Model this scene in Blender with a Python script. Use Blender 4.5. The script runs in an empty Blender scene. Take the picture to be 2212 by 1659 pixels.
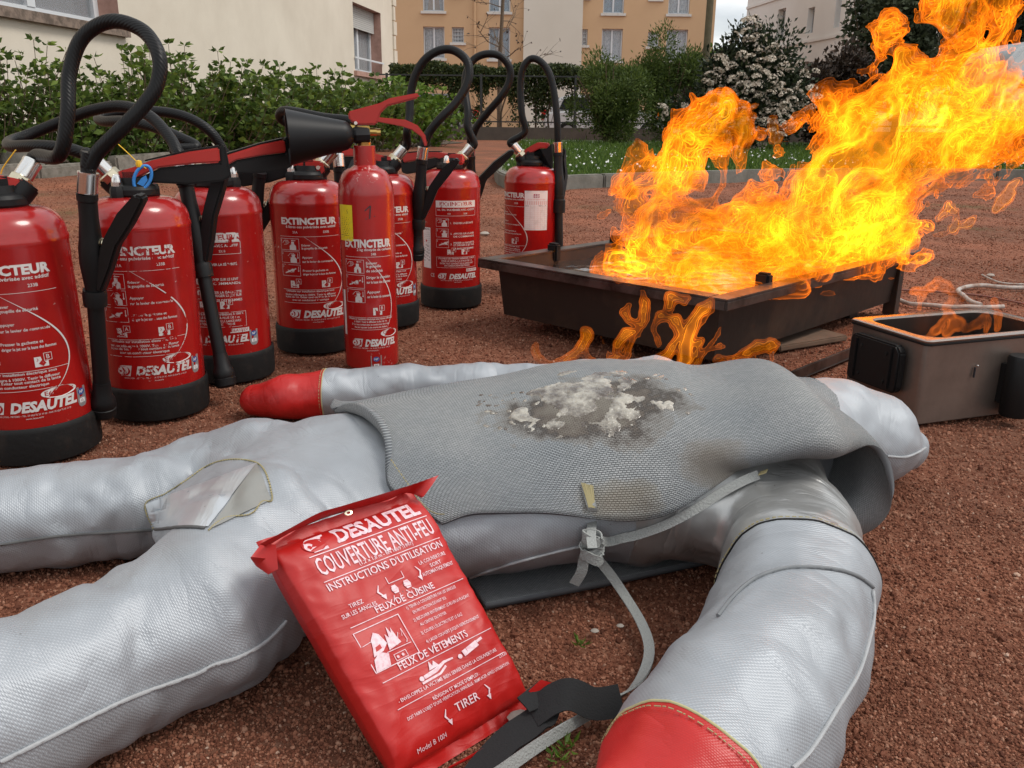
import bpy, bmesh, math, random, time
import numpy as np
from mathutils import Vector, Matrix, noise
from mathutils.bvhtree import BVHTree
T0 = time.time()
random.seed(7); RNG = np.random.default_rng(7)
SC = bpy.context.scene
COL = SC.collection
R_ = math.radians
PI = math.pi

# ------------------------------------------------------------ camera
IW, IH, FP = 2212.0, 1659.0, 1854.0          # reference frame units, focal length in them
CH, TH, ROLL = 0.485, R_(17.0), 0.012
fwd = Vector((0, math.cos(TH), -math.sin(TH)))
rt0 = Vector((1, 0, 0)); up0 = rt0.cross(fwd)
Rt = (rt0 + up0 * ROLL).normalized(); Up = (up0 - rt0 * ROLL).normalized()
CAM = Vector((0, 0, CH))
cam = bpy.data.cameras.new('camera'); cam_o = bpy.data.objects.new('camera', cam); COL.objects.link(cam_o)
m = Matrix((Rt, Up, -fwd)).transposed().to_4x4(); m.translation = CAM
cam_o.matrix_world = m
cam.sensor_width = 36; cam.lens = 36 * FP / IW; cam.clip_start = 0.02; cam.clip_end = 800
SC.camera = cam_o

def ray(x, y):
    return fwd + Rt * ((x - IW / 2) / FP) - Up * ((y - IH / 2) / FP)
def P(x, y, z=0.0):
    d = ray(x, y); return CAM + d * ((z - CH) / d.z)
def PY(x, y, Y):
    d = ray(x, y); return CAM + d * (Y / d.y)
def PPM(p):                                     # frame units per metre at a world point
    return FP / (Vector(p) - CAM).dot(fwd)

# ------------------------------------------------------------ light
w = bpy.data.worlds.new('World'); SC.world = w; w.use_nodes = True
nt = w.node_tree; nt.nodes.clear()
SUN_EL, SUN_AZ = 54, 98                          # azimuth measured from +Y towards +X
N = nt.nodes.new
sky = N('ShaderNodeTexSky'); sky.sky_type = 'NISHITA'; sky.sun_disc = False
sky.sun_elevation = R_(SUN_EL); sky.sun_rotation = R_(SUN_AZ)
sky.air_density = 1.3; sky.dust_density = 3.0; sky.ozone_density = 1.0
tc = N('ShaderNodeTexCoord'); mp = N('ShaderNodeMapping'); mp.inputs['Scale'].default_value = (1, 1, 3.0)
nz = N('ShaderNodeTexNoise'); nz.inputs['Scale'].default_value = 2.6; nz.inputs['Detail'].default_value = 8; nz.inputs['Roughness'].default_value = .6
cr = N('ShaderNodeValToRGB'); cr.color_ramp.elements[0].position = .30; cr.color_ramp.elements[1].position = .56
cr.color_ramp.elements[0].color = (.45, .45, .45, 1); cr.color_ramp.elements[1].color = (1, 1, 1, 1)
nz2 = N('ShaderNodeTexNoise'); nz2.inputs['Scale'].default_value = 5; nz2.inputs['Detail'].default_value = 5
cr2 = N('ShaderNodeValToRGB'); cr2.color_ramp.elements[0].color = (6.3, 6.7, 7.2, 1); cr2.color_ramp.elements[1].color = (9.8, 9.8, 9.6, 1)
cr2.color_ramp.elements[0].position = .35; cr2.color_ramp.elements[1].position = .62
mx = N('ShaderNodeMixRGB'); bg = N('ShaderNodeBackground'); bg.inputs[1].default_value = .105
out = N('ShaderNodeOutputWorld')
L = nt.links.new
L(tc.outputs['Generated'], mp.inputs['Vector']); L(mp.outputs[0], nz.inputs['Vector']); L(mp.outputs[0], nz2.inputs['Vector'])
L(nz.outputs['Fac'], cr.inputs[0]); L(nz2.outputs['Fac'], cr2.inputs[0])
L(cr.outputs[0], mx.inputs[0]); L(sky.outputs[0], mx.inputs[1]); L(cr2.outputs[0], mx.inputs[2])
L(mx.outputs[0], bg.inputs[0]); L(bg.outputs[0], out.inputs[0])
sl = bpy.data.lights.new('sun', 'SUN'); sl.energy = 1.5; sl.angle = R_(20); sl.color = (1, .95, .88)
so = bpy.data.objects.new('sun', sl); COL.objects.link(so)
sd = Vector((math.sin(R_(SUN_AZ)) * math.cos(R_(SUN_EL)), math.cos(R_(SUN_AZ)) * math.cos(R_(SUN_EL)), math.sin(R_(SUN_EL))))
so.rotation_euler = sd.to_track_quat('Z', 'Y').to_euler(); so.location = (0, 0, 30)
SC.view_settings.view_transform = 'Standard'; SC.view_settings.look = 'None'
SC.view_settings.exposure = 0.31; SC.view_settings.gamma = 1
SC.cycles.transparent_max_bounces = 96; SC.cycles.max_bounces = 6
SC.cycles.diffuse_bounces = 3; SC.cycles.glossy_bounces = 3; SC.cycles.use_denoising = True
SC.cycles.caustics_reflective = False; SC.cycles.caustics_refractive = False

# ------------------------------------------------------------ materials
def mat(name, col=(.5, .5, .5), rough=.6, metal=0, spec=.5, coat=0, bump=None, vary=None, trans=0, emis=None, attr=None, alpha=None):
    """bump=(scale,strength,distance[,detail]); vary=(scale,colour2,lo,hi[,detail]) object-space noise mix"""
    M = bpy.data.materials.new(name); M.use_nodes = True
    n = M.node_tree.nodes; l = M.node_tree.links.new; b = n['Principled BSDF']
    b.inputs['Base Color'].default_value = (*col, 1); b.inputs['Roughness'].default_value = rough
    b.inputs['Metallic'].default_value = metal; b.inputs['Specular IOR Level'].default_value = spec
    b.inputs['Coat Weight'].default_value = coat; b.inputs['Coat Roughness'].default_value = .08
    b.inputs['Transmission Weight'].default_value = trans
    t = n.new('ShaderNodeTexCoord')
    if attr:                                     # per-leaf random value between two colours
        a = n.new('ShaderNodeAttribute'); a.attribute_name = attr[0]; a.attribute_type = attr[2] if len(attr) > 2 else 'GEOMETRY'
        r = n.new('ShaderNodeValToRGB'); r.color_ramp.elements[0].color = (*col, 1); r.color_ramp.elements[1].color = (*attr[1], 1)
        l(a.outputs['Fac'], r.inputs[0]); l(r.outputs[0], b.inputs['Base Color'])
        if len(attr) > 3:
            for pos, c in attr[3]:
                e = r.color_ramp.elements.new(pos); e.color = (*c, 1)
    if vary:
        x = n.new('ShaderNodeTexNoise'); x.inputs['Scale'].default_value = vary[0]; x.inputs['Detail'].default_value = vary[4] if len(vary) > 4 else 6
        x.inputs['Roughness'].default_value = .62
        r = n.new('ShaderNodeValToRGB'); r.color_ramp.elements[0].position = vary[2]; r.color_ramp.elements[1].position = vary[3]
        q = n.new('ShaderNodeMixRGB'); q.inputs[1].default_value = (*col, 1); q.inputs[2].default_value = (*vary[1], 1)
        l(t.outputs['Object'], x.inputs['Vector']); l(x.outputs['Fac'], r.inputs[0]); l(r.outputs[0], q.inputs[0]); l(q.outputs[0], b.inputs['Base Color'])
    if bump:
        x = n.new('ShaderNodeTexNoise'); x.inputs['Scale'].default_value = bump[0]; x.inputs['Detail'].default_value = bump[3] if len(bump) > 3 else 4
        u = n.new('ShaderNodeBump'); u.inputs['Strength'].default_value = bump[1]; u.inputs['Distance'].default_value = bump[2]
        l(t.outputs['Object'], x.inputs['Vector']); l(x.outputs['Fac'], u.inputs['Height']); l(u.outputs[0], b.inputs['Normal'])
    if emis:
        b.inputs['Emission Color'].default_value = (*emis[0], 1); b.inputs['Emission Strength'].default_value = emis[1]
    return M
def node(M, kind, **kw):
    x = M.node_tree.nodes.new(kind)
    for k, v in kw.items():
        if k in x.inputs: x.inputs[k].default_value = v
        else: setattr(x, k, v)
    return x
def link(M, a, b): M.node_tree.links.new(a, b)
def bsdf(M): return M.node_tree.nodes['Principled BSDF']

M_RED = mat('red_enamel', (.36, .009, .008), .26, spec=.5, coat=.5, vary=(14, (.26, .008, .008), .48, .8))
def scuffs(M, amount=.655, col=(.55, .38, .34)):
    t = node(M, 'ShaderNodeTexCoord'); x = node(M, 'ShaderNodeTexNoise', Scale=120.0, Detail=8.0, Roughness=.75)
    y = node(M, 'ShaderNodeTexNoise', Scale=9.0, Detail=4.0); mm = node(M, 'ShaderNodeMath', operation='MULTIPLY')
    r = node(M, 'ShaderNodeValToRGB'); r.color_ramp.elements[0].position = amount * .55; r.color_ramp.elements[1].position = amount * .62
    q = node(M, 'ShaderNodeMixRGB'); src = bsdf(M).inputs['Base Color'].links[0].from_socket
    link(M, t.outputs['Object'], x.inputs['Vector']); link(M, t.outputs['Object'], y.inputs['Vector'])
    link(M, x.outputs['Fac'], mm.inputs[0]); link(M, y.outputs['Fac'], mm.inputs[1]); link(M, mm.outputs[0], r.inputs[0])
    link(M, r.outputs[0], q.inputs[0]); link(M, src, q.inputs[1]); q.inputs[2].default_value = (*col, 1)
    link(M, q.outputs[0], bsdf(M).inputs['Base Color'])
scuffs(M_RED)
M_RED2 = mat('red_lever', (.42, .022, .016), .42, vary=(30, (.36, .02, .015), .5, .8))
M_BLK = mat('black_plastic', (.006, .006, .0065), .5, spec=.3, bump=(300, .15, .001))
M_RUB = mat('black_rubber', (.008, .0075, .0075), .7, spec=.3, vary=(25, (.030, .022, .018), .55, .85), bump=(120, .3, .002))
M_CHR = mat('chrome', (.75, .74, .72), .22, metal=1, bump=(80, .05, .001))
M_BRS = mat('brass', (.55, .38, .12), .3, metal=1)
M_NICK = mat('nickel_brass', (.62, .56, .42), .3, metal=1)
def mat_print(name, col, wear):
    M = mat(name, col, .5); t = node(M, 'ShaderNodeTexCoord')
    x = node(M, 'ShaderNodeTexNoise', Scale=70.0, Detail=6.0, Roughness=.7)
    oi = node(M, 'ShaderNodeObjectInfo'); va = node(M, 'ShaderNodeVectorMath', operation='ADD')
    link(M, t.outputs['Object'], va.inputs[0]); link(M, oi.outputs['Random'], va.inputs[1]); link(M, va.outputs[0], x.inputs['Vector'])
    r = node(M, 'ShaderNodeValToRGB'); r.color_ramp.elements[0].position = wear; r.color_ramp.elements[1].position = wear + .03
    link(M, x.outputs['Fac'], r.inputs[0]); link(M, r.outputs[0], bsdf(M).inputs['Alpha'])
    return M
M_WHT = mat_print('white_print', (.62, .58, .56), .34)
M_WHTW = mat_print('worn_white_print', (.58, .53, .51), .42)
M_WHTC = mat('white_sticker', (.72, .70, .70), .5, vary=(60, (.5, .48, .48), .5, .8))
M_INK = mat('ink', (.02, .02, .025), .6)
M_REDP = mat('red_print', (.45, .02, .02), .5)
M_YEL = mat('yellow_sticker', (.72, .60, .02), .45, vary=(80, (.6, .5, .05), .5, .8))
M_BLU = mat('blue_print', (.02, .07, .25), .45)
M_SILV = mat('silver_plate', (.42, .43, .44), .35, metal=.6)
M_BLUP = mat('blue_plastic', (.03, .22, .60), .4)
M_YELP = mat('yellow_plastic', (.85, .50, .02), .4)
def hose_mat():
    M = mat('braided_rubber_hose', (.005, .005, .0055), .40, spec=.25)
    uv = node(M, 'ShaderNodeUVMap', uv_map='UVMap'); a = node(M, 'ShaderNodeTexWave', wave_type='BANDS', bands_direction='DIAGONAL', Scale=110.0, Distortion=1.5)
    a.inputs['Detail'].default_value = 1; bp = node(M, 'ShaderNodeBump', Strength=.35, Distance=.0008)
    link(M, uv.outputs[0], a.inputs['Vector']); link(M, a.outputs['Fac'], bp.inputs['Height']); link(M, bp.outputs[0], bsdf(M).inputs['Normal']); return M
M_HOSE = hose_mat()

# ------------------------------------------------------------ mesh helpers
class MB:
    def __init__(s): s.v = []; s.f = []; s.uv = []; s.mi = []; s.cur = 0
    def add(s, vs, fs, uvs=None):
        o = len(s.v); s.v += [tuple(v) for v in vs]
        for k, f in enumerate(fs):
            s.f.append(tuple(i + o for i in f)); s.mi.append(s.cur)
            s.uv.append([uvs[i] for i in f] if uvs else [(0, 0)] * len(f))
        return s
    def box(s, a, b, M=None):
        (x0, y0, z0), (x1, y1, z1) = a, b
        vs = [Vector(p) for p in ((x0,y0,z0),(x1,y0,z0),(x1,y1,z0),(x0,y1,z0),(x0,y0,z1),(x1,y0,z1),(x1,y1,z1),(x0,y1,z1))]
        if M is not None: vs = [M @ v for v in vs]
        return s.add(vs, [(0,3,2,1),(4,5,6,7),(0,1,5,4),(1,2,6,5),(2,3,7,6),(3,0,4,7)])
    def bar(s, p, q, w, h, up=(0, 0, 1)):
        p = Vector(p); q = Vector(q); d = (q - p); n = d.normalized(); sd_ = n.cross(Vector(up))
        if sd_.length < 1e-4: sd_ = n.cross(Vector((1, 0, 0)))
        sd_.normalize(); u = sd_.cross(n).normalized()
        vs = [b + sd_ * (w / 2 * i) + u * (h / 2 * j) for b in (p, q) for i, j in ((-1,-1),(1,-1),(1,1),(-1,1))]
        return s.add(vs, [(0,1,2,3),(7,6,5,4),(0,4,5,1),(1,5,6,2),(2,6,7,3),(3,7,4,0)])
    def lathe(s, prof, n=32, M=None, cap=True):
        vs = []; fs = []; uvs = []
        for k, (r, z) in enumerate(prof):
            for i in range(n):
                a = 2 * PI * i / n; v = Vector((r * math.cos(a), r * math.sin(a), z)); vs.append(M @ v if M is not None else v); uvs.append((a * .08, z))
        for k in range(len(prof) - 1):
            for i in range(n):
                j = (i + 1) % n; fs.append((k*n+i, k*n+j, (k+1)*n+j, (k+1)*n+i))
        if cap: fs.append(tuple(range(n))[::-1]); fs.append(tuple((len(prof)-1)*n + i for i in range(n)))
        return s.add(vs, fs, uvs)
    def tube(s, pts, r, n=12, cap=True, flat=1.0):
        pts = [Vector(p) for p in pts]; rs = r if hasattr(r, '__len__') else [r] * len(pts)
        vs = []; fs = []; uvs = []; t = (pts[1] - pts[0]).normalized(); nrm = t.orthogonal().normalized(); L_ = 0
        for k, p in enumerate(pts):
            t2 = (pts[min(k+1, len(pts)-1)] - pts[max(k-1, 0)]).normalized()
            nrm = (nrm - t2 * nrm.dot(t2)).normalized(); b = t2.cross(nrm)
            if k: L_ += (p - pts[k-1]).length
            for i in range(n):
                a = 2 * PI * i / n; vs.append(p + (nrm * math.cos(a) + b * math.sin(a) * flat) * rs[k]); uvs.append((i / n * .06, L_))
        for k in range(len(pts) - 1):
            for i in range(n):
                j = (i + 1) % n; fs.append((k*n+i, k*n+j, (k+1)*n+j, (k+1)*n+i))
        if cap: fs.append(tuple(range(n))[::-1]); fs.append(tuple((len(pts)-1)*n + i for i in range(n)))
        return s.add(vs, fs, uvs)
    def prism(s, poly, t, M=None, t0=None):     # poly in x,z ; thickness along y
        t0 = -t / 2 if t0 is None else t0; n = len(poly)
        vs = [Vector((x, t0, z)) for x, z in poly] + [Vector((x, t0 + t, z)) for x, z in poly]
        if M is not None: vs = [M @ v for v in vs]
        return s.add(vs, [tuple(range(n)), tuple(range(n, 2*n))[::-1]] + [(i, i + n, (i+1) % n + n, (i+1) % n) for i in range(n)])
    def grid(s, G, uvf=None, wrap=False):       # G: rows of points
        nr, nc = len(G), len(G[0]); vs = [p for row in G for p in row]
        uvs = [(uvf(i, j) if uvf else (j / (nc-1), i / (nr-1))) for i in range(nr) for j in range(nc)]
        fs = [(i*nc+j, i*nc+j+1, (i+1)*nc+j+1, (i+1)*nc+j) for i in range(nr-1) for j in range(nc-1)]
        return s.add(vs, fs, uvs)
    def mesh(s, name, mats, smooth=35, bevel=0, seg=2):
        me = bpy.data.meshes.new(name); me.from_pydata(s.v, [], s.f)
        uvl = me.uv_layers.new(name='UVMap'); flat = [c for f in s.uv for q in f for c in q]; uvl.data.foreach_set('uv', flat)
        for m_ in (mats if isinstance(mats, (list, tuple)) else [mats]): me.materials.append(m_)
        me.polygons.foreach_set('material_index', s.mi)
        bm = bmesh.new(); bm.from_mesh(me)
        if bevel:
            bmesh.ops.remove_doubles(bm, verts=bm.verts, dist=1e-6)
            es = [e for e in bm.edges if e.is_manifold and e.calc_face_angle(0) > .5]
            bmesh.ops.bevel(bm, geom=es, offset=bevel, segments=seg, affect='EDGES', clamp_overlap=True)
        bmesh.ops.recalc_face_normals(bm, faces=bm.faces); bm.to_mesh(me); bm.free()
        if smooth: me.shade_smooth(); me.set_sharp_from_angle(angle=R_(smooth))
        me.update(); return me
    def obj(s, name, mats, parent=None, **k):
        return link_obj(name, s.mesh(name, mats, **k), parent)
def link_obj(name, me, parent=None):
    o = bpy.data.objects.new(name, me); COL.objects.link(o)
    if parent is not None: o.parent = parent
    return o
def thing(name, label, cat, loc=(0, 0, 0), rz=0, group=None):
    o = bpy.data.objects.new(name, None); COL.objects.link(o); o.empty_display_size = .1
    o.location = loc; o.rotation_euler = (0, 0, rz); return tag(o, label, cat, group)
def tag(o, label=None, cat=None, group=None, kind=None):
    if label: o['label'] = label
    if cat: o['category'] = cat
    if group: o['group'] = group
    if kind: o['kind'] = kind
    return o
def crom(pts, n=8, closed=False):               # catmull-rom through points
    pts = [Vector(p) for p in pts]; o = []
    for i in range(len(pts) - 1):
        p0 = pts[max(i-1, 0)]; p1 = pts[i]; p2 = pts[i+1]; p3 = pts[min(i+2, len(pts)-1)]
        for k in range(n):
            t = k / n; o.append(.5 * ((2*p1) + (p2-p0)*t + (2*p0-5*p1+4*p2-p3)*t*t + (3*p1-p0-3*p2+p3)*t**3))
    o.append(pts[-1]); return o
def pyl(pts, n=8): return crom([PY(*p) for p in pts], n)
def bvh_of(o):
    me = o.data; mw = o.matrix_world
    return BVHTree.FromPolygons([mw @ v.co for v in me.vertices], [p.vertices for p in me.polygons])
def onto(bvhs, x, y, off=.0015, fallz=0.0):     # first surface met by the line of sight through a frame point
    d = ray(x, y).normalized(); best = None
    for b in bvhs:
        h = b.ray_cast(CAM, d)
        if h[0] is not None and (best is None or h[3] < best[2]): best = (h[0], h[1], h[3])
    if best is None: p = P(x, y, fallz); return p, Vector((0, 0, 1))
    nn = best[1] if best[1].dot(d) < 0 else -best[1]
    return best[0] + nn * off, nn
def ribbon(mb, pts, wd, th=.0012, n=6, side=None, tilt=0):
    """strap along pts; side: list of width directions or None (flat on the ground)"""
    pp = crom(pts, n); A, B, C_, D_ = [], [], [], []; Ln = 0
    for k, p in enumerate(pp):
        t = (pp[min(k+1, len(pp)-1)] - pp[max(k-1, 0)]).normalized()
        if side is None: sv = t.cross(Vector((0, 0, 1)))
        else:
            f = k / (len(pp) - 1) * (len(side) - 1); i = min(int(f), len(side) - 2); sv = Vector(side[i]).lerp(Vector(side[i+1]), f - i); sv -= t * sv.dot(t)
        sv.normalize(); nv = sv.cross(t)
        A.append(p - sv * wd/2 + nv*th/2); B.append(p + sv * wd/2 + nv*th/2); C_.append(p + sv * wd/2 - nv*th/2); D_.append(p - sv * wd/2 - nv*th/2)
    G = [[a, a.lerp(b, .5) , b, c, c.lerp(d, .5), d, a] for a, b, c, d in zip(A, B, C_, D_)]
    u = [0, .5, 1, 1, .5, 0, 0]; st = (pp[-1] - pp[0]).length / len(pp)
    mb.grid(G, lambda i, j: (u[j] * wd, i * st)); return mb

# ---- text: 2-D outlines from the built-in font
_tc = {}
def text2d(s_, bold=0, shear=0, space=1.0):
    key = (s_, bold, shear, space)
    if key not in _tc:
        c = bpy.data.curves.new('tmp', 'FONT'); c.body = s_; c.resolution_u = 2; c.offset = bold; c.shear = shear; c.space_character = space
        o = bpy.data.objects.new('tmp', c); COL.objects.link(o); bpy.context.view_layer.update()
        me = bpy.data.meshes.new_from_object(o.evaluated_get(bpy.context.evaluated_depsgraph_get()))
        v = np.array([q.co[:2] for q in me.vertices]).reshape(-1, 2); f = [tuple(p.vertices) for p in me.polygons]
        bpy.data.objects.remove(o); bpy.data.curves.remove(c); bpy.data.meshes.remove(me)
        if len(v): v = v - v.min(axis=0)
        _tc[key] = (v, f)
    return _tc[key]
class Print:
    """flat print collected in 2-D (x right, y up, metres), wrapped later on a surface"""
    def __init__(s): s.items = []
    def text(s, body, x, y, h, w=None, al='l', bold=0, shear=0, mat_=0, ref='H', space=1.0):
        v, f = text2d(body, bold, shear, space)
        if not len(v): return s
        k = h / .69                                  # cap height of the built-in font at size 1
        kx = w / v[:, 0].max() if w else k
        vv = v * [kx, k]; W = vv[:, 0].max()
        vv = vv + [x - (0 if al == 'l' else W / 2 if al == 'c' else W), y]
        s.items.append((vv.tolist(), f, mat_)); return s
    def rect(s, x0, y0, x1, y1, mat_=0, step=.006):
        n = max(1, int(abs(x1 - x0) / step)); v = []; f = []
        for i in range(n + 1):
            x = x0 + (x1 - x0) * i / n; v += [(x, y0), (x, y1)]
            if i: f.append((2*i-2, 2*i, 2*i+1, 2*i-1))
        s.items.append((v, f, mat_)); return s
    def frame(s, x0, y0, x1, y1, t, mat_=0):
        s.rect(x0, y0, x1, y0+t, mat_); s.rect(x0, y1-t, x1, y1, mat_); s.rect(x0, y0+t, x0+t, y1-t, mat_); return s.rect(x1-t, y0+t, x1, y1-t, mat_)
    def poly(s, pts, mat_=0):
        s.items.append(([tuple(p) for p in pts], [tuple(range(len(pts)))], mat_)); return s
    def ell(s, cx, cy, rx, ry, mat_=0, n=24): return s.poly([(cx + rx*math.cos(2*PI*i/n), cy + ry*math.sin(2*PI*i/n)) for i in range(n)], mat_)
    def stroke(s, pts, w, mat_=0):                   # w single or per point
        v = []; f = []; ws = w if hasattr(w, '__len__') else [w] * len(pts)
        for k, p in enumerate(pts):
            a = pts[max(k-1, 0)]; b = pts[min(k+1, len(pts)-1)]; dx, dy = b[0]-a[0], b[1]-a[1]; l_ = math.hypot(dx, dy) or 1
            nx, ny = -dy/l_*ws[k]/2, dx/l_*ws[k]/2; v += [(p[0]+nx, p[1]+ny), (p[0]-nx, p[1]-ny)]
            if k: f.append((2*k-2, 2*k-1, 2*k+1, 2*k))
        s.items.append((v, f, mat_)); return s
    def build(s, name, mats, fn, parent=None, lift=.00005):
        mb = MB()
        for k, (v, f, mi) in enumerate(s.items):
            mb.cur = mi; mb.add([fn(x, y, k * lift * .12 + .0003) for x, y in v], f)
        me = bpy.data.meshes.new(name); me.from_pydata(mb.v, [], mb.f)
        for q in mats: me.materials.append(q)
        me.polygons.foreach_set('material_index', mb.mi); me.update()
        return link_obj(name, me, parent) if name else me

# ---- noise fields and iso-surfaces
def fft_noise(shape, vox, L0, Lmin, p=2.3, seed=0, direction=(0, 0, 1), stretch=1.0):
    rng = np.random.default_rng(seed); wn = rng.standard_normal(shape).astype(np.float32)
    F = np.fft.rfftn(wn); ks = [np.fft.fftfreq(n, vox) for n in shape[:2]] + [np.fft.rfftfreq(shape[2], vox)]
    kx, ky, kz = np.meshgrid(*ks, indexing='ij'); d = np.array(direction) / np.linalg.norm(direction)
    kp = kx*d[0] + ky*d[1] + kz*d[2]; k2 = kx*kx + ky*ky + kz*kz + (stretch**2 - 1) * kp*kp
    amp = (k2 + (1/L0)**2) ** (-p/2) * np.exp(-k2 * (Lmin/2)**2); amp[0, 0, 0] = 0
    n = np.fft.irfftn(F * amp, s=shape).astype(np.float32); return n / n.std()
def sample(A, x, y, z):
    s = A.shape; x = np.clip(x, 0, s[0]-1.001); y = np.clip(y, 0, s[1]-1.001); z = np.clip(z, 0, s[2]-1.001)
    i, j, k = x.astype(int), y.astype(int), z.astype(int); x = x-i; y = y-j; z = z-k
    def g(a, b, c): return A[i+a, j+b, k+c]
    return ((g(0,0,0)*(1-z)+g(0,0,1)*z)*(1-y)+(g(0,1,0)*(1-z)+g(0,1,1)*z)*y)*(1-x)+((g(1,0,0)*(1-z)+g(1,0,1)*z)*(1-y)+(g(1,1,0)*(1-z)+g(1,1,1)*z)*y)*x
import openvdb
def iso(A, level, origin, vox):
    g = openvdb.FloatGrid(float(A.max())); g.copyFromArray(np.ascontiguousarray(A, dtype=np.float64) if False else A.astype(np.float32))
    r = g.convertToQuads(level); pts, quads = r[0], r[1]
    return np.asarray(pts, dtype=np.float64) * vox + np.array(origin), np.asarray(quads).astype(np.int64)
def np_mesh(name, co, faces, nv=4):
    me = bpy.data.meshes.new(name); co = np.asarray(co, dtype=np.float32); faces = np.asarray(faces, dtype=np.int32)
    me.vertices.add(len(co)); me.vertices.foreach_set('co', co.ravel())
    me.loops.add(faces.size); me.loops.foreach_set('vertex_index', faces.ravel())
    me.polygons.add(len(faces)); me.polygons.foreach_set('loop_start', np.arange(0, faces.size, nv, dtype=np.int32))
    me.update(calc_edges=True); return me
def cap_dist(X, Y, Z, a, b, ra, rb, sy=1.0, sz=1.0):
    """distance to a tapered capsule; sy / sz squash one axis; returns (distance, t along)"""
    a = np.array(a, dtype=np.float32); b = np.array(b, dtype=np.float32); S = np.array((1, sy, sz), dtype=np.float32)
    d = (b - a) * S; l2 = float(d @ d) or 1e-9
    px, py, pz = (X - a[0]), (Y - a[1]) * sy, (Z - a[2]) * sz
    t = np.clip((px*d[0] + py*d[1] + pz*d[2]) / l2, 0, 1)
    q = np.sqrt((px - t*d[0])**2 + (py - t*d[1])**2 + (pz - t*d[2])**2) - (ra + (rb - ra) * t)
    return q, t
def smin(a, b, k): h = np.clip(.5 + .5*(b-a)/k, 0, 1); return b*(1-h) + a*h - k*h*(1-h)

# ============================================================ SETTING
# ---- ground sheet
def spaced(lo, hi, n, c, k): u = np.linspace(-1, 1, n); s_ = np.sinh(u * k) / math.sinh(k); return np.where(s_ < 0, c + s_ * (c - lo), c + s_ * (hi - c))
gx = spaced(-260, 260, 240, .1, 6.6); gy = spaced(-60, 420, 260, 1.0, 6.6)
GX, GY = np.meshgrid(gx, gy, indexing='ij')
def gz(x, y): return (np.sin(x*7.3+1)*np.cos(y*6.1)+np.sin(x*17+y*11)*.5+np.sin(y*23-x*19+2)*.35) * .0022 - .005
GZ = gz(GX, GY) * (np.hypot(GX, GY) < 12)
co = np.stack([GX, GY, GZ], -1).reshape(-1, 3); nx, ny = len(gx), len(gy)
ii, jj = np.meshgrid(np.arange(nx-1), np.arange(ny-1), indexing='ij'); b_ = (ii*ny + jj).ravel()
me = np_mesh('ground', co, np.stack([b_, b_+ny, b_+ny+1, b_+1], -1)); me.shade_smooth()
M_GR = mat('red_gravel_ground', (.17, .068, .042), .95, spec=.15)
t = node(M_GR, 'ShaderNodeTexCoord'); v1 = node(M_GR, 'ShaderNodeTexVoronoi', Scale=160.0); v2 = node(M_GR, 'ShaderNodeTexNoise', Scale=1.3, Detail=6.0, Roughness=.65)
v3 = node(M_GR, 'ShaderNodeTexNoise', Scale=55.0, Detail=8.0, Roughness=.8)
r1 = node(M_GR, 'ShaderNodeValToRGB'); e = r1.color_ramp.elements; e[0].color = (.11, .036, .021, 1); e[1].color = (.40, .215, .145, 1); e[0].position = .28; e[1].position = .72
x1 = e.new(.5); x1.color = (.225, .090, .054, 1)
r2 = node(M_GR, 'ShaderNodeValToRGB'); r2.color_ramp.elements[0].position = .42; r2.color_ramp.elements[1].position = .66; r2.color_ramp.elements[0].color = (.76, .79, .80, 1); r2.color_ramp.elements[1].color = (1.25, 1.13, 1.06, 1)
q = node(M_GR, 'ShaderNodeMixRGB', blend_type='MULTIPLY'); q.inputs[0].default_value = 1
# mossy zone in front of the lawn
v4 = node(M_GR, 'ShaderNodeTexNoise', Scale=.55, Detail=7.0, Roughness=.7); r4 = node(M_GR, 'ShaderNodeValToRGB'); r4.color_ramp.elements[0].position = .56; r4.color_ramp.elements[1].position = .70
q2 = node(M_GR, 'ShaderNodeMixRGB'); q2.inputs[2].default_value = (.085, .075, .03, 1)
bp = node(M_GR, 'ShaderNodeBump', Strength=.9, Distance=.006)
for a in (v1, v2, v3, v4): link(M_GR, t.outputs['Object'], a.inputs['Vector'])
link(M_GR, v3.outputs['Fac'], r1.inputs[0]); link(M_GR, v2.outputs['Fac'], r2.inputs[0]); link(M_GR, r1.outputs[0], q.inputs[1]); link(M_GR, r2.outputs[0], q.inputs[2])
link(M_GR, v4.outputs['Fac'], r4.inputs[0]); link(M_GR, r4.outputs[0], q2.inputs[0]); link(M_GR, q.outputs[0], q2.inputs[1]); link(M_GR, q2.outputs[0], bsdf(M_GR).inputs['Base Color'])
link(M_GR, v3.outputs['Fac'], bp.inputs['Height']); link(M_GR, bp.outputs[0], bsdf(M_GR).inputs['Normal'])
me.materials.append(M_GR); tag(link_obj('ground', me), kind='structure')

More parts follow.
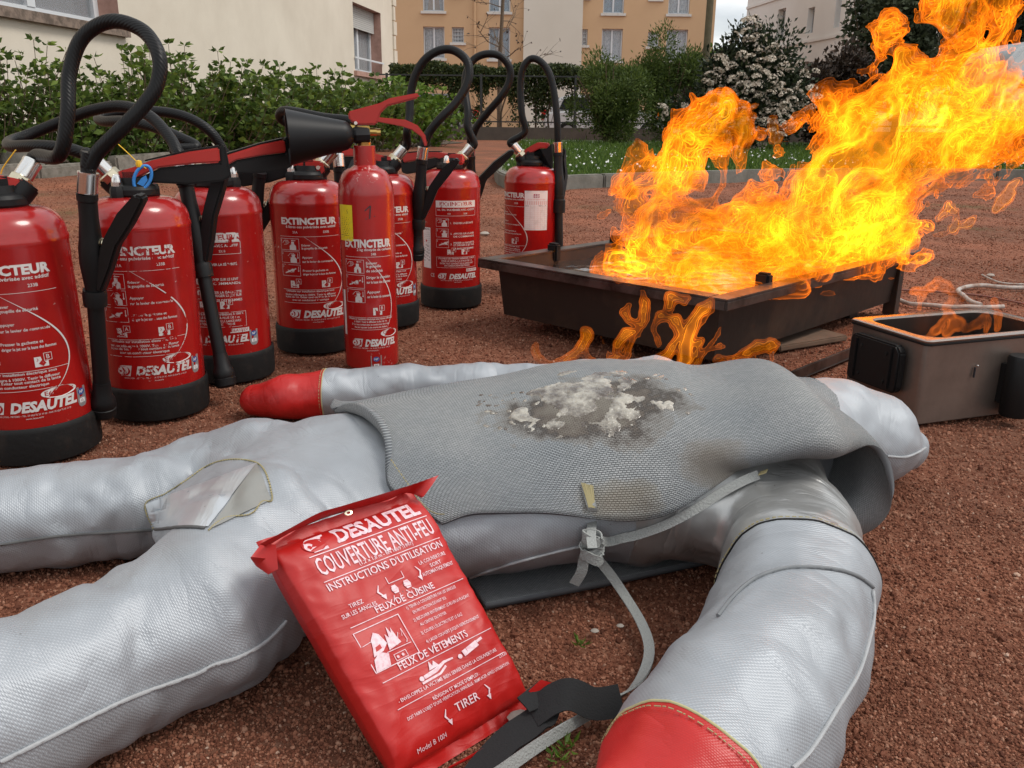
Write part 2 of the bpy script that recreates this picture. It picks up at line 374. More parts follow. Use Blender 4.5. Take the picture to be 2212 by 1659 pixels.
# ---- loose gravel grains (instances on points)
def points_instances(name, co, scale, rot, idx, protos, rnd, label, cat):
    me = bpy.data.meshes.new(name); me.vertices.add(len(co)); me.vertices.foreach_set('co', co.astype(np.float32).ravel())
    def at(n_, ty, arr, key='value'): a = me.attributes.new(n_, ty, 'POINT'); a.data.foreach_set(key, arr.ravel())
    at('sc', 'FLOAT_VECTOR', scale.astype(np.float32), 'vector'); at('ro', 'FLOAT_VECTOR', rot.astype(np.float32), 'vector')
    at('ix', 'INT', idx.astype(np.int32)); at('rnd', 'FLOAT', rnd.astype(np.float32))
    o = link_obj(name, me); c = bpy.data.collections.new(name + '_kinds')
    for p in protos: c.objects.link(p)
    g = bpy.data.node_groups.new(name, 'GeometryNodeTree')
    g.interface.new_socket('Geometry', in_out='INPUT', socket_type='NodeSocketGeometry'); g.interface.new_socket('Geometry', in_out='OUTPUT', socket_type='NodeSocketGeometry')
    n = g.nodes.new; gi = n('NodeGroupInput'); go = n('NodeGroupOutput'); ip = n('GeometryNodeInstanceOnPoints'); ci = n('GeometryNodeCollectionInfo')
    ci.inputs['Collection'].default_value = c; ci.inputs['Separate Children'].default_value = True; ci.inputs['Reset Children'].default_value = True
    def attr(nm, ty): a = n('GeometryNodeInputNamedAttribute'); a.data_type = ty; a.inputs['Name'].default_value = nm; return a.outputs['Attribute']
    k = g.links.new; k(gi.outputs[0], ip.inputs['Points']); k(ci.outputs[0], ip.inputs['Instance']); ip.inputs['Pick Instance'].default_value = True
    k(attr('ix', 'INT'), ip.inputs['Instance Index']); k(attr('ro', 'FLOAT_VECTOR'), ip.inputs['Rotation']); k(attr('sc', 'FLOAT_VECTOR'), ip.inputs['Scale']); k(ip.outputs[0], go.inputs[0])
    md = o.modifiers.new('scatter', 'NODES'); md.node_group = g
    return tag(o, label, cat, kind='stuff')
M_GRAIN = mat('gravel_grain', (.07, .024, .014), .9, spec=.2, attr=('rnd', (.54, .41, .32), 'INSTANCER', [(.33, (.17, .062, .036)), (.62, (.295, .125, .075)), (.89, (.39, .215, .145))]))
prot = []
for k in range(6):
    bm = bmesh.new(); bmesh.ops.create_icosphere(bm, subdivisions=1, radius=.5)
    for v in bm.verts: v.co *= 1 + random.uniform(-.28, .28); v.co.z *= .75
    mm_ = bpy.data.meshes.new('grain'); bm.to_mesh(mm_); bm.free(); mm_.materials.append(M_GRAIN); prot.append(bpy.data.objects.new('grain', mm_))
NG = 600000
r = np.exp(RNG.uniform(math.log(.42), math.log(9), NG)); a = RNG.uniform(R_(-52), R_(52), NG)
gxp = r * np.sin(a); gyp = r * np.cos(a)
s_ = .0023 * (r / .7) ** .32 * RNG.lognormal(0, .38, NG); s_ = np.clip(s_, .0012, .013)
co = np.stack([gxp, gyp, gz(gxp, gyp) + s_ * .12], -1)
points_instances('gravel', co, np.stack([s_, s_ * RNG.uniform(.7, 1.2, NG), s_], -1), RNG.uniform(0, 6.28, (NG, 3)), RNG.integers(0, 6, NG), prot, RNG.beta(2, 2.6, NG),
                 'loose red and brown gravel grains covering the yard', 'gravel')

# ---- vegetation helpers
def leaf_mat(name, c1, c2, mid=None, trans=.25, rough=.55):
    M = mat(name, c1, rough, attr=('rnd', c2, 'GEOMETRY', mid or []), spec=.3)
    src = bsdf(M).inputs['Base Color'].links[0].from_socket; tr = node(M, 'ShaderNodeBsdfTranslucent'); mxs = node(M, 'ShaderNodeMixShader'); mxs.inputs[0].default_value = trans
    link(M, src, tr.inputs['Color']); link(M, bsdf(M).outputs[0], mxs.inputs[1]); link(M, tr.outputs[0], mxs.inputs[2])
    o_ = [x for x in M.node_tree.nodes if x.type == 'OUTPUT_MATERIAL'][0]; link(M, mxs.outputs[0], o_.inputs['Surface']); return M
def leaves(name, c, d, size, material, parent=None, asp=.5, seed=0, kind=None):
    """diamond leaves at c pointing along d (n x 3), size n"""
    rng = np.random.default_rng(seed); n = len(c); d = d / (np.linalg.norm(d, axis=1, keepdims=True) + 1e-9)
    rv = rng.normal(size=(n, 3)); sd_ = np.cross(d, rv); sd_ /= (np.linalg.norm(sd_, axis=1, keepdims=True) + 1e-9); nn = np.cross(d, sd_); S = np.asarray(size).reshape(-1, 1)
    co = np.stack([c, c + d*S*.5 + sd_*S*asp*.5 + nn*S*.1, c + d*S, c + d*S*.5 - sd_*S*asp*.5 + nn*S*.1], 1).reshape(-1, 3)
    me = np_mesh(name, co, np.arange(n*4).reshape(-1, 4)); me.materials.append(material)
    at = me.attributes.new('rnd', 'FLOAT', 'FACE'); at.data.foreach_set('value', rng.beta(2, 2, n).astype(np.float32))
    o = link_obj(name, me, parent)
    if kind: o['kind'] = kind
    return o
M_STEM = mat('twig', (.10, .065, .04), .85, vary=(30, (.16, .12, .08), .4, .7))
M_LF = leaf_mat('hydrangea_leaf', (.035, .065, .014), (.22, .30, .05), [(.5, (.085, .14, .026))], .35)
M_LFB = leaf_mat('bright_leaf', (.05, .11, .015), (.20, .30, .04), [(.5, (.11, .19, .025))], .3)
M_HED = leaf_mat('hedge_leaf', (.015, .028, .010), (.10, .12, .03), [(.5, (.04, .06, .018))], .2)
M_DRK = leaf_mat('dark_leaf', (.010, .017, .010), (.06, .075, .03), [(.6, (.025, .038, .016))], .15)
M_FEA = leaf_mat('feathery_leaf', (.035, .065, .014), (.15, .20, .04), [(.5, (.08, .12, .025))], .25)
M_BRO = leaf_mat('brown_leaf', (.020, .012, .010), (.085, .055, .035), [(.5, (.04, .026, .018))], .1)
M_CON = leaf_mat('conifer_leaf', (.006, .010, .006), (.028, .034, .018), None, .1)

def stem_bush(i, x, y, h, spread, nst, label, mt=M_LF, leafs=.07, group='leafy bushes along the house wall'):
    rng = np.random.default_rng(100 + i); b = thing('leafy_bush', label, 'bush', (x, y, 0), 0, group)
    C_, D_, S_ = [], [], []; mb = MB()
    for k in range(nst):
        a = rng.uniform(0, 6.28); r0 = rng.uniform(0, spread*.45); r1_ = r0 + rng.uniform(0, spread*.65); hh = h * (1 - .30*(r1_/spread)**2) * rng.uniform(.55, 1.16)
        p0 = np.array((math.cos(a)*r0, math.sin(a)*r0, 0)); p1 = np.array((math.cos(a)*r1_, math.sin(a)*r1_, hh)); pm = (p0+p1)/2 + rng.normal(0, .03, 3)
        pts = crom([p0, pm, p1], 3); mb.tube(pts, [.007, .006, .006, .005, .004, .003, .003], 4, cap=False)
        ns = rng.integers(6, 11)
        for q_ in range(ns):
            f = 1 - (q_ / ns) ** 1.2 * .8; base = np.array(pts[int(f*6)]) ; nl = rng.integers(4, 8) if q_ else 9
            off = rng.normal(0, .045 if q_ else .02, 3); off[2] *= .6; base = base + (off if q_ else 0)
            for _ in range(nl):
                aa = rng.uniform(0, 6.28); up = rng.uniform(-.1, .9); dd = np.array((math.cos(aa), math.sin(aa), up))
                C_.append(base + dd*.012); D_.append(dd); S_.append(leafs * rng.uniform(.6, 1.25) * (1 if q_ else .9))
    leaves('foliage', np.array(C_), np.array(D_), np.array(S_), mt, b, .62, seed=i); mb.obj('stems', M_STEM, b, smooth=60); return b
def crown_points(n, c, rad, rng, lumps=14, fill=.35):
    """points spread in uneven lumps through an ellipsoid volume"""
    c = np.array(c); rad = np.array(rad); u = rng.normal(size=(lumps, 3)); u /= np.linalg.norm(u, axis=1, keepdims=True)
    lc = u * rng.uniform(.35, .80, (lumps, 1)); lr = rng.uniform(.25, .42, lumps); k = rng.integers(0, lumps, n)
    v = rng.normal(size=(n, 3)); v /= np.linalg.norm(v, axis=1, keepdims=True); rr = rng.uniform(0, 1, (n, 1)) ** (fill)
    p = lc[k] + v * rr * lr[k][:, None] * rng.uniform(.7, 1.12, (n, 1)); d = v + rng.normal(0, .6, (n, 3)); return c + p * rad, d
LASTC = []
def crown_bush(name, label, cat, x, y, h, rx, ry, n, size, mt, seed, group=None, lumps=16, trunk=True, asp=.5, base=.0):
    rng = np.random.default_rng(seed); b = thing(name, label, cat, (x, y, 0), 0, group)
    c, d = crown_points(n, (0, 0, base + (h-base)*.5), (rx, ry, (h-base)*.55), rng, lumps); ok = c[:, 2] > .02; c, d = c[ok], d[ok]; LASTC.clear(); LASTC.append((c, d.copy()))
    d[:, 2] += .5; leaves('crown', c, d, size * rng.uniform(.6, 1.3, len(c)), mt, b, asp, seed)
    if trunk:
        mb = MB()
        for k in range(9):
            a = rng.uniform(0, 6.28); q_ = rng.uniform(.2, .8); e_ = (math.cos(a)*rx*q_, math.sin(a)*ry*q_, h*rng.uniform(.55, .9))
            mb.tube(crom([(rng.normal(0, .06), rng.normal(0, .06), 0), (e_[0]*.4, e_[1]*.4, e_[2]*.5), e_], 4), np.linspace(.03, .008, 9), 5)
        mb.obj('trunk', M_STEM, b, smooth=60)
    return b

# ---- left bed: edging stones and leafy bushes
WA, WB = P(0, 13, 1.7), P(829, 164, 1.7)                 # two points of the pale house's wall at sill height
WA.z = WB.z = 0
wdir = (WB - WA).normalized(); wn = Vector((wdir.y, -wdir.x, 0))
if wn.dot(CAM - WA) < 0: wn = -wn
K0, K1 = P(-150, 402), P(1005, 309)
M_STONE = mat('old_concrete', (.22, .20, .17), .9, vary=(12, (.12, .11, .085), .4, .65), bump=(40, .5, .01))
bed = MB(); kd = (K1 - K0).normalized()
bed.add([K0, K1, WB + wdir*1.5, WA - wdir*8], [(0, 1, 2, 3)]); bo = bed.obj('planting_bed', mat('dark_soil', (.06, .042, .03), .95, vary=(14, (.11, .085, .05), .4, .7), bump=(60, .8, .02)), smooth=0); bo.location.z = .012; tag(bo, kind='structure')
kl = (K1 - K0).length; n = int(kl / 1.0); kb = thing('bed_edging', 'low worn concrete edging stones in front of the leafy bushes', 'edging', K0, math.atan2(kd.y, kd.x))
for k in range(n):
    random.seed(k); hgt = .10 + random.uniform(-.02, .02); mb = MB(); mb.box((k*1.0+.02, -.05, -.04), (k*1.0+.97+random.uniform(-.1, 0), .06, hgt)); o = mb.obj('kerb_stone', M_STONE, kb, bevel=.018); o.rotation_euler = (random.uniform(-.05, .05), random.uniform(-.012, .012), 0)
p = P(50, 372); mb = MB(); mb.lathe([(.0, 0), (.19, 0), (.2, .1), (.15, .19), (.07, .235), (0, .24)], 14, Matrix.Diagonal((1.05, .45, 1, 1)), cap=False)
tag(mb.obj('boulder', M_STONE, smooth=50), 'rounded grey stone standing at the bed edge under the leftmost bushes', 'stone').location = p
bl = ['with a tall bare twig above it, leftmost against the pale wall', 'dark and dense under the near window sill', 'behind the big standing hose loop', 'with thin flower stalks rising above the leaves', 'under the blank middle of the pale wall', 'with a dried flower head on a tall stalk', 'just left of the black horn', 'behind the black horn', 'with three upright leafy shoots against the wall', 'below the shuttered window', 'pale green, in front of the wall corner', 'pale green and low, last before the hedge']
bx = [(-60, 372, 1.05), (60, 366, 1.12), (170, 362, .70), (290, 356, 1.10), (390, 350, 1.14), (480, 346, 1.08), (560, 342, 1.02), (640, 338, .98), (715, 334, 1.04), (790, 326, 1.08), (850, 320, 1.05), (905, 316, .95)]
for i, (px, py, hh) in enumerate(bx):
    p = P(px, py); f = 1 + .09 * max(0, (px - 200)) / 100
    stem_bush(i, p.x, p.y, hh, .60 + .06 * i, 44 if i < 10 else 60, 'green leafy bush ' + bl[i], M_LFB if i >= 10 else M_LF, .074 + .004 * i)

# ---- facades
def facade(bname, thing_o, O, dirv, L_, H_, openings, M_wall, depth=8, rev=.22, M_rev=None, z0=0):
    """wall with rectangular openings (u0,z0,u1,z1); O origin on the ground, dirv along; thing_o at world origin"""
    d = Vector(dirv).normalized(); nrm = Vector((d.y, -d.x, 0)); 
    if nrm.dot(CAM - O) < 0: nrm = -nrm
    us = sorted({0, L_} | {o[0] for o in openings} | {o[2] for o in openings}); zs = sorted({z0, H_} | {o[1] for o in openings} | {o[3] for o in openings})
    us = [u for u in us if 0 <= u <= L_]; zs = [z for z in zs if z0 <= z <= H_]; mb = MB(); W = lambda u, z, q_=0: O + d*u + nrm*q_ + Vector((0, 0, z))
    for a, b in zip(us, us[1:]):
        for c, e_ in zip(zs, zs[1:]):
            mu, mz = (a+b)/2, (c+e_)/2
            if any(o[0] < mu < o[2] and o[1] < mz < o[3] for o in openings): continue
            mb.add([W(a, c), W(b, c), W(b, e_), W(a, e_)], [(0, 1, 2, 3)])
    mb.add([W(0, z0), W(L_, z0), W(L_, z0, -depth), W(0, z0, -depth), W(0, H_), W(L_, H_), W(L_, H_, -depth), W(0, H_, -depth)], [(1, 2, 6, 5), (2, 3, 7, 6), (3, 0, 4, 7), (4, 5, 6, 7)])
    mb.obj(bname, M_wall, thing_o, smooth=0)
    for (a, c, b, e_) in openings:
        mr = MB()
        for (p_, q_) in (((a, c), (b, c)), ((b, c), (b, e_)), ((b, e_), (a, e_)), ((a, e_), (a, c))): mr.add([W(*p_), W(*q_), W(*q_, -rev), W(*p_, -rev)], [(0, 1, 2, 3)])
        mr.add([W(a, c, -rev-.25), W(b, c, -rev-.25), W(b, e_, -rev-.25), W(a, e_, -rev-.25)], [(0, 1, 2, 3)])
        mr.obj('reveal', M_rev or M_wall, thing_o, smooth=0)
    return d, nrm, W
M_GLASS = mat('window_glass', (.05, .06, .07), .06, spec=.8, coat=.5)
M_FRAME = mat('white_window_frame', (.68, .70, .72), .5); M_SILL = mat('pale_sill', (.62, .60, .56), .8, vary=(6, (.5, .47, .42), .5, .8))
M_CURT = mat('net_curtain', (.55, .57, .58), .9, vary=(9, (.30, .33, .35), .4, .6))
M_CURTB = mat('blue_curtain', (.20, .33, .42), .9, vary=(9, (.13, .2, .27), .4, .6))
def window(parent, W, nrm, u0, z0, u1, z1, rev=.22, fr=.07, sill=True, curtain=None, split=True, M_f=M_FRAME, M_s=M_SILL, grille=False):
    up = Vector((0, 0, 1)); f = MB(); q_ = -rev + .03
    def B(a, c, b, e_, q0, q1, mb):
        vs = [W(x_, z_, y_) for y_ in (q0, q1) for x_, z_ in ((a, c), (b, c), (b, e_), (a, e_))]; mb.add(vs, [(0,1,2,3),(7,6,5,4),(0,4,5,1),(1,5,6,2),(2,6,7,3),(3,7,4,0)])
    B(u0, z0, u0+fr, z1, q_-.05, q_, f); B(u1-fr, z0, u1, z1, q_-.05, q_, f); B(u0+fr, z0, u1-fr, z0+fr, q_-.05, q_, f); B(u0+fr, z1-fr, u1-fr, z1, q_-.05, q_, f)
    if split: m_ = (u0+u1)/2; B(m_-fr*.7, z0+fr, m_+fr*.7, z1-fr, q_-.05, q_+.01, f)
    if grille:
        for k in range(1, 4): x_ = u0 + (u1-u0)*k/4; B(x_-.012, z0+fr, x_+.012, z1-fr, q_, q_+.02, f)
        for k in range(1, 4): z_ = z0 + (z1-z0)*k/4; B(u0+fr, z_-.012, u1-fr, z_+.012, q_+.02, q_+.04, f)
    wo = f.obj('window', M_f, parent, smooth=0)
    def pane(a, b): g = MB(); B(a, z0+fr, b, z1-fr, q_-.04, q_-.03, g); g.obj('pane', M_G2, wo, smooth=0)
    M_G2 = M_GLASS_T
    if split: pane(u0+fr, (u0+u1)/2-fr*.7); pane((u0+u1)/2+fr*.7, u1-fr)
    else: pane(u0+fr, u1-fr)
    if curtain is not None:
        cmb = MB(); n_ = 28; m_ = (u0+u1)/2
        G = [[W(u0+fr+(u1-u0-2*fr)*j/n_, z0+fr+(z1-z0-2*fr)*i/6, q_-.10 + .02*math.sin(j*1.9)) for j in range(n_+1)] for i in range(7)]
        if curtain[1]:      # drawn apart into two swags
            for sgn in (-1, 1):
                G = [[W(m_ + sgn*((u1-m_-fr) - (u1-m_-fr)*(j/10)*(.35+.6*(i/8)**1.5)), z0+fr+(z1-z0-2*fr)*i/8, q_-.10+.02*math.sin(j*2.2)) for j in range(11)] for i in range(9)]; cmb.grid(G)
        else: cmb.grid(G)
        cmb.obj('curtain', curtain[0], wo, smooth=60)
    if sill: s2 = MB(); B(u0-.1, z0-.12, u1+.1, z0, -rev+.03, .09, s2); s2.obj('sill', M_s, wo, smooth=0)
    return wo
M_GLASS_T = mat('clear_pane', (.6, .65, .7), .03, spec=.5)
_b = bsdf(M_GLASS_T); _b.inputs['Alpha'].default_value = .22; _b.inputs['Specular IOR Level'].default_value = .9
M_WALLC = mat('cream_render', (.74, .67, .56), .92, vary=(.7, (.62, .55, .45), .35, .75), bump=(70, .25, .01))
M_PINK = mat('pink_reveal', (.52, .31, .25), .85, vary=(5, (.36, .2, .155), .4, .7)); M_BSILL = mat('weathered_sill', (.25, .185, .145), .9, vary=(9, (.12, .09, .07), .42, .6), bump=(40, .4, .01))

def wall_hit(px, py):                          # frame point -> (u along, z) on the pale house's wall plane
    d = ray(px, py); t_ = (WA - CAM).dot(wn) / d.dot(wn); p = CAM + d*t_; return (p - WA).dot(wdir), p.z
h1 = thing('cream_house', 'cream rendered house wall with pink window reveals behind the leafy bushes', 'house', (0, 0, 0))
uc = wall_hit(851, 180)[0]; U0 = -9.0; O_ = WA + wdir*U0
ua = wall_hit(258, 40)[0]; u2a, u2b = wall_hit(765, 100)[0], wall_hit(824, 100)[0]
u1a = ua - 2.9
op = [(u1a - U0, 1.7, ua - U0, 3.15), (u2a - U0, 1.7, u2b - U0, 3.35)]
d_, n_, W1 = facade('wall', h1, O_, wdir, uc - U0, 9.5, op, M_WALLC, 9, .34, M_PINK)
window(h1, W1, n_, op[0][0], 1.7, op[0][2], 3.15, .34, .11, True, (mat('brown_curtain', (.10, .07, .06), .9), False), True, M_s=M_BSILL)
w2 = window(h1, W1, n_, op[1][0], 1.7, op[1][2], 3.35, .34, .10, True, (mat('grey_curtain', (.20, .18, .16), .9), False), True, M_s=M_PINK)
W1o = lambda a, c, b, e_, q0, q1, mb: mb.add([W1(x_, z_, y_) for y_ in (q0, q1) for x_, z_ in ((a, c), (b, c), (b, e_), (a, e_))], [(0,1,2,3),(7,6,5,4),(0,4,5,1),(1,5,6,2),(2,6,7,3),(3,7,4,0)])
M_SHUT = mat('shutter_slat', (.50, .50, .48), .6)
for k in range(11):
    mb = MB(); z_ = 2.80 + k*.05; W1o(op[1][0]+.02, z_, op[1][2]-.02, z_+.044, -.22, -.20, mb); mb.obj('shutter_slat', M_SHUT, h1, smooth=0)
for z_ in (2.0,):
    mb = MB(); W1o(op[1][0]-.05, z_, op[1][2]+.05, z_+.045, .02, .05, mb); mb.obj('guard_rail', M_FRAME, h1, smooth=0)
mb = MB(); W1o(op[0][0]+.4, 2.82, op[0][2]+.02, 2.9, -.02, .03, mb); mb.obj('guard_rail', M_FRAME, h1, smooth=0)
mb = MB(); c0 = W1(uc-U0, 0); 
for k in range(24): z_ = .1+k*.4; mb.box((-.02, -.05, z_), (.30 if k % 2 else .18, .12, z_+.37), Matrix.Translation(c0) @ Matrix.Rotation(math.atan2(wdir.y, wdir.x), 4, 'Z'))
mb.obj('corner_stones', M_WALLC, h1, smooth=0)

# ---- beige apartment block across the street
YB = 46.0
def UB(px, py): p = PY(px, py, YB); return p.x, p.z
M_BEI = mat('beige_render', (.60, .40, .235), .92, vary=(.25, (.54, .35, .20), .35, .75), bump=(30, .15, .01)); M_BEIW = mat('white_render', (.66, .62, .54), .92, vary=(.3, (.60, .56, .48), .35, .75))
h2 = thing('apartment_block', 'beige apartment block with white panel and rows of windows beyond the hedge', 'building', (0, 0, 0))
xa, xb, xc, xd = UB(800, 60)[0], UB(1131, 60)[0], UB(1257, 60)[0], UB(1543, 60)[0]
zs_ = UB(0, 128 - 12)[1]; STO = UB(1100, 26)[1] - UB(1100, 128)[1]; zl = UB(1100, 128)[1]
def winrow(spec, x0): return [(UB(a, 60)[0]-x0, z_, UB(b, 60)[0]-x0, z_+h_) for a, b, z_, h_ in spec]
W_A = [(914, 960, zl, 1.48), (1056, 1102, zl, 1.48), (976, 1002, zl+.75, .72)]; W_B = [(1301, 1346, zl, 1.48), (1401, 1425, zl+.68, .68), (1441, 1487, zl, 1.48), (1258, 1270, zl+.7, .75)]
def storeys(ws, n=4): return [(a, b, z_ + STO*k, h_) for k in range(n) for a, b, z_, h_ in ws]
opA = winrow(storeys(W_A), xa); opB = winrow(storeys(W_B), xc)
dd_, nA, WAf = facade('wall', h2, Vector((xa, YB, 0)), (1, 0, 0), xb-xa, 13.5, opA, M_BEI, 10, .2)
_, nB, WBf = facade('wall', h2, Vector((xc, YB, 0)), (1, 0, 0), xd-xc, 13.5, opB, M_BEI, 10, .2)
mb = MB(); mb.box((xb, YB-.35, 0), (xc, YB+8, 13.6)); mb.obj('white_panel', M_BEIW, h2, smooth=0)
for ops, WF, nn in ((opA, WAf, nA), (opB, WBf, nB)):
    for k, (a, c, b, e_) in enumerate(ops):
        big = e_ - c > 1; window(h2, WF, nn, a, c, b, e_, .2, .06, True, ((M_CURTB if (k*7) % 3 == 1 else M_CURT), (k % 2 == 1)) if big else ((M_CURT, False) if k % 3 else None), big, M_f=mat('w', (.45, .55, .58), .5) if False else M_FRAME, grille=not big)
mb = MB(); mb.tube([(xa + 5.2, YB-.08, 0), (xa + 5.2, YB-.08, 13.4)], .06, 8); mb.obj('drainpipe', M_BEI, h2)
mb = MB(); mb.box((xa-.3, YB-.5, 13.62), (xd+.3, YB+10.3, 13.85)); mb.obj('roof', mat('roof_edge', (.3, .25, .22), .8), h2, smooth=0)

# ---- white block far right, seen at a slant
h3 = thing('white_block', 'white apartment block with recessed dark windows beyond the flowering shrub', 'building', (0, 0, 0))
A3 = PY(1608, 90, 62); B3 = PY(2010, 130, 40); A3.z = B3.z = 0; d3 = (B3 - A3).normalized(); L3 = (B3 - A3).length
n3 = Vector((d3.y, -d3.x, 0)); n3 = n3 if n3.dot(CAM - A3) > 0 else -n3
def wh3(px, py): d = ray(px, py); p = CAM + d*((A3 - CAM).dot(n3) / d.dot(n3)); return (p - A3).dot(d3), p.z
op3 = []
ws3 = [(1621, 1635), (1678, 1694), (1742, 1756), (1800, 1812), (1840, 1858), (1905, 1925)]
for k, (a, b) in enumerate(ws3):
    ua_, ub_ = wh3(a, 60)[0], wh3(b, 60)[0]
    for s in range(5): op3.append((ua_, 2.6 + s*2.85, ub_, 2.6 + s*2.85 + (1.75 if k in (1, 3) else 1.35)))
M_W3 = mat('white_block_render', (.78, .76, .72), .9, vary=(.3, (.68, .66, .62), .35, .75))
_, nn3, W3 = facade('wall', h3, A3, d3, L3, 17.5, op3, M_W3, 12, .3)
for (a, c, b, e_) in op3: window(h3, W3, nn3, a, c, b, e_, .3, .06, False, (M_CURT, True), True)
for s in range(5):
    mb = MB(); z_ = 2.1 + s*2.85; vs = [W3(x_, zz, y_) for y_ in (.002, .07) for x_, zz in ((0, z_), (L3, z_), (L3, z_+.16), (0, z_+.16))]
    mb.add(vs, [(0,1,2,3),(7,6,5,4),(0,4,5,1),(1,5,6,2),(2,6,7,3),(3,7,4,0)]); mb.obj('string_course', M_W3, h3, smooth=0)

# ---- hedge, its fence, low wall
YH = 25.0
hx0, hx1 = PY(848, 250, YH).x, PY(1560, 250, YH).x
hd = thing('hedge', 'long clipped hedge with a dense top and gappy stems below, behind black fence rails', 'hedge', (0, YH, 0))
rng = np.random.default_rng(5); n = 52000
hxx = rng.uniform(hx0, hx1, n); ztop = 1.93 + .05*np.sin(hxx*2.1) + .04*np.sin(hxx*5.3+1); f = rng.beta(2.0, 1.0, n); hz_ = .28 + (ztop - .28) * f
gap = (np.sin(hxx*3.1)+np.sin(hxx*7.7+2)+np.sin(hxx*1.3+hz_*6)*.8) ; keep = (hz_ > 1.42 + rng.normal(0, .07, n)) | (gap > .15 + .5*rng.normal(size=n))
c = np.stack([hxx, rng.uniform(-.4, .4, n), hz_], -1)[keep]; dd = rng.normal(size=(len(c), 3)); dd[:, 2] += .5
leaves('crown', c, dd, .085 * rng.uniform(.6, 1.3, len(c)), M_HED, hd, .6, 3)
sx = hx0 + .2
while sx < hx1:
    mb = MB(); mb.tube(crom([(0, 0, 0), (rng.normal(0, .06), rng.normal(0, .05), .7), (rng.normal(0, .12), 0, 1.5)], 4), np.linspace(.035, .016, 9), 5)
    for k in range(5): z_ = rng.uniform(.4, 1.2); mb.tube([(0, 0, z_), (rng.normal(0, .25), rng.normal(0, .1), z_ + rng.uniform(.3, .6))], [.014, .006], 4)
    o = mb.obj('trunk', M_STEM, hd, smooth=60); o.location.x = sx; sx += rng.uniform(.35, .75)
wl = MB(); wl.box((hx0-.5, YH-1.05, -.05), (hx1+8, YH-.80, .34)); tag(wl.obj('low_wall', mat('dark_low_wall', (.095, .08, .065), .9, vary=(2, (.06, .05, .045), .4, .7), bump=(20, .4, .01)), smooth=0, bevel=.015), 'low dark masonry wall running under the hedge', 'wall')
fe = thing('metal_fence', 'black horizontal fence rails on posts in front of the hedge', 'fence', (0, YH-.92, 0)); M_FE = mat('black_fence_paint', (.02, .021, .022), .5)
for z_ in (.46, 1.62): mb = MB(); mb.box((hx0-.3, -.02, z_), (hx1+6, .02, z_+.035)); mb.obj('rail', M_FE, fe, smooth=0)
pm = MB().box((-.03, -.03, .34), (.03, .03, 1.68)).mesh('post', M_FE, smooth=0); x_ = hx0
while x_ < hx1 + 5: o = link_obj('post', pm, fe); o.location.x = x_; x_ += 2.5

# ---- bare tree and pole
def branch_tree(name, label, x, y, h, r, seed, levels=4, spread=.7, lean=0, dry=True):
    rng = np.random.default_rng(seed); t_ = thing(name, label, 'tree', (x, y, 0)); mb = MB(); br = MB(); tips = []
    tr = crom([(0, 0, 0), (lean*.4, 0, h*.35), (lean*.5+.1, 0, h*.7), (lean, 0, h)], 6); mb.tube(tr, np.linspace(r, r*.25, len(tr)), 8); mb.obj('trunk', M_STEM, t_, smooth=60)
    def rec(p, d, l_, rr, lv):
        d = d + rng.normal(0, .12, 3); d[2] += .04; d /= np.linalg.norm(d); q_ = p + d*l_*.5; d2 = d + rng.normal(0, .22, 3); d2 /= np.linalg.norm(d2); e_ = q_ + d2*l_*.5
        br.tube([p, q_, e_], [rr, rr*.75, rr*.5], 4 if lv < 2 else 5, cap=False); tips.append(e_)
        if lv > 0:
            for _ in range(rng.integers(2, 4)): a = rng.normal(0, .55, 3); rec(p + (e_-p)*rng.uniform(.4, 1), d2 + a, l_*rng.uniform(.55, .8), rr*.55, lv-1)
    for k in range(15):
        f = .30 + .68*k/15; p = np.array(tr[int(f*(len(tr)-1))]); a = rng.uniform(0, 6.28); rec(p, np.array((math.cos(a), math.sin(a)*.8, rng.uniform(.05, .6))), h*spread*.30*(1.15-f*.75), r*.32*(1.2-f), levels-1)
    br.obj('branches', M_STEM, t_, smooth=60)
    if dry: tp = np.array(tips); k = rng.choice(len(tp), 160); leaves('dry_leaves', tp[k], rng.normal(size=(160, 3)), .10*rng.uniform(.6, 1.3, 160), M_BRO, t_, .6, seed)
    return t_
p = PY(1080, 140, 32); branch_tree('bare_tree', 'leafless young tree with fine spreading twigs in front of the beige building', p.x, p.y, 7.2, .10, 4, 3, .62)
p = PY(1519, 200, 19); pl = thing('wooden_pole', 'slim brown wooden pole rising out of the shrubs', 'pole', (p.x, p.y, 0)); mb = MB(); mb.tube([(0, 0, 0), (.01, 0, 3), (.05, 0, 6)], [.075, .07, .065], 12); mb.obj('shaft', mat('pole_wood', (.13, .105, .06), .85, vary=(8, (.08, .07, .04), .4, .7)), pl)

# ---- shrubs beyond the lawn
def cb(px, Y, h, rpx, ry, n, size, mt, seed, name, label, cat='shrub', **k):
    p = PY(px, 300, Y); rx = rpx * Y * .96 / FP; return crown_bush(name, label, cat, p.x, p.y, h, rx, ry, n, size, mt, seed, **k)
cb(1315, 18.2, 1.95, 92, .8, 13000, .085, M_FEA, 21, 'feathery_shrub', 'mid green feathery shrub at the left end of the lawn', asp=.3, lumps=26)
cb(1440, 19.5, 2.35, 100, .9, 15000, .085, M_FEA, 22, 'feathery_shrub', 'taller loose green shrub around the wooden pole', asp=.3, lumps=26)
cb(1565, 20.5, 2.2, 60, .8, 8000, .10, M_LFB, 23, 'leafy_shrub', 'bright green shrub between the pole and the flowering shrub', lumps=20)
cb(1530, 15.2, 1.15, 95, .7, 9000, .06, M_BRO, 24, 'brown_shrub', 'low dark reddish brown twiggy shrub under the flowering one', asp=.35, lumps=24)
cb(1790, 16.6, 1.85, 130, .8, 15000, .085, M_BRO, 25, 'brown_hedge', 'brown green bush behind the flowering shrub and the flames', asp=.6, lumps=26)
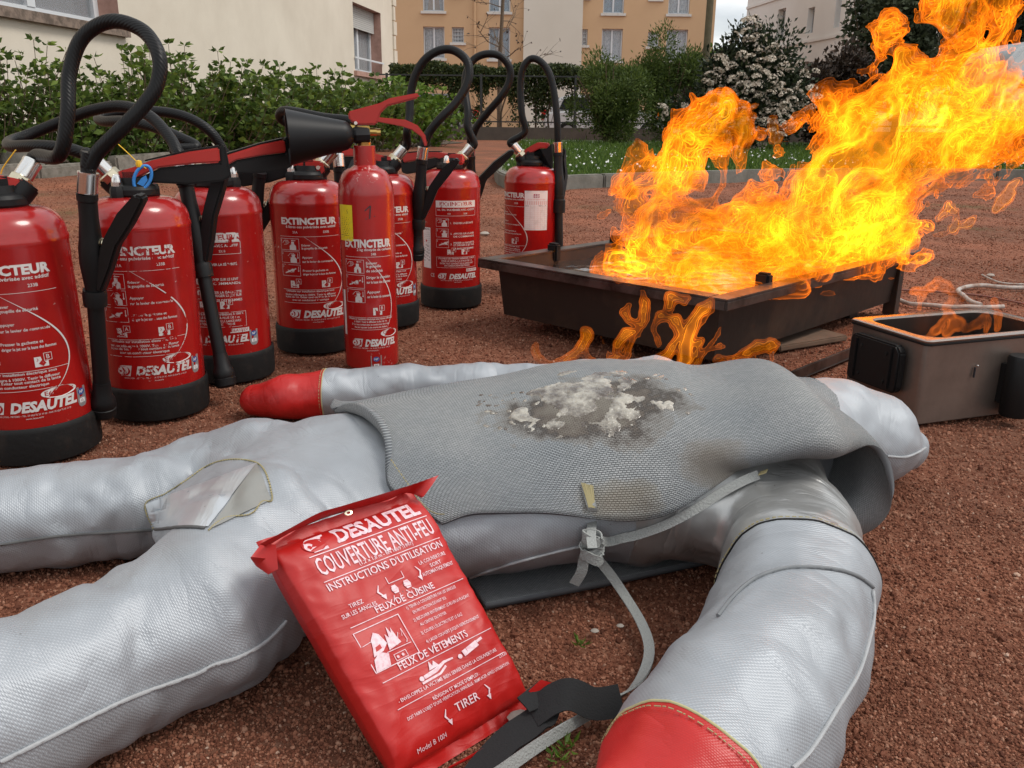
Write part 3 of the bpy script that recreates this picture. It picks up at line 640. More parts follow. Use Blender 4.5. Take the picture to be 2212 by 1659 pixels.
vb = cb(1600, 14.6, 1.95, 168, .75, 16000, .085, M_DRK, 26, 'flowering_shrub', 'dark leaved rounded shrub covered in off white flower heads', asp=.5, lumps=30)
rng = np.random.default_rng(8); M_FLW = mat('flower_petal', (.60, .54, .45), .8, vary=(30, (.42, .34, .27), .4, .65)); rx = 168*14.6*.96/FP
fm = []
for k in range(3):
    mb = MB()
    for q_ in range(44):
        u = rng.normal(size=3); u /= np.linalg.norm(u); u[2] = abs(u[2])*.7; c0 = Vector(u*.045*np.array((1.2, 1.2, .8))); t1 = Vector(rng.normal(size=3)).normalized(); t2 = t1.orthogonal().normalized()*.013; t3 = t1.cross(t2.normalized())*.013
        mb.add([c0+t2, c0+t3, c0-t2, c0-t3], [(0, 1, 2, 3)])
    fm.append(mb.mesh('flower_head', M_FLW, smooth=0))
cc_, _d = LASTC[0]; rel = cc_ / np.array((rx, .75, 1.0)) - np.array((0, 0, 1.0)); score = -rel[:, 1]*.9 + np.hypot(rel[:, 0], rel[:, 2])*.55 + rng.normal(0, .12, len(rel)); od = np.argsort(-score); chosen = []
for k in od:
    if len(chosen) >= 165: break
    if all(np.abs(cc_[k] - c_).max() > .105 for c_ in chosen): chosen.append(cc_[k])
for k, c_ in enumerate(chosen):
    o = link_obj('flower_head', fm[k % 3], vb); o.location = (c_[0], c_[1]-.04, c_[2]+.02); sc = rng.uniform(1.1, 1.9); o.scale = (sc, sc, sc); o.rotation_euler = (rng.normal(.4, .4), rng.normal(0, .4), rng.uniform(0, 6))
def bigtree(px, Y, h, rpx, n, size, mt, seed, label, base, ry=1.5):
    p = PY(px, 300, Y); rx = rpx*Y*.96/FP; rng = np.random.default_rng(seed); t_ = thing('leafy_tree', label, 'tree', (p.x, p.y, 0))
    c, d = crown_points(n, (0, 0, (h+base)/2), (rx, ry, (h-base)/2*1.05), rng, 34); leaves('crown', c, d, size*rng.uniform(.6, 1.3, len(c)), mt, t_, .6, seed)
    mb = MB(); mb.tube(crom([(0, 0, 0), (.05, 0, base), (0, 0, h*.8)], 5), np.linspace(.12, .04, 11), 8)
    for k in range(12): a = rng.uniform(0, 6.28); mb.tube(crom([(0, 0, base*.8+.1*k), (math.cos(a)*rx*.4, math.sin(a)*ry*.4, base+.2*k), (math.cos(a)*rx*.8, math.sin(a)*ry*.8, base + (h-base)*rng.uniform(.3, .9))], 4), np.linspace(.04, .01, 9), 5)
    mb.obj('trunk', M_STEM, t_, smooth=60); return t_
bigtree(1925, 19, 4.6, 140, 16000, .12, leaf_mat('grey_green_leaf', (.03, .04, .022), (.11, .13, .07), None, .15), 31, 'grey green broad tree partly behind the tallest flames', .7)
bigtree(2140, 21, 6.0, 165, 22000, .15, M_CON, 32, 'very dark dense tree in the top corner behind the flames', .2, 1.8)
bigtree(1700, 70, 6.5, 60, 5000, .35, M_HED, 33, 'distant small tree in the gap between the two apartment blocks', 1.2, 2.5)

# ---- lawn with kerb, grass, daisies
lk = [P(2400, 372, .09), P(2212, 368, .09), P(1750, 366, .09), P(1371, 376, .09), P(1222, 381, .09), P(1140, 384, .09), P(1092, 376, .09), P(1078, 358, .09), P(1092, 345, .09)]
for v in lk: v.z = 0
kr = crom(lk, 6)
far = [Vector((kr[-1].x+.3, 22.5, 0)), Vector((14, 22.5, 0)), Vector((14, kr[0].y, 0))]
M_LAWN = mat('lawn_soil', (.035, .055, .018), .95, vary=(3, (.06, .075, .025), .4, .7), bump=(60, .8, .03))
mb = MB(); poly = [v + Vector((0, 0, .06)) for v in kr] + [v + Vector((0, 0, .06)) for v in far]; mb.add(poly, [tuple(range(len(poly)))]); lo = mb.obj('lawn', M_LAWN, smooth=0); tag(lo, kind='structure')
kt = thing('lawn_kerb', 'grey concrete kerb stones curving round the front of the daisy lawn', 'kerb', (0, 0, 0)); acc = 0; last = kr[0]; seg = [kr[0]]
def kerbstone(a, b):
    mb = MB(); d = (b-a).normalized(); mb.bar(a + d*.008 + Vector((0, 0, .03)), b - d*.008 + Vector((0, 0, .03)), .09, .14); mb.obj('kerb_stone', M_KERB, kt, bevel=.012)
M_KERB = mat('kerb_concrete', (.20, .19, .165), .9, vary=(6, (.13, .125, .105), .4, .65), bump=(50, .4, .006))
for v in kr[1:]:
    if (v - last).length > .95:
        n_ = max(1, round((v-last).length/1.0))
        for k in range(n_): kerbstone(last.lerp(v, k/n_), last.lerp(v, (k+1)/n_))
        last = v
    elif (v - last).length > .28 and v.x < kr[26].x: kerbstone(last, v); last = v
def inpoly(x, y, pl_):
    c_ = np.zeros(len(x), bool); n_ = len(pl_)
    for i in range(n_):
        a, b = pl_[i], pl_[(i+1) % n_]; cnd = ((a.y > y) != (b.y > y)) & (x < (b.x-a.x)*(y-a.y)/((b.y-a.y)+1e-12)+a.x); c_ ^= cnd
    return c_
rng = np.random.default_rng(12); n = 110000; yy = 6.5 + 14*rng.beta(1, 2.4, n); xx = rng.uniform(-1, 13, n); ok = inpoly(xx, yy, poly); xx, yy = xx[ok], yy[ok]; n = len(xx)
d = np.stack([rng.normal(0, .35, n), rng.normal(0, .35, n), np.ones(n)], -1)
leaves('grass', np.stack([xx, yy, np.full(n, .055)], -1), d, (.035+.0035*yy)*rng.uniform(.5, 1.4, n), leaf_mat('grass_blade', (.035, .07, .012), (.15, .22, .035), [(.5, (.07, .13, .02))], .3), None, .16, 4)
tag(bpy.data.objects['grass'], 'short green grass of the lawn', 'grass', kind='stuff')
k = rng.random(n) < .009*np.clip(1.5+np.sin(xx*2.3)+np.sin(yy*1.7+xx), 0, 3); n2 = k.sum()
leaves('daisies', np.stack([xx[k]-.02, yy[k], np.full(n2, .115)+rng.normal(0, .01, n2)], -1), np.stack([np.ones(n2), rng.normal(0, .4, n2), rng.normal(0, .3, n2)], -1), np.full(n2, .024), mat('daisy_white', (.78, .78, .75), .7), None, 1.0, 5)
tag(bpy.data.objects['daisies'], 'tiny white daisies scattered through the lawn', 'daisies', kind='stuff')

# ---- vehicles beyond the hedge
M_CARW = mat('white_car_paint', (.66, .67, .68), .3, coat=.6, bump=(3, .02, .01)); M_CARG = mat('silver_car_paint', (.32, .33, .34), .3, metal=.3, coat=.6); M_CG = mat('car_glass', (.03, .035, .04), .08, coat=.4); M_TL = mat('red_tail_light', (.55, .015, .012), .2)
def car(loc, rz, M_paint, label, scale=1.0, tall=0):
    c_ = thing('parked_car', label, 'car', loc, rz, 'cars parked beyond the hedge')
    low = [(-2.05, .30), (-2.1, .62), (-2.02, .92), (-1.2, .98), (1.0, .96), (1.95, .80), (2.1, .58), (2.08, .30)]
    roof = [(-1.95, .95), (-1.72, 1.32+tall), (-1.3, 1.46+tall), (.1, 1.46+tall), (.55, 1.34+tall), (1.12, .95)]
    mb = MB(); mb.prism(low, 1.66); mb.obj('body', M_paint, c_, bevel=.06)
    mb = MB(); mb.prism(roof, 1.42); mb.obj('cabin', M_paint, c_, bevel=.07)
    for s in (-1, 1):
        for q_ in ([(-1.6, 1.0), (-1.45, 1.33), (-.62, 1.37), (-.62, 1.0)], [(-.52, 1.0), (-.52, 1.37), (.1, 1.37), (.45, 1.27), (.85, 1.0)]): mb = MB(); mb.prism(q_, .02, t0=s*.72-.01); mb.obj('side_window', M_CG, c_, smooth=0)
        for x_ in (-1.3, 1.35):
            Mx = Matrix.Translation((x_, s*.78, .32)) @ Matrix.Rotation(PI/2, 4, 'X'); mb = MB(); mb.lathe([(.0, -.09), (.28, -.09), (.32, -.06), (.32, .06), (.28, .09), (0, .09)], 20, Mx, cap=False); wo = mb.obj('wheel', M_RUB, c_); mb = MB(); mb.lathe([(.0, -.095), (.18, -.095), (.19, .095), (0, .095)], 14, Mx, cap=False); mb.obj('rim', M_SILV, wo)
        mb = MB(); mb.box((-2.12, s*.62-.14, .66), (-2.0, s*.62+.14, .98)); mb.obj('tail_light', M_TL, c_, bevel=.02)
        mb = MB(); mb.box((1.98, s*.6-.16, .6), (2.1, s*.6+.16, .74)); mb.obj('headlight', M_GLASS_T, c_, bevel=.02)
    Mr = Matrix(); mb = MB(); mb.add([(-1.93, -.6, 1.0), (-1.93, .6, 1.0), (-1.76, .55, 1.3), (-1.76, -.55, 1.3)], [(0, 1, 2, 3)]); mb.obj('rear_window', M_CG, c_, smooth=0)
    mb = MB(); mb.add([(1.11, -.64, .98), (1.11, .64, .98), (.6, .58, 1.33), (.6, -.58, 1.33)], [(0, 1, 2, 3)]); mb.obj('windscreen', M_CG, c_, smooth=0); return c_
p = PY(1172, 265, 30); car((p.x+2.1, 30, -.12), 0, M_CARW, 'white parked car with a red tail light showing through the hedge')
p = PY(1030, 265, 30.5); car((p.x-2.1, 30.5, -.12), PI, M_CARG, 'silver parked car seen through the hedge stems behind the tall hoses')
p = PY(1262, 265, 30)
# white van at the right edge
pv = PY(2150, 300, 17.2); vn = thing('white_van', 'white van with rounded roof edge at the right side behind the flames', 'van', (pv.x+2.45, 17.2, 0), R_(0))
mb = MB(); mb.prism([(-2.5, .35), (-2.58, .9), (-2.5, 1.6), (-2.2, 2.02), (-1.6, 2.1), (2.4, 2.1), (2.5, .35)], 1.9, Matrix.Translation((0, .95, 0))); mb.obj('body', M_CARW, vn, bevel=.09)
mb = MB(); mb.prism([(-2.2, 1.2), (-2.02, 1.62), (-1.3, 1.7), (-1.2, 1.2)], .02, Matrix.Translation((0, -.005, 0))); mb.obj('side_window', M_CG, vn, smooth=0)
for x_ in (-1.7, 1.6):
    Mx = Matrix.Translation((x_, .08, .34)) @ Matrix.Rotation(PI/2, 4, 'X'); mb = MB(); mb.lathe([(0, -.1), (.3, -.1), (.34, -.06), (.34, .08), (0, .08)], 20, Mx, cap=False); mb.obj('wheel', M_RUB, vn)
mb = MB(); mb.box((-2.55, -.03, .38), (2.45, .02, .62)); mb.obj('side_moulding', M_RUB, vn, bevel=.02)

# ============================================================ EXTINGUISHERS
def gpos(px, py, r=.084):                        # base centre from the frame point of its front bottom edge
    g = P(px, py, 0); h_ = Vector((g.x, g.y, 0)).normalized(); return Vector((g.x, g.y, 0)) + h_*r
BR, RR = .08, .084
def water_body_profile():
    p = [(.0, .03), (.0785, .03), (BR, .05), (BR, .312), (BR+.0006, .314), (BR+.0012, .318), (BR+.0006, .322), (.0795, .325)]
    for k in range(1, 11): a = k/10*PI/2; p.append((.032 + .0475*math.cos(a)**.75 if k < 10 else .032, .325 + .038*math.sin(a)))
    return p + [(.030, .366), (.030, .378), (0, .378)]
ME_BODY = MB().lathe(water_body_profile(), 56, cap=False).mesh('body', M_RED, smooth=30)
ME_RING = MB().lathe([(0, .001), (.078, .001), (.083, .004), (RR, .012), (.0845, .05), (.0835, .056), (.0812, .058), (.0808, .05)], 56, cap=False).mesh('base_ring', M_RUB, smooth=40)
def cap_mesh():
    mb = MB(); mb.lathe([(0, .362), (.034, .362), (.037, .366), (.037, .374), (.034, .379), (.026, .382), (.024, .392), (.0, .392)], 32, cap=False)
    return mb.mesh('valve_cap', M_BLK, smooth=30)
ME_CAP = cap_mesh()
def head_mesh():                                 # local: outlet towards -x, lever towards +x
    mb = MB(); mb.box((-.020, -.013, .385), (.026, .013, .412)); mb.box((-.012, -.012, .405), (.014, .012, .422))
    mb.tube([(-.010, 0, .385), (-.024, 0, .398), (-.036, 0, .410)], [.017, .0165, .015], 16); mb.tube([(-.036, 0, .41), (-.030, 0, .404)], [.016, .016], 8)
    mb.v = [(x-.006, y, z-.018) for x, y, z in mb.v]; return mb.mesh('valve_head', M_BLK, smooth=35, bevel=.003)
ME_HEAD = head_mesh()
def nut_meshes():
    e_ = MB(); e_.lathe([(.0, .352), (.011, .352), (.0125, .356), (.0125, .374), (.010, .380), (.0, .380)], 8, Matrix.Translation((-.022, -.026, 0)), cap=False)
    e_.bar((-.022, -.026, .366), (0, 0, .366), .022, .016)
    n_ = MB(); n_.lathe([(0, .378), (.0085, .378), (.0085, .386)], 6, Matrix.Translation((-.022, -.026, 0)), cap=False); n_.lathe([(.0078, .386), (.0076, .391), (.006, .396), (.003, .3985), (0, .399)], 14, Matrix.Translation((-.022, -.026, 0)), cap=False)
    return e_.mesh('lug', M_BLK, smooth=30), n_.mesh('acorn_nut', M_CHR, smooth=30)
ME_LUG, ME_NUT = nut_meshes()
def lever_meshes(Ln=.165, short=False):
    # red upper channel, black grip below, pin
    if short: red = [(-.012, .008), (-.018, -.004), (-.010, -.016), (.01, -.006), (.02, .004), (.045, .012), (.068, .010), (.070, .022), (.04, .026), (.015, .018)]; blk = [(.02, .004), (.045, .010), (.048, -.03), (.075, -.034), (.080, .02), (.068, .012)]
    else: red = [(-.022, .004), (-.022, -.012), (-.012, -.019), (.006, -.014), (.028, -.002), (.060, .0075), (.110, .0085), (Ln-.01, .0075), (Ln-.008, .026), (.11, .024), (.05, .017), (.018, .010)]; blk = [(.028, -.0025), (.060, .0065), (.110, .0075), (Ln-.011, .0065), (Ln-.007, .029), (Ln+.002, .029), (Ln+.003, -.012), (Ln-.012, -.017), (.10, -.017), (.04, -.010)]
    red = [(x, z*1.25) for x, z in red]; blk = [(x, z*1.25) for x, z in blk]; a = MB().prism(red, .024).mesh('lever', M_RED2, smooth=30, bevel=.0025)
    b = MB().prism(blk, .018).mesh('grip', M_BLK, smooth=30, bevel=.003)
    if not short: c = MB().prism([(.04, .0205), (.11, .0302), (Ln-.008, .0330), (Ln-.008, .0362), (.11, .0332), (.04, .023)], .015).mesh('grip_pad', M_BLK, smooth=30, bevel=.001)
    else: c = None
    p_ = MB().tube([(-.008, -.0135, -.006), (-.008, .0135, -.006)], .0042, 12).mesh('pin', M_CHR)
    return a, b, c, p_
LEV = lever_meshes(); LEVS = lever_meshes(short=True)
def fitting(p, d):                                # ferrule at p pointing along d (towards the hose)
    p = Vector(p); d = Vector(d).normalized(); Mx = Matrix.Translation(p) @ d.to_track_quat('Z', 'Y').to_matrix().to_4x4()
    a = MB().lathe([(0, 0), (.0165, 0), (.0165, .011), (.014, .013), (0, .013)], 8, Mx, cap=False)
    b = MB().lathe([(.0125, .012), (.0132, .014), (.0132, .036), (.0138, .038), (.0138, .041), (.010, .041)], 28, Mx, cap=False); return a, b
def lance(base, top, trig_dir, parent, tip=True, Lh=None, arm=(.028, .055)):
    """spray lance hanging from the hose: base = lower end, top = upper end where the ferrule sits"""
    base = Vector(base); top = Vector(top); ax = (top - base).normalized(); L_ = (top - base).length; Q = ax.to_track_quat('Z', 'Y').to_matrix()
    td = Vector(trig_dir); td = (td - ax*td.dot(ax)).normalized(); sdv = ax.cross(td)
    Mx = Matrix((td, sdv, ax)).transposed().to_4x4(); Mx.translation = base
    g = MB(); h1_, h2_ = L_-.152, L_; kz, kr = .868, .84
    g.lathe([(r_*kr, h1_ + z_*kz) for r_, z_ in ((.0, 0), (.0145, 0), (.0150, .02), (.0165, .03), (.020, .06), (.020, .085), (.0180, .10), (.0150, .135), (.0150, .163), (.0165, .165), (.0165, .175), (0, .175))], 24, Mx, cap=False)
    g.lathe([(0, h1_-.012), (.0160, h1_-.012), (.0168, h1_+.004), (.0155, h1_+.012), (.0, h1_+.012)], 20, Mx, cap=False)
    lo_ = g.obj('lance_grip', M_BLK, parent)
    g = MB(); g.tube([Mx @ Vector((0, 0, .0)), Mx @ Vector((0, 0, h1_))], .0115, 16); g.obj('lance_tube', M_BLK, parent)
    if tip: g = MB(); g.lathe([(0, -.03), (.014, -.03), (.018, -.026), (.0185, -.014), (.0175, -.013), (.0185, -.010), (.018, .0), (.014, .008), (.0125, .03), (0, .03)], 22, Mx, cap=False); g.obj('nozzle', M_BLK, parent)
    g = MB(); a0 = h1_+.015; tp = [(.006, a0), (.014, a0-.004), (.030, a0+.035), (.042, a0+.070), (arm[0]+.034, a0+.105), (arm[1]+.034, a0+.140), (arm[1]+.034, a0+.148), (arm[1]+.022, a0+.149), (arm[0]+.014, a0+.118), (.022, a0+.078), (.012, a0+.05)]
    g.prism(tp, .020, Mx); g.obj('trigger', M_BLK, parent, bevel=.003)
    sp = MB(); sp.tube([Mx @ Vector((.012 + .024*k/60, .0055*math.sin(k*.65), a0+.070 + .002*k/60 + .0055*math.cos(k*.65))) for k in range(61)], .0011, 5); sp.obj('spring', M_NICK, parent)
    return Mx

def logo(p, cx, cy, k):
    q = lambda l: [(cx + x*k, cy + y*k) for x, y in l]
    p.poly(q([(-.010, -.0088), (.0065, -.0088), (.0105, .0088), (-.006, .0088)])); p.ell(cx-.0045*k, cy-.0005*k, .0115*k, .0080*k, 1); p.ell(cx-.0050*k, cy+.0010*k, .0088*k, .0078*k); p.ell(cx-.0095*k, cy+.0002*k, .0074*k, .0064*k, 1)
    p.ell(cx-.0100*k, cy-.0010*k, .0052*k, .0050*k); p.ell(cx-.0100*k, cy-.0010*k, .0022*k, .0020*k, 1)
def label_A(rotx=0, variant='A'):
    p = Print(); X = lambda v: v
    W = .088                                       # half width in arc metres
    if variant == 'A':
        p.text('EXTINCTEUR', 0, .277, .0125, .122, 'c', .048); p.text('6 litres eau pulvérisée avec additif', .004, .2685, .0050, .108, 'c', .015)
        p.text('21A', -.030, .2595, .0045, None, 'c', .01); p.text('233B', .034, .2595, .0045, None, 'c', .01)
        p.rect(-.067, .2525, .066, .2531); steps = [('Enlever', 'la goupille de sécurité'), ('Appuyer', 'sur le levier de commande'), ('Presser la gachette et', 'diriger le jet sur la base des flammes')]
        ys = [.241, .2145, .187]; sx = -.066; tx = -.018
        for k, (y, st) in enumerate(zip(ys, steps)):
            picto(p, sx, y-.0165, .043, .024, k); p.text(st[0], tx, y-.008, .0042, None, 'l', .012); p.text(st[1], tx, y-.0155, .0042, (.070 if k == 2 else None), 'l', .012)
        pa(p, -.036, .139, .021, 'A'); pa(p, .030, .139, .021, 'B')
        p.rect(-.067, .1345, .066, .1351); p.rect(-.067, .1065, .052, .1071)
        for k, s_ in enumerate(('Utilisable sur installation électrique sous', 'tension inférieure à 1000V. Tenir le diffuseur', 'à plus de 1m. Éviter tout contact de la lance', 'avec un conducteur électrique')): p.text(s_, -.006, .1285-.0062*k, .0040, (.105, .112, .112, .078)[k], 'c', .012)
        p.stroke([(-.012 + .0*k + .082*math.sin((k/30)*2.55)*1.0, .2525 - .150*(k/30)**1.0 * (1.0) ) for k in range(31)], [.0004 + .0022*math.sin(k/30*PI)**1.5 for k in range(31)])
        p.ell(.046, .0985, .026, .0078); p.text('E6A15EV', .046, .0953, .0062, .042, 'c', .012, mat_=1)
        logo(p, -.038, .0828, 1)
        p.text('DESAUTEL', -.022, .0745, .0140, .092, 'l', .05, .25); p.text('69330 LYON - MEYZIEU - TEL. 33 (0)4 72 25 33 00 - FAX 33 (0)4 72 25 33 33', .008, .0685, .0024, .100, 'c'); p.text('www.desautel.fr', .008, .0645, .0024, None, 'c')
    else:
        p.rect(-.052, .270, .062, .2865); p.text('EXTINCTEUR', .005, .2735, .0092, .092, 'c', .03, mat_=1)
        p.frame(-.052, .2475, .062, .2697, .0007); p.text('6 L  EAU PULVÉRISÉE AVEC ADDITIF', .005, .261, .0045, .104, 'c', .018); p.text('13A', -.016, .2515, .0038, None, 'c', .01); p.text('233B', .028, .2515, .0038, None, 'c', .01)
        for k, st in enumerate((('1.', 'ENLEVER LA SÉCURITÉ'), ('2.', 'APPUYER SUR LE LEVIER', 'DE COMMANDE'), ('3.', 'PRESSER LA GACHETTE', 'ET DIRIGER LE JET SUR', 'LA BASE DES FLAMMES'))):
            y = (.236, .2085, .181)[k]; picto(p, -.052, y-.016, .034, .022, k); p.text(st[0], -.013, y-.009, .0042, None, 'l', .015)
            for q_, s_ in enumerate(st[1:]): p.text(s_, -.005, y-.009-.0075*q_+(.0035 if k == 2 else 0), .0044, (.062 if k else .058), 'l', .015)
        pa(p, -.012, .146, .019, 'A'); pa(p, .026, .146, .019, 'B'); p.frame(-.052, .112, .062, .1405, .0006)
        for k, s_ in enumerate(('UTILISABLE SUR TENSION INFÉRIEURE À 1000 V.', 'TENIR LE DIFFUSEUR À PLUS DE 1 m', 'ÉVITER TOUT CONTACT DE LA LANCE AVEC', 'UN CONDUCTEUR ÉLECTRIQUE')): p.text(s_, .005, .1345-.0065*k, .0040, (.105, .088, .094, .07)[k], 'c', .015)
        p.rect(.030, .1005, .066, .1085); p.text('E6A15EV', .048, .1022, .0052, .032, 'c', .012, mat_=1)
        logo(p, -.034, .0893, .92)
        p.text('DESAUTEL', -.018, .0815, .0125, .083, 'l', .05, .25); p.text('69330 LYON - MEYZIEU - TEL. 33 (0)4 72 25 33 00 - FAX 33 (0)4 72 25 33 33', .006, .0762, .0022, .092, 'c'); p.text('www.desautel.fr', .006, .0728, .0022, None, 'c')
        p.text('CE', -.071, .086, .0095, .012, 'l', 0)
    return p
def picto(p, x, y, w_, h_, k):
    t_ = .0006; p.frame(x, y, x+w_, y+h_, t_); p.text(str(k+1), x+.0018, y+h_-.0066, .0046, None, 'l', .005)
    # hand on valve drawn in line and solid
    cx, cy = x + w_*.68, y + h_*.36
    if k < 2:
        p.poly([(cx-.007, y+.0008), (cx+.007, y+.0008), (cx+.007, cy), (cx+.0045, cy+.003), (cx-.0045, cy+.003), (cx-.007, cy)]); p.rect(cx-.003, cy+.003, cx+.003, cy+.009)
        hx = x + w_*(.34 if k == 0 else .62); hy = y + h_*.72; p.stroke([(hx-.010, hy-.003), (hx-.004, hy+.003), (hx+.003, hy+.003), (hx+.007, hy-.001), (hx+.002, hy-.005), (hx-.006, hy-.006)], .0007)
        for q_ in range(3): p.stroke([(hx-.002+q_*.0025, hy+.002), (hx-.001+q_*.0025, hy-.004)], .0006)
    else:
        p.stroke([(x+.008, y+.006), (x+.018, y+.010), (x+.034, y+.016)], [.002, .0035, .002]); p.stroke([(x+.014, y+.013), (x+.021, y+.008), (x+.029, y+.009)], .0008); p.ell(x+.026, y+.0125, .004, .003)
    ax = x + (.026 if k == 0 else w_-.004); ay = y+h_-.004
    if k == 0: p.stroke([(ax+.010, ay), (ax+.003, ay)], .0009); p.poly([(ax, ay), (ax+.003, ay+.0017), (ax+.003, ay-.0017)])
    else: p.stroke([(ax, ay), (ax, ay-.008)], .0009); p.poly([(ax, ay-.011), (ax-.0017, ay-.008), (ax+.0017, ay-.008)])
def pa(p, x, y, s, ch):
    p.poly([(x-s*.5, y-s*.5+.0105), (x+s*.35, y-s*.5+.0105), (x+s*.35, y+.008), (x, y+.006), (x-s*.1, y+.0145), (x-s*.5, y+.0145)])
    if ch == 'A': p.stroke([(x-.008, y+.004), (x+.005, y+.0015)], .0012, 1); p.stroke([(x-.007, y+.0012), (x+.004, y+.0045)], .0012, 1)
    else: p.poly([(x-.001, y+.0095), (x+.0045, y+.005), (x, y+.0005), (x-.0055, y+.005)], 1)
    p.stroke([(x-.0075, y+.008), (x-.0055, y+.0105), (x-.007, y+.0125)], .0008, 1)
    p.frame(x+.002, y+.008, x+.013, y+.019, .0006); p.text(ch, x+.0075, y+.0105, .0062, None, 'c', .0)
def nf_badge(sticker=False, plain=False):
    p = Print()
    p.poly([(-.009, .030), (-.009, .008), (-.0075, .003), (-.004, .0), (.004, 0), (.0075, .003), (.009, .008), (.009, .030)] if not plain else [(-.011, .030), (-.011, 0), (.011, 0), (.011, .030)], 0)
    p.ell(0, .0225, .0066, .0050, 1); p.text('NF', 0, .0202, .0046, None, 'c', .015, .2, mat_=2); p.rect(-.0055, .006, .0055, .0125, 2); p.text('15', 0, .0072, .0038, None, 'c', .01, mat_=3); return p
def cyl_map(R, phi):                               # phi measured from -y (towards the camera), positive to the right
    def f(x, z, l_): a = phi + x / R; return (R + l_) * math.sin(a), -(R + l_) * math.cos(a), z
    return f
LBL_A, LBL_B = label_A(), label_A(variant='B')
LBL_A.items = [([(x, y + (.007 if max(q[1] for q in v) < .166 else 0)) for x, y in v], f, mi) for v, f, mi in LBL_A.items]
def remap(pr, fn, name, mats, parent):
    mb = MB()
    for k, (v, f, mi) in enumerate(pr.items): mb.cur = mi; mb.add([fn(x, y, .0003 + k*.0000035) for x, y in v], f)
    me = bpy.data.meshes.new(name); me.from_pydata(mb.v, [], mb.f)
    for q_ in mats: me.materials.append(q_)
    me.polygons.foreach_set('material_index', mb.mi); me.update(); return link_obj(name, me, parent)
GRP = 'red water extinguishers standing in rows'
def water_ext(px, py, label, phi=0, variant='A', lever_az=None, lever_pitch=4, short=False, nut_rot=0, head_az=None, worn=False, badge=None, lean=(0, 0)):
    c = gpos(px, py); e_ = thing('water_extinguisher', label, 'fire extinguisher', c, 0, GRP)
    view = math.atan2(c.x, c.y)                    # rotate so that local -y looks at the camera
    rz = -view; e_.rotation_euler = (lean[0], lean[1], rz)
    link_obj('body', ME_BODY, e_); link_obj('base_ring', ME_RING, e_); cp = link_obj('valve_cap', ME_CAP, e_)
    lg = link_obj('lug', ME_LUG, e_); nu = link_obj('acorn_nut', ME_NUT, e_); lg.rotation_euler.z = nu.rotation_euler.z = R_(nut_rot)
    l2 = MB(); lg2 = link_obj('lug', ME_LUG, e_); nu2 = link_obj('acorn_nut', ME_NUT, e_); lg2.rotation_euler.z = nu2.rotation_euler.z = R_(nut_rot+180)
    hd_ = link_obj('valve_head', ME_HEAD, e_); hd_.rotation_euler.z = R_(lever_az if head_az is None else head_az)
    a, b, c3, pn = LEVS if short else LEV
    lv = link_obj('lever', a, e_); az = R_(lever_az); lv.location = (-.018*math.cos(az), -.018*math.sin(az), .393); lv.rotation_euler = (0, -R_(lever_pitch), az)
    for me_, nm in ((b, 'grip'), (c3, 'grip_pad'), (pn, 'pin')):
        if me_: link_obj(nm, me_, lv)
    remap(LBL_A if variant == 'A' else LBL_B, cyl_map(BR, R_(phi)), 'label_print', [M_WHTW if worn else M_WHT, M_RED], e_)
    if badge is not None: remap(nf_badge(), cyl_map(BR, R_(phi + badge)), 'approval_badge', [M_SILV, M_BLU, M_WHTC, M_INK], e_).location.z = .072
    bpy.context.view_layer.update(); return e_, c
def W2L(o, pts): mi = o.matrix_world.inverted(); return [mi @ Vector(p) for p in pts]
def add_hose(e_, pts_world, start_dir=None, head_local=None, az=0, r=.0098):
    """hose from the valve outlet along world points to the lance ferrule"""
    Mz = Matrix.Rotation(R_(az), 4, 'Z'); o0 = Mz @ Vector((-.030, 0, .390)); dr = (Mz @ Vector((-.66, 0, .75))).normalized()
    pl_ = W2L(e_, pts_world); f_end = pl_[-1]; f_dir = (pl_[-2] - pl_[-1]).normalized()
    for (q_, d_) in ((o0, dr), (f_end - f_dir*.012, f_dir)):
        a, b = fitting(q_, d_)
        if q_ is o0: a.obj('hose_nut', M_NICK, e_, smooth=25)
        b.obj('ferrule', M_CHR, e_, smooth=40)
    s0 = o0 + dr*.036; s1 = o0 + dr*.052; en = f_end + f_dir*.024; en1 = f_end + f_dir*.055
    MB().tube(crom([s0, s1] + pl_[:-1] + [en1, en], 10), r, 14).obj('hose', M_HOSE, e_, smooth=60); return f_end
def add_lance(e_, base_w, top_w, trig_w, **k):
    b, t_ = W2L(e_, [base_w, top_w]); q_ = (e_.matrix_world.inverted().to_3x3() @ Vector(trig_w)); ax = (t_ - b).normalized()
    lance(b, t_, q_, e_, **k)

# positions: frame points with distances chosen from the bottles themselves
def pts(l, *ys):                                    # [(x,y,Y)...] -> world
    return [PY(*q_) for q_ in l]
Z2 = lambda x, y: ((1200 + x/1.6385)/1.8228, (y/1.6385)/1.8228)
E1, c1 = water_ext(100, 1006, 'nearest red water extinguisher at the left edge, its hose standing in a tall loop', -8, 'A', 185, 4, nut_rot=-4, head_az=180+0, badge=58, lean=(0, R_(-1)))
add_hose(E1, pts([(128, 335, c1.y), (146, 250, c1.y), (150, 160, c1.y+.02), (178, 82, c1.y+.03), (240, 46, c1.y+.03), (308, 66, c1.y+.02), (343, 120, c1.y), (340, 180, c1.y-.01), (310, 228, c1.y-.02), (262, 278, c1.y-.03), (212, 328, c1.y-.03), (191, 362, c1.y-.03), (188, 418, c1.y-.03)]), az=180+28)
add_lance(E1, PY(222, 862, c1.y+.02), PY(188, 418, c1.y-.03), (1, -.1, .1), arm=(.030, .048))
E2, c2 = water_ext(349, 913, 'red water extinguisher with worn lettering and a blue pull ring on its lever', -6, 'A', -8, 5, nut_rot=-8, worn=True, badge=58)
ya = c2.y
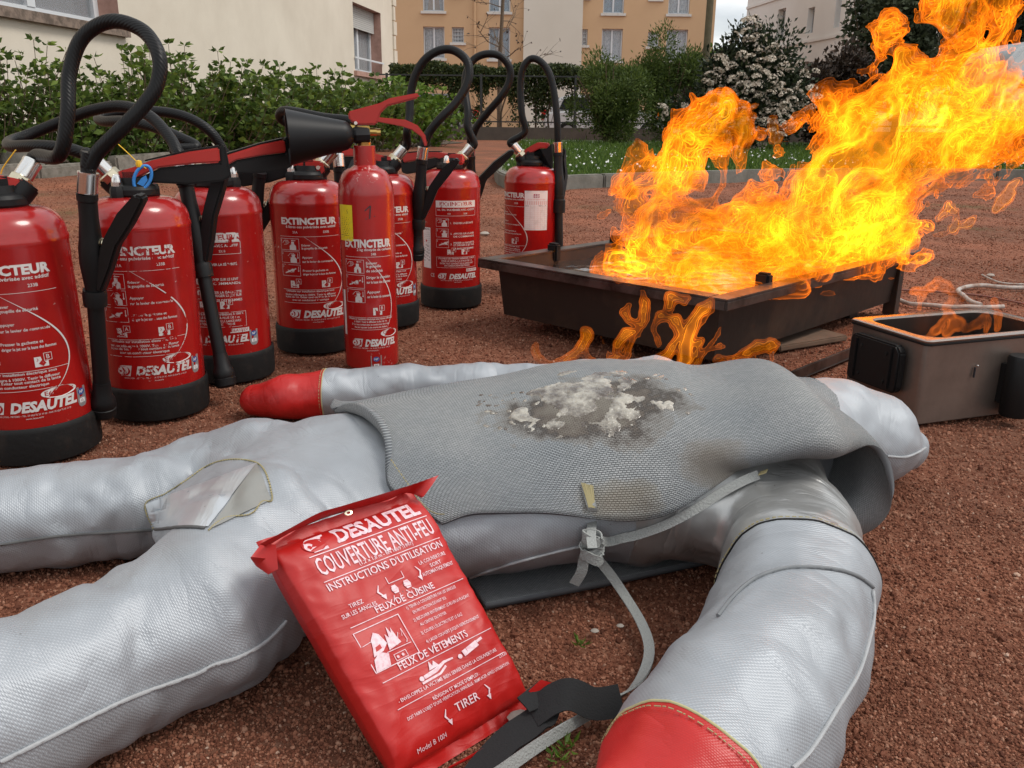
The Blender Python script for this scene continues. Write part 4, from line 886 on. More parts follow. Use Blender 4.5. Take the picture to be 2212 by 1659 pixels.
add_hose(E2, pts([(200, 340, ya), (150, 322, ya), (80, 315, ya+.01), (25, 316, ya+.05), (22, 306, ya+.10), (60, 292, ya+.14), (130, 264, ya+.16), (200, 238, ya+.16), (268, 230, ya+.15), (325, 252, ya+.13), (372, 305, ya+.10), (388, 345, ya+.08), (397, 398, ya+.07)]), az=0)
add_lance(E2, PY(482, 800, ya+.03), PY(400, 392, ya+.08), (1, -.1, .1), arm=(.028, .046))
E3, c3_ = water_ext(503, 832, 'red water extinguisher in the second row with EXTINCTEUR in a white band, worn', -19, 'B', 12, 8, nut_rot=120, worn=True, badge=54)
yb = c3_.y
add_hose(E3, pts([(424, 318, yb-.01), (390, 298, yb), (330, 274, yb+.02), (270, 262, yb+.04), (225, 262, yb+.08), (215, 254, yb+.12), (262, 243, yb+.14), (330, 240, yb+.14), (400, 252, yb+.14), (455, 285, yb+.14), (488, 335, yb+.15), (500, 385, yb+.18)]), az=0)
add_lance(E3, PY(520, 700, yb+.24), PY(562, 372, yb+.19), (1, .3, .1))
E4, c4 = water_ext(684, 768, 'red water extinguisher directly behind the small CO2 bottle with its lever to the left', 0, 'A', 172, -9, nut_rot=-25, head_az=180, badge=58)
yc = c4.y
add_hose(E4, pts([(735, 318, yc), (768, 285, yc+.02), (760, 262, yc+.05), (700, 254, yc+.06), (640, 242, yc+.08), (610, 240, yc+.10), (606, 256, yc+.12), (640, 275, yc+.13), (700, 292, yc+.13), (728, 318, yc+.13), (733, 362, yc+.12)]), az=180)
add_lance(E4, PY(742, 640, yc+.14), PY(733, 362, yc+.12), (.3, 1, 0))
E5, c5 = water_ext(834, 711, 'red water extinguisher half hidden behind the small CO2 bottle, its hose in a high loop', 7, 'A', 190, 0, nut_rot=-15, head_az=180, badge=58)
yd = c5.y
add_hose(E5, pts([(*Z2(660, 850), yd), (*Z2(676, 740), yd+.01), (*Z2(682, 620), yd+.02), (*Z2(712, 490), yd+.02), (*Z2(775, 385), yd+.02), (*Z2(870, 325), yd+.02), (*Z2(960, 325), yd+.02), (*Z2(1040, 385), yd+.01), (*Z2(1062, 470), yd), (*Z2(1035, 570), yd-.01), (*Z2(970, 670), yd-.02), (*Z2(880, 760), yd-.03), (*Z2(800, 860), yd-.03), (*Z2(765, 960), yd-.03), (*Z2(754, 1030), yd-.03)]), az=180+10)
add_lance(E5, PY(*Z2(725, 1600), yd-.01), PY(*Z2(755, 1030), yd-.03), (1, -.1, 0), arm=(.032, .055))
E6, c6 = water_ext(975, 669, 'extinguisher with a crisp white EXTINCTEUR band and paper tag, left of the fire tray', 9, 'B', 152, -10, nut_rot=25, head_az=180, badge=None)
ye = c6.y
add_hose(E6, pts([(*Z2(1050, 820), ye), (*Z2(1052, 720), ye+.01), (*Z2(1036, 600), ye+.03), (*Z2(1040, 480), ye+.05), (*Z2(1090, 385), ye+.06), (*Z2(1175, 348), ye+.06), (*Z2(1265, 365), ye+.06), (*Z2(1322, 440), ye+.06), (*Z2(1318, 530), ye+.06), (*Z2(1265, 625), ye+.06), (*Z2(1180, 725), ye+.07), (*Z2(1105, 825), ye+.08), (*Z2(1070, 925), ye+.09), (*Z2(1068, 1005), ye+.10)]), az=180)
add_lance(E6, PY(*Z2(1090, 1500), ye+.14), PY(*Z2(1068, 1005), ye+.10), (1, .1, .0), arm=(.05, .088))
E7, c7 = water_ext(1145, 637, 'farthest red water extinguisher, behind the tray corner, with a white record sticker', -58, 'A', -20, 6, short=True, nut_rot=-50, head_az=0, badge=None)
yf = c7.y
add_hose(E7, pts([(*Z2(1420, 850), yf), (*Z2(1400, 730), yf), (*Z2(1392, 570), yf+.01), (*Z2(1408, 440), yf+.01), (*Z2(1460, 380), yf+.01), (*Z2(1525, 400), yf), (*Z2(1580, 480), yf-.01), (*Z2(1612, 620), yf-.02), (*Z2(1628, 780), yf-.03), (*Z2(1632, 900), yf-.03), (*Z2(1634, 985), yf-.03)]), az=0)
add_lance(E7, PY(*Z2(1642, 1640), yf-.05), PY(*Z2(1634, 985), yf-.03), (.5, .8, 0), tip=False, arm=(.0, .0))
mb = MB(); q_ = W2L(E7, [PY(*Z2(1638, 1330), yf-.04)])[0]; mb.lathe([(.012, -.018), (.019, -.018), (.019, .018), (.016, .02), (.016, .03), (.012, .03)], 18, Matrix.Translation(q_), cap=False); mb.box((q_.x-.05, q_.y-.006, q_.z-.012), (q_.x-.012, q_.y+.006, q_.z+.008)); mb.obj('lance_clip', M_BLK, E7)
# stickers
p = Print(); p.rect(-.0345, .222, .0335, .335-.002); 
p.items[-1] = p.items[-1]
p.rect(-.010, .3135, .008, .327-.003, 1); p.text('SNCF', 0, .3155, .0048, .016, 'c', .01, .2, mat_=0); p.text('DATES DE VERIFICATION', 0, .307, .0034, .052, 'c', mat_=2); p.rect(-.033, .294, .032, .3045, 3)
for k in range(12): p.rect(-.033, .2275+k*.0055, .032, .2278+k*.0055, 4)
for x_ in (-.033, -.018, -.006, .004, .012, .024, .0315): p.rect(x_, .226, x_+.0003, .303, 4)
p.text('02/2', -.032, .2895, .0036, .010, 'l', mat_=5); p.text('4671', .006, .2895, .0036, .011, 'l', mat_=5); p.text('V', .026, .2895, .0034, None, 'l', mat_=5)
def lower(pr, dz): pr.items = [([(x, y+dz) for x, y in v], f, mi) for v, f, mi in pr.items]; return pr
remap(lower(p, -.035), cyl_map(BR, R_(10)), 'record_sticker', [M_WHTC, mat('purple_print', (.28, .03, .10), .5), mat('pink_print', (.6, .2, .22), .5), mat('pale_pink', (.62, .42, .42), .5), mat('red_rule', (.55, .25, .25), .5), M_INK], E7)
remap(nf_badge(plain=True), cyl_map(BR, R_(-6)), 'approval_sticker', [M_SILV, M_BLU, M_WHTC, M_INK], E7).location.z = .062
p = Print(); p.rect(-.020, .108, .012, .215, 0)
for k in range(30): x_ = -.018 + (k*7 % 13)*.0021; y_ = .125 + (k*5 % 17)*.0026; p.rect(x_, y_, x_+.0016, y_+.0035, 1)
p.text('DESAUTEL', -.018, .2085, .0042, .028, 'l', .02, mat_=1)
for k in range(5): p.rect(-.018, .176+.005*k, .010, .1763+.005*k, 1)
p.ell(-.004, .180, .003, .003, 2)
remap(p, cyl_map(BR, R_(-50)), 'paper_tag', [M_WHTC, M_INK, M_REDP], E6)
# blue pull ring and yellow seals
def seal(e_, px, py, Y, ring=True):
    c_ = PY(px, py, Y)
    if ring:
        mb = MB(); a = [(math.cos(t_)*.0115 , 0, math.sin(t_)*.020) for t_ in np.linspace(0, 2*PI, 25)]; Mx = Matrix.Translation(W2L(e_, [c_])[0] + Vector((0, 0, 0))) @ Matrix.Rotation(R_(28), 4, 'Y'); mb.tube([Mx @ Vector(v) for v in a], .0026, 8, cap=False)
        mb.add([Mx @ Vector(v) for v in ((-.004, -.001, -.012), (.006, -.001, -.012), (.008, -.001, .0), (.003, -.001, .006), (-.001, -.001, 0))], [(0, 1, 2, 3, 4)]); mb.obj('pull_ring', M_BLUP, e_)
    mb = MB(); s_ = W2L(e_, [PY(px-8, py-30, Y)])[0]; Mx = Matrix.Translation(s_); mb.lathe([(0, -.006), (.004, -.005), (.0052, 0), (.004, .005), (0, .006)], 10, Mx, cap=False)
    mb.tube(crom(W2L(e_, [PY(px-8, py-30, Y), PY(px-28, py-50, Y), PY(px-52, py-72, Y+.01)]), 5), .0008, 5); mb.tube(crom(W2L(e_, [PY(px-8, py-30, Y), PY(px+2, py-24, Y), PY(px+8, py-20, Y)]), 5), .0008, 5); mb.obj('seal_tag', M_YELP, e_)
seal(E2, 308, 384, c2.y-.022)
mb = MB(); mb.tube(crom(W2L(E1, [PY(2, 376, c1.y), PY(8, 360, c1.y), PY(34, 324, c1.y)]), 6), .0009, 5); mb.obj('seal_tag', M_YELP, E1)

# ---- CO2 bottle
cc = gpos(805, 806, .054); CO = thing('co2_extinguisher', 'slim red CO2 bottle with a black horn, yellow warning sticker and a handwritten 1', 'fire extinguisher', cc, 0); CO.rotation_euler.z = -math.atan2(cc.x, cc.y); bpy.context.view_layer.update()
RC = .054
pr_ = [(0, .002), (.048, .002), (.0535, .010), (RC, .02), (RC, .345)]
for k in range(1, 10): a = k/10*PI/2; pr_.append((.0215 + (RC-.0215)*math.cos(a)**.8, .345 + .052*math.sin(a)))
pr_ += [(.0212, .402), (.0208, .438), (.0, .438)]; MB().lathe(pr_, 48, cap=False).obj('body', M_RED, CO, smooth=30)
MB().lathe([(0, .437), (.013, .437), (.0135, .444), (.012, .446), (.0135, .448), (.012, .451), (0, .451)], 20, cap=False).obj('valve_thread', M_BRS, CO)
mb = MB(); mb.box((-.013, -.012, .449), (.012, .012, .474)); mb.tube([(.010, 0, .463), (.026, 0, .463)], [.008, .0075], 12); mb.tube([(-.012, 0, .468), (-.026, 0, .470)], [.011, .010], 12); vb_ = mb.obj('valve_body', M_BRS, CO, bevel=.0015)
mb = MB(); mb.tube([(.024, 0, .463), (.032, 0, .463)], .0065, 10); mb.obj('safety_burst_cap', M_BRS, CO)
up_ = [(-.028, .502), (-.026, .484), (-.010, .475), (.030, .476), (.040, .500), (.056, .514), (.125, .531), (.128, .540), (.120, .541), (.060, .530), (.038, .520)]
up_ = [(x*.84 if x > 0 else x, .475 + (z-.475)*.9) for x, z in up_]; MB().prism(up_, .020).obj('upper_lever', M_RED2, CO, bevel=.003)
lo_ = [(-.020, .480), (.030, .482), (.085, .474), (.108, .468), (.130, .455), (.138, .437), (.143, .440), (.139, .458), (.122, .476), (.095, .486), (.035, .490), (-.018, .490)]
lo_ = [(x*.84 if x > 0 else x, z) for x, z in lo_]; mb = MB(); mb.prism(lo_, .016); mb.tube([(-.012, -.014, .479), (-.012, .014, .479)], .0035, 10); mb.obj('lower_handle', M_RED2, CO, bevel=.002)
MB().tube([(-.014, -.0165, .479), (-.014, .0165, .479)], .0032, 10).obj('pin', M_CHR, CO)
h0 = W2L(CO, [PY(763, 292, cc.y-.01)])[0]; h1_ = W2L(CO, [PY(622, 297, cc.y-.045)])[0]; ax = (h1_-h0).normalized(); Mx = Matrix.Translation(h0) @ ax.to_track_quat('Z', 'Y').to_matrix().to_4x4(); LH = (h1_-h0).length
hp = [(.012, -.02), (.013, .0), (.019, .004), (.026, .012), (.028, .02)] + [(.028 + .023*(k/8)**1.05, .02 + (LH-.02)*k/8) for k in range(1, 9)]
hp += [(hp[-1][0]+.0012, LH+.001), (hp[-1][0]-.0012, LH)] + [(.026 + .022*(k/8), .02 + (LH-.02)*k/8) for k in range(7, -1, -1)] + [(0, .02)]
MB().lathe(hp, 48, Mx, cap=False).obj('horn', mat('horn_black', (.005, .005, .006), .46, spec=.3), CO, smooth=30)
MB().lathe([(0, -.03), (.015, -.03), (.0165, -.026), (.0165, -.004), (.014, .0), (0, .0)], 10, Mx, cap=False).obj('horn_socket', M_BLK, CO, smooth=30)
p = Print(); Lx = .046
p.text('EXTINCTEUR', .002, .2500, .0140, .099, 'c', .048); p.text('2 kg dioxyde de carbone', .016, .2425, .0048, .072, 'c', .015); p.text('34B', .012, .2355, .0045, None, 'c', .01); p.rect(-.047, .232, .050, .2326)
for k, st in enumerate((('Enlever', 'la goupille', 'de sécurité'), ('Diriger le tromblon', 'sur la base des flammes'), ('Appuyer', 'sur le levier de commande'))):
    y = (.228, .1985, .170)[k]; picto(p, -.048, y-.027, .041, .026, 0 if k == 0 else 2 if k == 1 else 1)
    for q_, s_ in enumerate(st): p.text(s_, -.003, y-.010-.0075*q_, .0050, (None, .026)[0] if len(s_) < 14 else .050, 'l', .015)
pa(p, .018, .118, .021, 'B'); p.rect(-.046, .113, .050, .1136); p.rect(-.040, .0885, .046, .0891)
for k, s_ in enumerate(('Utilisable sur installation électrique sous tension inférieure', 'à 1000V. Tenir le diffuseur à plus de 1m.', 'Éviter tout contact avec un conducteur électrique', 'Ne pas exposer à une source de chaleur')): p.text(s_, .002, .1075-.0055*k, .0036, (.094, .068, .078, .066)[k], 'c', .012)
p.stroke([(-.003 + .052*math.sin((k/24)*2.3), .2325 - .142*(k/24)) for k in range(25)], [.0004 + .0014*math.sin(k/24*PI) for k in range(25)])
p.ell(.042, .080, .021, .0075); p.text('CO2 2kg', .042, .0772, .0056, .032, 'c', .01, mat_=1)
logo(p, -.024, .0625, .9); p.text('DESAUTEL', -.011, .0545, .0130, .068, 'l', .05, .25); p.text('69330 LYON - MEYZIEU - TEL. 33 (0)4 72 25 33 00 - FAX 33', .002, .0495, .0024, .078, 'c'); p.text('www.desautel.fr', .004, .0455, .0024, None, 'c')
remap(p, cyl_map(RC, R_(-2)), 'label_print', [M_WHT, M_RED], CO)
p = Print(); p.rect(-.021, .262, .015, .330, 0, .004); p.poly([(-.004, .312), (.010, .312), (.003, .3255)], 1); p.poly([(-.0025, .313), (.0085, .313), (.003, .3237)], 0); p.stroke([(.004, .322), (.002, .318), (.0045, .3175), (.0028, .3135)], .0009, 1)
for k in range(11): p.rect(-.018, .306-.0034*k, .008-.002*(k % 3), .3070-.0034*k, 1)
p.rect(-.020, .2665, .014, .2669, 1); p.rect(-.020, .2690, .014, .2694, 1)
remap(p, cyl_map(RC, R_(-46)), 'warning_sticker', [M_YEL, M_INK], CO)
p = Print(); p.stroke([(-.010, .320), (.001, .3295)], .0022); p.stroke([(.001, .3295), (-.0015, .305)], .0024); p.stroke([(-.009, .3045), (.009, .310)], .0021); remap(p, cyl_map(RC, R_(7)), 'handwritten_mark', [M_INK], CO)
remap(nf_badge(plain=True), cyl_map(RC, R_(9)), 'approval_sticker', [M_SILV, M_BLU, M_WHTC, M_INK], CO).location.z = .006
p = Print(); p.rect(-.006, .075, .002, .165); remap(p, cyl_map(RC, R_(-62)), 'side_sticker', [M_WHTC], CO)

# ============================================================ TRAINING DUMMY
def fabric(name, col, rough, metal, weave=.0017, wst=.26, wr=.055):
    M = mat(name, col, rough, metal, spec=.5, vary=(5, tuple(c*.78 for c in col), .42, .75))
    uv = node(M, 'ShaderNodeUVMap', uv_map='UVMap'); mpn = node(M, 'ShaderNodeMapping'); mpn.inputs['Scale'].default_value = (1/weave/6.28*1.0, 1/weave/6.28*1.0, 1)
    wa = node(M, 'ShaderNodeTexWave', wave_type='BANDS', bands_direction='X', Scale=1.97); wb = node(M, 'ShaderNodeTexWave', wave_type='BANDS', bands_direction='DIAGONAL', Scale=1.97)
    mm = node(M, 'ShaderNodeMath', operation='MULTIPLY'); tcn = node(M, 'ShaderNodeTexCoord'); nn = node(M, 'ShaderNodeTexNoise', Scale=9.0, Detail=3.0, Roughness=.5)
    b1 = node(M, 'ShaderNodeBump', Strength=wst, Distance=.0018); b2 = node(M, 'ShaderNodeBump', Strength=wr, Distance=.012)
    link(M, uv.outputs[0], mpn.inputs[0]); link(M, mpn.outputs[0], wa.inputs[0]); link(M, mpn.outputs[0], wb.inputs[0]); link(M, wa.outputs['Fac'], mm.inputs[0]); link(M, wb.outputs['Fac'], mm.inputs[1])
    link(M, tcn.outputs['Object'], nn.inputs['Vector']); link(M, nn.outputs['Fac'], b2.inputs['Height']); link(M, mm.outputs[0], b1.inputs['Height']); link(M, b2.outputs[0], b1.inputs['Normal']); link(M, b1.outputs[0], bsdf(M).inputs['Normal'])
    wv = node(M, 'ShaderNodeMapRange'); wv.inputs[3].default_value = .90; wv.inputs[4].default_value = 1.14; link(M, mm.outputs[0], wv.inputs[0]); wq = node(M, 'ShaderNodeMixRGB', blend_type='MULTIPLY'); wq.inputs[0].default_value = min(1, wst*2.0)
    link(M, bsdf(M).inputs['Base Color'].links[0].from_socket, wq.inputs[1]); link(M, wv.outputs[0], wq.inputs[2]); link(M, wq.outputs[0], bsdf(M).inputs['Base Color'])
    cm_ = node(M, 'ShaderNodeMapping'); cm_.inputs['Scale'].default_value = (22, 5.5, 1); cn_ = node(M, 'ShaderNodeTexNoise', Scale=1.0, Detail=3.0, Distortion=.8); cr_ = node(M, 'ShaderNodeMath', operation='SUBTRACT'); cr_.inputs[1].default_value = .5; ca_ = node(M, 'ShaderNodeMath', operation='ABSOLUTE'); cp_ = node(M, 'ShaderNodeMath', operation='POWER'); cp_.inputs[1].default_value = .6
    b3 = node(M, 'ShaderNodeBump', Strength=min(1, wr*4), Distance=.010); link(M, uv.outputs[0], cm_.inputs[0]); link(M, cm_.outputs[0], cn_.inputs[0]); link(M, cn_.outputs['Fac'], cr_.inputs[0]); link(M, cr_.outputs[0], ca_.inputs[0]); link(M, ca_.outputs[0], cp_.inputs[0]); link(M, cp_.outputs[0], b3.inputs['Height']); link(M, b2.outputs[0], b3.inputs['Normal']); link(M, b3.outputs[0], b1.inputs['Normal'])
    # small dirt flecks
    fl = node(M, 'ShaderNodeTexVoronoi', Scale=38.0); r = node(M, 'ShaderNodeValToRGB'); r.color_ramp.elements[0].position = .0; r.color_ramp.elements[1].position = .045; r.color_ramp.elements[0].color = (.35, .3, .26, 1)
    q = node(M, 'ShaderNodeMixRGB', blend_type='MULTIPLY'); q.inputs[0].default_value = 1; src = bsdf(M).inputs['Base Color'].links[0].from_socket
    link(M, tcn.outputs['Object'], fl.inputs['Vector']); link(M, fl.outputs['Distance'], r.inputs[0]); link(M, src, q.inputs[1]); link(M, r.outputs[0], q.inputs[2]); link(M, q.outputs[0], bsdf(M).inputs['Base Color'])
    return M
M_SF = fabric('aluminised_fabric', (.385, .41, .44), .50, .42)
M_SS = fabric('smooth_aluminised_panel', (.46, .465, .46), .36, .65, .0012, .1, .10)
M_RF = fabric('red_coated_fabric', (.50, .014, .012), .36, 0, .0013, .15, .06)
def TS(px, Y, z, ry, rz): q_ = PY(px, 1000, Y); return (q_.x, Y, z, ry, rz)
TOR = [TS(610, .815, .080, .125, .078), TS(760, .88, .081, .150, .079), TS(900, .915, .083, .162, .082), TS(1080, .94, .089, .168, .087), TS(1300, .965, .100, .170, .100), TS(1560, .93, .100, .160, .099), TS(1660, .93, .095, .115, .088)]
TORB = TOR; TOR = TOR[:5] + [TS(1430, .945, .098, .150, .097), TS(1560, .93, .094, .098, .088)]
bones = []   # (a, b, ra, rb, sy, sz, chain, s0)
def chain(ptsr, nm, sy=1, sz=1):
    s = 0
    for (a, ra), (b, rb) in zip(ptsr, ptsr[1:]):
        bones.append((tuple(a), tuple(b), ra, rb, sy, sz, nm, s)); s += (Vector(b) - Vector(a)).length
for (x0, y0, z0_, ry0, rz0), (x1_, y1_, z1_, ry1, rz1) in zip(TOR, TOR[1:]):
    bones.append(((x0, y0, z0_), (x1_, y1_, z1_), ry0, ry1, 1, (ry0+ry1)/(rz0+rz1), 'torso', x0))
V3 = lambda px, py, z: tuple(P(px, py, z))
chain([(V3(600, 1185, .082), .080), (V3(450, 1325, .070), .069), (V3(282, 1405, .064), .063), (V3(0, 1545, .062), .061), (V3(-260, 1680, .06), .058)], 'near_leg')
chain([(V3(560, 1030, .075), .070), (V3(450, 1048, .062), .062), (V3(320, 1088, .058), .056), (V3(155, 1106, .055), .054), (V3(0, 1127, .054), .053), (V3(-260, 1150, .05), .05)], 'far_leg')
chain([((TOR[6][0]+.0, .88, .090), .075), (V3(1652, 1068, .074), .060), (V3(1700, 1155, .072), .067), (V3(1720, 1255, .070), .069), (V3(1690, 1400, .068), .067), (V3(1600, 1550, .067), .067), (V3(1500, 1690, .064), .062), (V3(1420, 1800, .058), .052)], 'near_arm')
chain([((TOR[6][0]-.02, 1.01, .09), .07), (V3(1420, 838, .06), .050), (V3(1250, 838, .05), .043), (V3(1050, 836, .045), .041), (V3(880, 836, .043), .040), (V3(720, 848, .040), .040), (V3(620, 858, .036), .037), (V3(550, 862, .030), .027)], 'far_arm')
chain([((TOR[6][0], .93, .09), .075), (V3(1790, 935, .075), .076), (V3(1880, 950, .065), .064), (V3(1950, 968, .045), .034)], 'head')
allp = np.array([b_[0] for b_ in bones] + [b_[1] for b_ in bones]); lo_b = allp.min(0) - .12; hi_b = allp.max(0) + .12; lo_b[2] = -.012; hi_b[2] = .235
VX = .0058; dims = np.ceil((hi_b - lo_b)/VX).astype(int); ax_ = [lo_b[i] + VX*np.arange(dims[i], dtype=np.float32) for i in range(3)]
X3, Y3, Z3 = np.meshgrid(*[a.astype(np.float32) for a in ax_], indexing='ij')
parts = {}
for (a, b, ra, rb, sy, sz, nm, s0) in bones:
    q_, _t = cap_dist(X3, Y3, Z3, a, b, ra, rb, sy, sz)
    parts[nm] = q_ if nm not in parts else smin(parts[nm], q_, .012)
D3 = parts['torso']
for nm, k_ in (('near_leg', .035), ('far_leg', .035), ('near_arm', .03), ('far_arm', .03), ('head', .03)): D3 = smin(D3, parts[nm], k_)
D3 = np.maximum(D3, .003 - Z3)
def wrinkle(d, x, y, z): return d
nw = fft_noise(tuple(dims), VX, .07, .016, 2.0, 3); nl = fft_noise(tuple(dims), VX, .16, .05, 2.4, 4)
# soft folds ringing the limbs close to the joints
def fold(d, c, dirv, n_, amp, rad):
    c = np.array(c); dv = np.array(dirv)/np.linalg.norm(dirv); s = (X3-c[0])*dv[0] + (Y3-c[1])*dv[1] + (Z3-c[2])*dv[2]
    rr = np.sqrt((X3-c[0])**2 + (Y3-c[1])**2 + (Z3-c[2])**2); return d + amp*np.exp(-(rr/rad)**2)*(1 - 2.1*np.abs(np.sin((s*n_ + 5*(Y3+X3) + nl*1.3)/2))**.55)*.8
D3 = D3 + .0009*nw + .0017*nl
D3 = fold(D3, V3(470, 1120, .06), (1, .5, 0), 130, .0068, .12); D3 = fold(D3, V3(640, 1260, .05), (.8, .7, 0), 150, .0070, .12)
D3 = fold(D3, V3(1590, 1180, .05), (.3, -1, 0), 140, .0060, .08); D3 = fold(D3, V3(1640, 1060, .10), (1, -.2, 0), 110, .0025, .10)
D3 = fold(D3, V3(1100, 820, .06), (1, .7, 0), 85, .0034, .20); D3 = fold(D3, V3(330, 1330, .08), (1, .5, 0), 60, .0040, .22); D3 = fold(D3, V3(100, 1060, .06), (1, 0, 0), 75, .0035, .25)
co, fc = iso(D3, 0.0, lo_b, VX)
fcen = co[fc].mean(axis=1); best = np.full(len(fc), 9e9); bid = np.zeros(len(fc), int); bt = np.zeros(len(fc))
for k, (a, b, ra, rb, sy, sz, nm, s0) in enumerate(bones):
    q_, t_ = cap_dist(fcen[:, 0], fcen[:, 1], fcen[:, 2], a, b, ra, rb, sy, sz); u = q_ < best; best[u] = q_[u]; bid[u] = k; bt[u] = t_[u]
blen = np.array([np.linalg.norm(np.array(b[1]) - np.array(b[0])) for b in bones]); bs = np.array([b[7] for b in bones]); along = bs[bid] + bt*blen[bid]; nmv = np.array([b[6] for b in bones])[bid]
def bone_uv(co, fc, bid):
    A_ = np.array([b[0] for b in bones])[bid]; B_ = np.array([b[1] for b in bones])[bid]; dv = B_-A_; ln = np.linalg.norm(dv, axis=1, keepdims=True); dv = dv/ln
    sv = np.cross(dv, [0, 0, 1.0]); sv /= np.linalg.norm(sv, axis=1, keepdims=True); rr = np.array([(b[2]+b[3])/2 for b in bones])[bid]
    P_ = co[fc] - A_[:, None, :]; u = (P_*dv[:, None, :]).sum(-1) + np.array([b[7] for b in bones])[bid][:, None]; ang = np.arctan2(P_[..., 2], (P_*sv[:, None, :]).sum(-1)); 
    ref = ang[:, :1]; ang = ref + (ang-ref+np.pi) % (2*np.pi) - np.pi; return np.stack([u, ang*rr[:, None]], -1)
UVd = bone_uv(co, fc, bid)
na_pts = [b for b in bones if b[6] == 'near_arm']; fa_pts = [b for b in bones if b[6] == 'far_arm']
def s_at(nm, p): 
    bb = [b for b in bones if b[6] == nm]; best_ = (9, 0)
    for b in bb: q_, t_ = cap_dist(np.array([p[0]]), np.array([p[1]]), np.array([p[2]]), b[0], b[1], 0, 0); best_ = min(best_, (float(q_[0]), b[7] + float(t_[0])*np.linalg.norm(np.array(b[1])-np.array(b[0]))))
    return best_[1]
DM = thing('training_dummy', 'silver stuffed training dummy with red mitts lying on its back on the gravel', 'training dummy', (0, 0, 0))
full = np_mesh('full', co, fc); BV = BVHTree.FromPolygons([v.co for v in full.vertices], [p_.vertices for p_ in full.polygons])
uvl = full.uv_layers.new(name='UVMap'); uvl.data.foreach_set('uv', UVd.ravel().astype(np.float32)); NAMES = ['torso', 'near_leg', 'far_leg', 'near_arm', 'far_arm', 'head']
at = full.attributes.new('part', 'INT', 'FACE'); at.data.foreach_set('value', np.array([NAMES.index(x) for x in nmv], dtype=np.int32))
bmd = bmesh.new(); bmd.from_mesh(full); bpy.data.meshes.remove(full); lay = bmd.faces.layers.int['part']
bmesh.ops.smooth_vert(bmd, verts=bmd.verts, factor=.5, use_axis_x=True, use_axis_y=True, use_axis_z=True)
Z4x = lambda x, y: ((2200 + x/1.2074)/1.8228, (1700 + y/1.2074)/1.8228)
D5 = lambda x, y: ((900 + x/1.6591)/1.8228, (600 + y/1.6591)/1.8228)
def cut_plane(a, b, c_): a, b, c_ = [onto([BV], *q_)[0] for q_ in (a, b, c_)]; return (a+b+c_)/3, (b-a).cross(c_-a).normalized()
LOOPS = []
def cut(pco, pno, away, parts_, rad):
    """split the skin along a plane; faces of these parts on the side of 'away' are marked"""
    if (Vector(away)-pco).dot(pno) < 0: pno = -pno
    fs = [f for f in bmd.faces if f[lay] in parts_ and (f.calc_center_median()-pco).length < rad]
    g = fs + list({e for f in fs for e in f.edges}) + list({v for f in fs for v in f.verts}); rr_ = bmesh.ops.bisect_plane(bmd, geom=g, plane_co=pco, plane_no=pno, dist=1e-5)
    vsx = [e for e in rr_['geom_cut'] if isinstance(e, bmesh.types.BMVert)]; cm = sum((v.co for v in vsx), Vector())/len(vsx); ua_ = pno.orthogonal().normalized(); ub_ = pno.cross(ua_)
    LOOPS.append([(v.co - cm)*1.004 + cm for v in sorted(vsx, key=lambda v: math.atan2((v.co-cm).dot(ub_), (v.co-cm).dot(ua_)))])
    return [f for f in bmd.faces if f[lay] in parts_ and (f.calc_center_median()-pco).dot(pno) > 0 and (f.calc_center_median()-pco).length < rad*3]
n1_ = (Vector(V3(1500, 1690, .064)) - Vector(V3(1600, 1550, .067))).normalized(); c1_ = onto([BV], 1530, 1556)[0]; mk = cut(c1_, n1_, c1_ + n1_*.1, (3,), .15)
for f in mk: f[lay] = 10
pf_ = P(705, 848, .04); mk = cut(pf_, Vector((1, .02, 0)), P(520, 860, .04), (4,), .14)
for f in mk: f[lay] = 11
n2_ = (Vector(V3(1652, 1068, .076)) - Vector(V3(1718, 1240, .076))); n2_.z = 0; n2_.normalize(); c2_ = onto([BV], 1735, 1122)[0]; mk = cut(c2_, n2_, c2_ + n2_*.1, (3,), .13)
for f in mk: f[lay] = 12
px_ = onto([BV], 1368, 1180)[0]; mk = cut(px_, Vector((1, 0, 0)), P(1600, 1100, .1), (0,), .35)
for f in mk: f[lay] = 12
def sub_mesh(name, keep, mats, parent=DM):
    b2 = bmd.copy(); l2 = b2.faces.layers.int['part']; bmesh.ops.delete(b2, geom=[f for f in b2.faces if not keep(f[l2])], context='FACES')
    for f in b2.faces: f.material_index = 1 if (f[l2] == 12 and len(mats) > 1) else 0; f.smooth = True
    me = bpy.data.meshes.new(name); b2.to_mesh(me); b2.free()
    for q_ in mats: me.materials.append(q_)
    return link_obj(name, me, parent)
body_o = sub_mesh('suit', lambda v: v not in (10, 11), [M_SF, M_SS]); mn = sub_mesh('mitt', lambda v: v == 10, [M_RF]); mf = sub_mesh('mitt', lambda v: v == 11, [M_RF]); bmd.free()
M_PIP = mat('grey_piping', (.36, .37, .38), .6, bump=(400, .5, .001)); M_YTH = mat('yellow_thread', (.36, .31, .16), .8); M_PATCH = fabric('reflective_patch', (.55, .58, .61), .36, .5, .0015, .05, .04)
R2 = lambda x, y: (x/1.1652/1.8228, (1600 + y/1.1652)/1.8228)             # lower left close-up -> frame
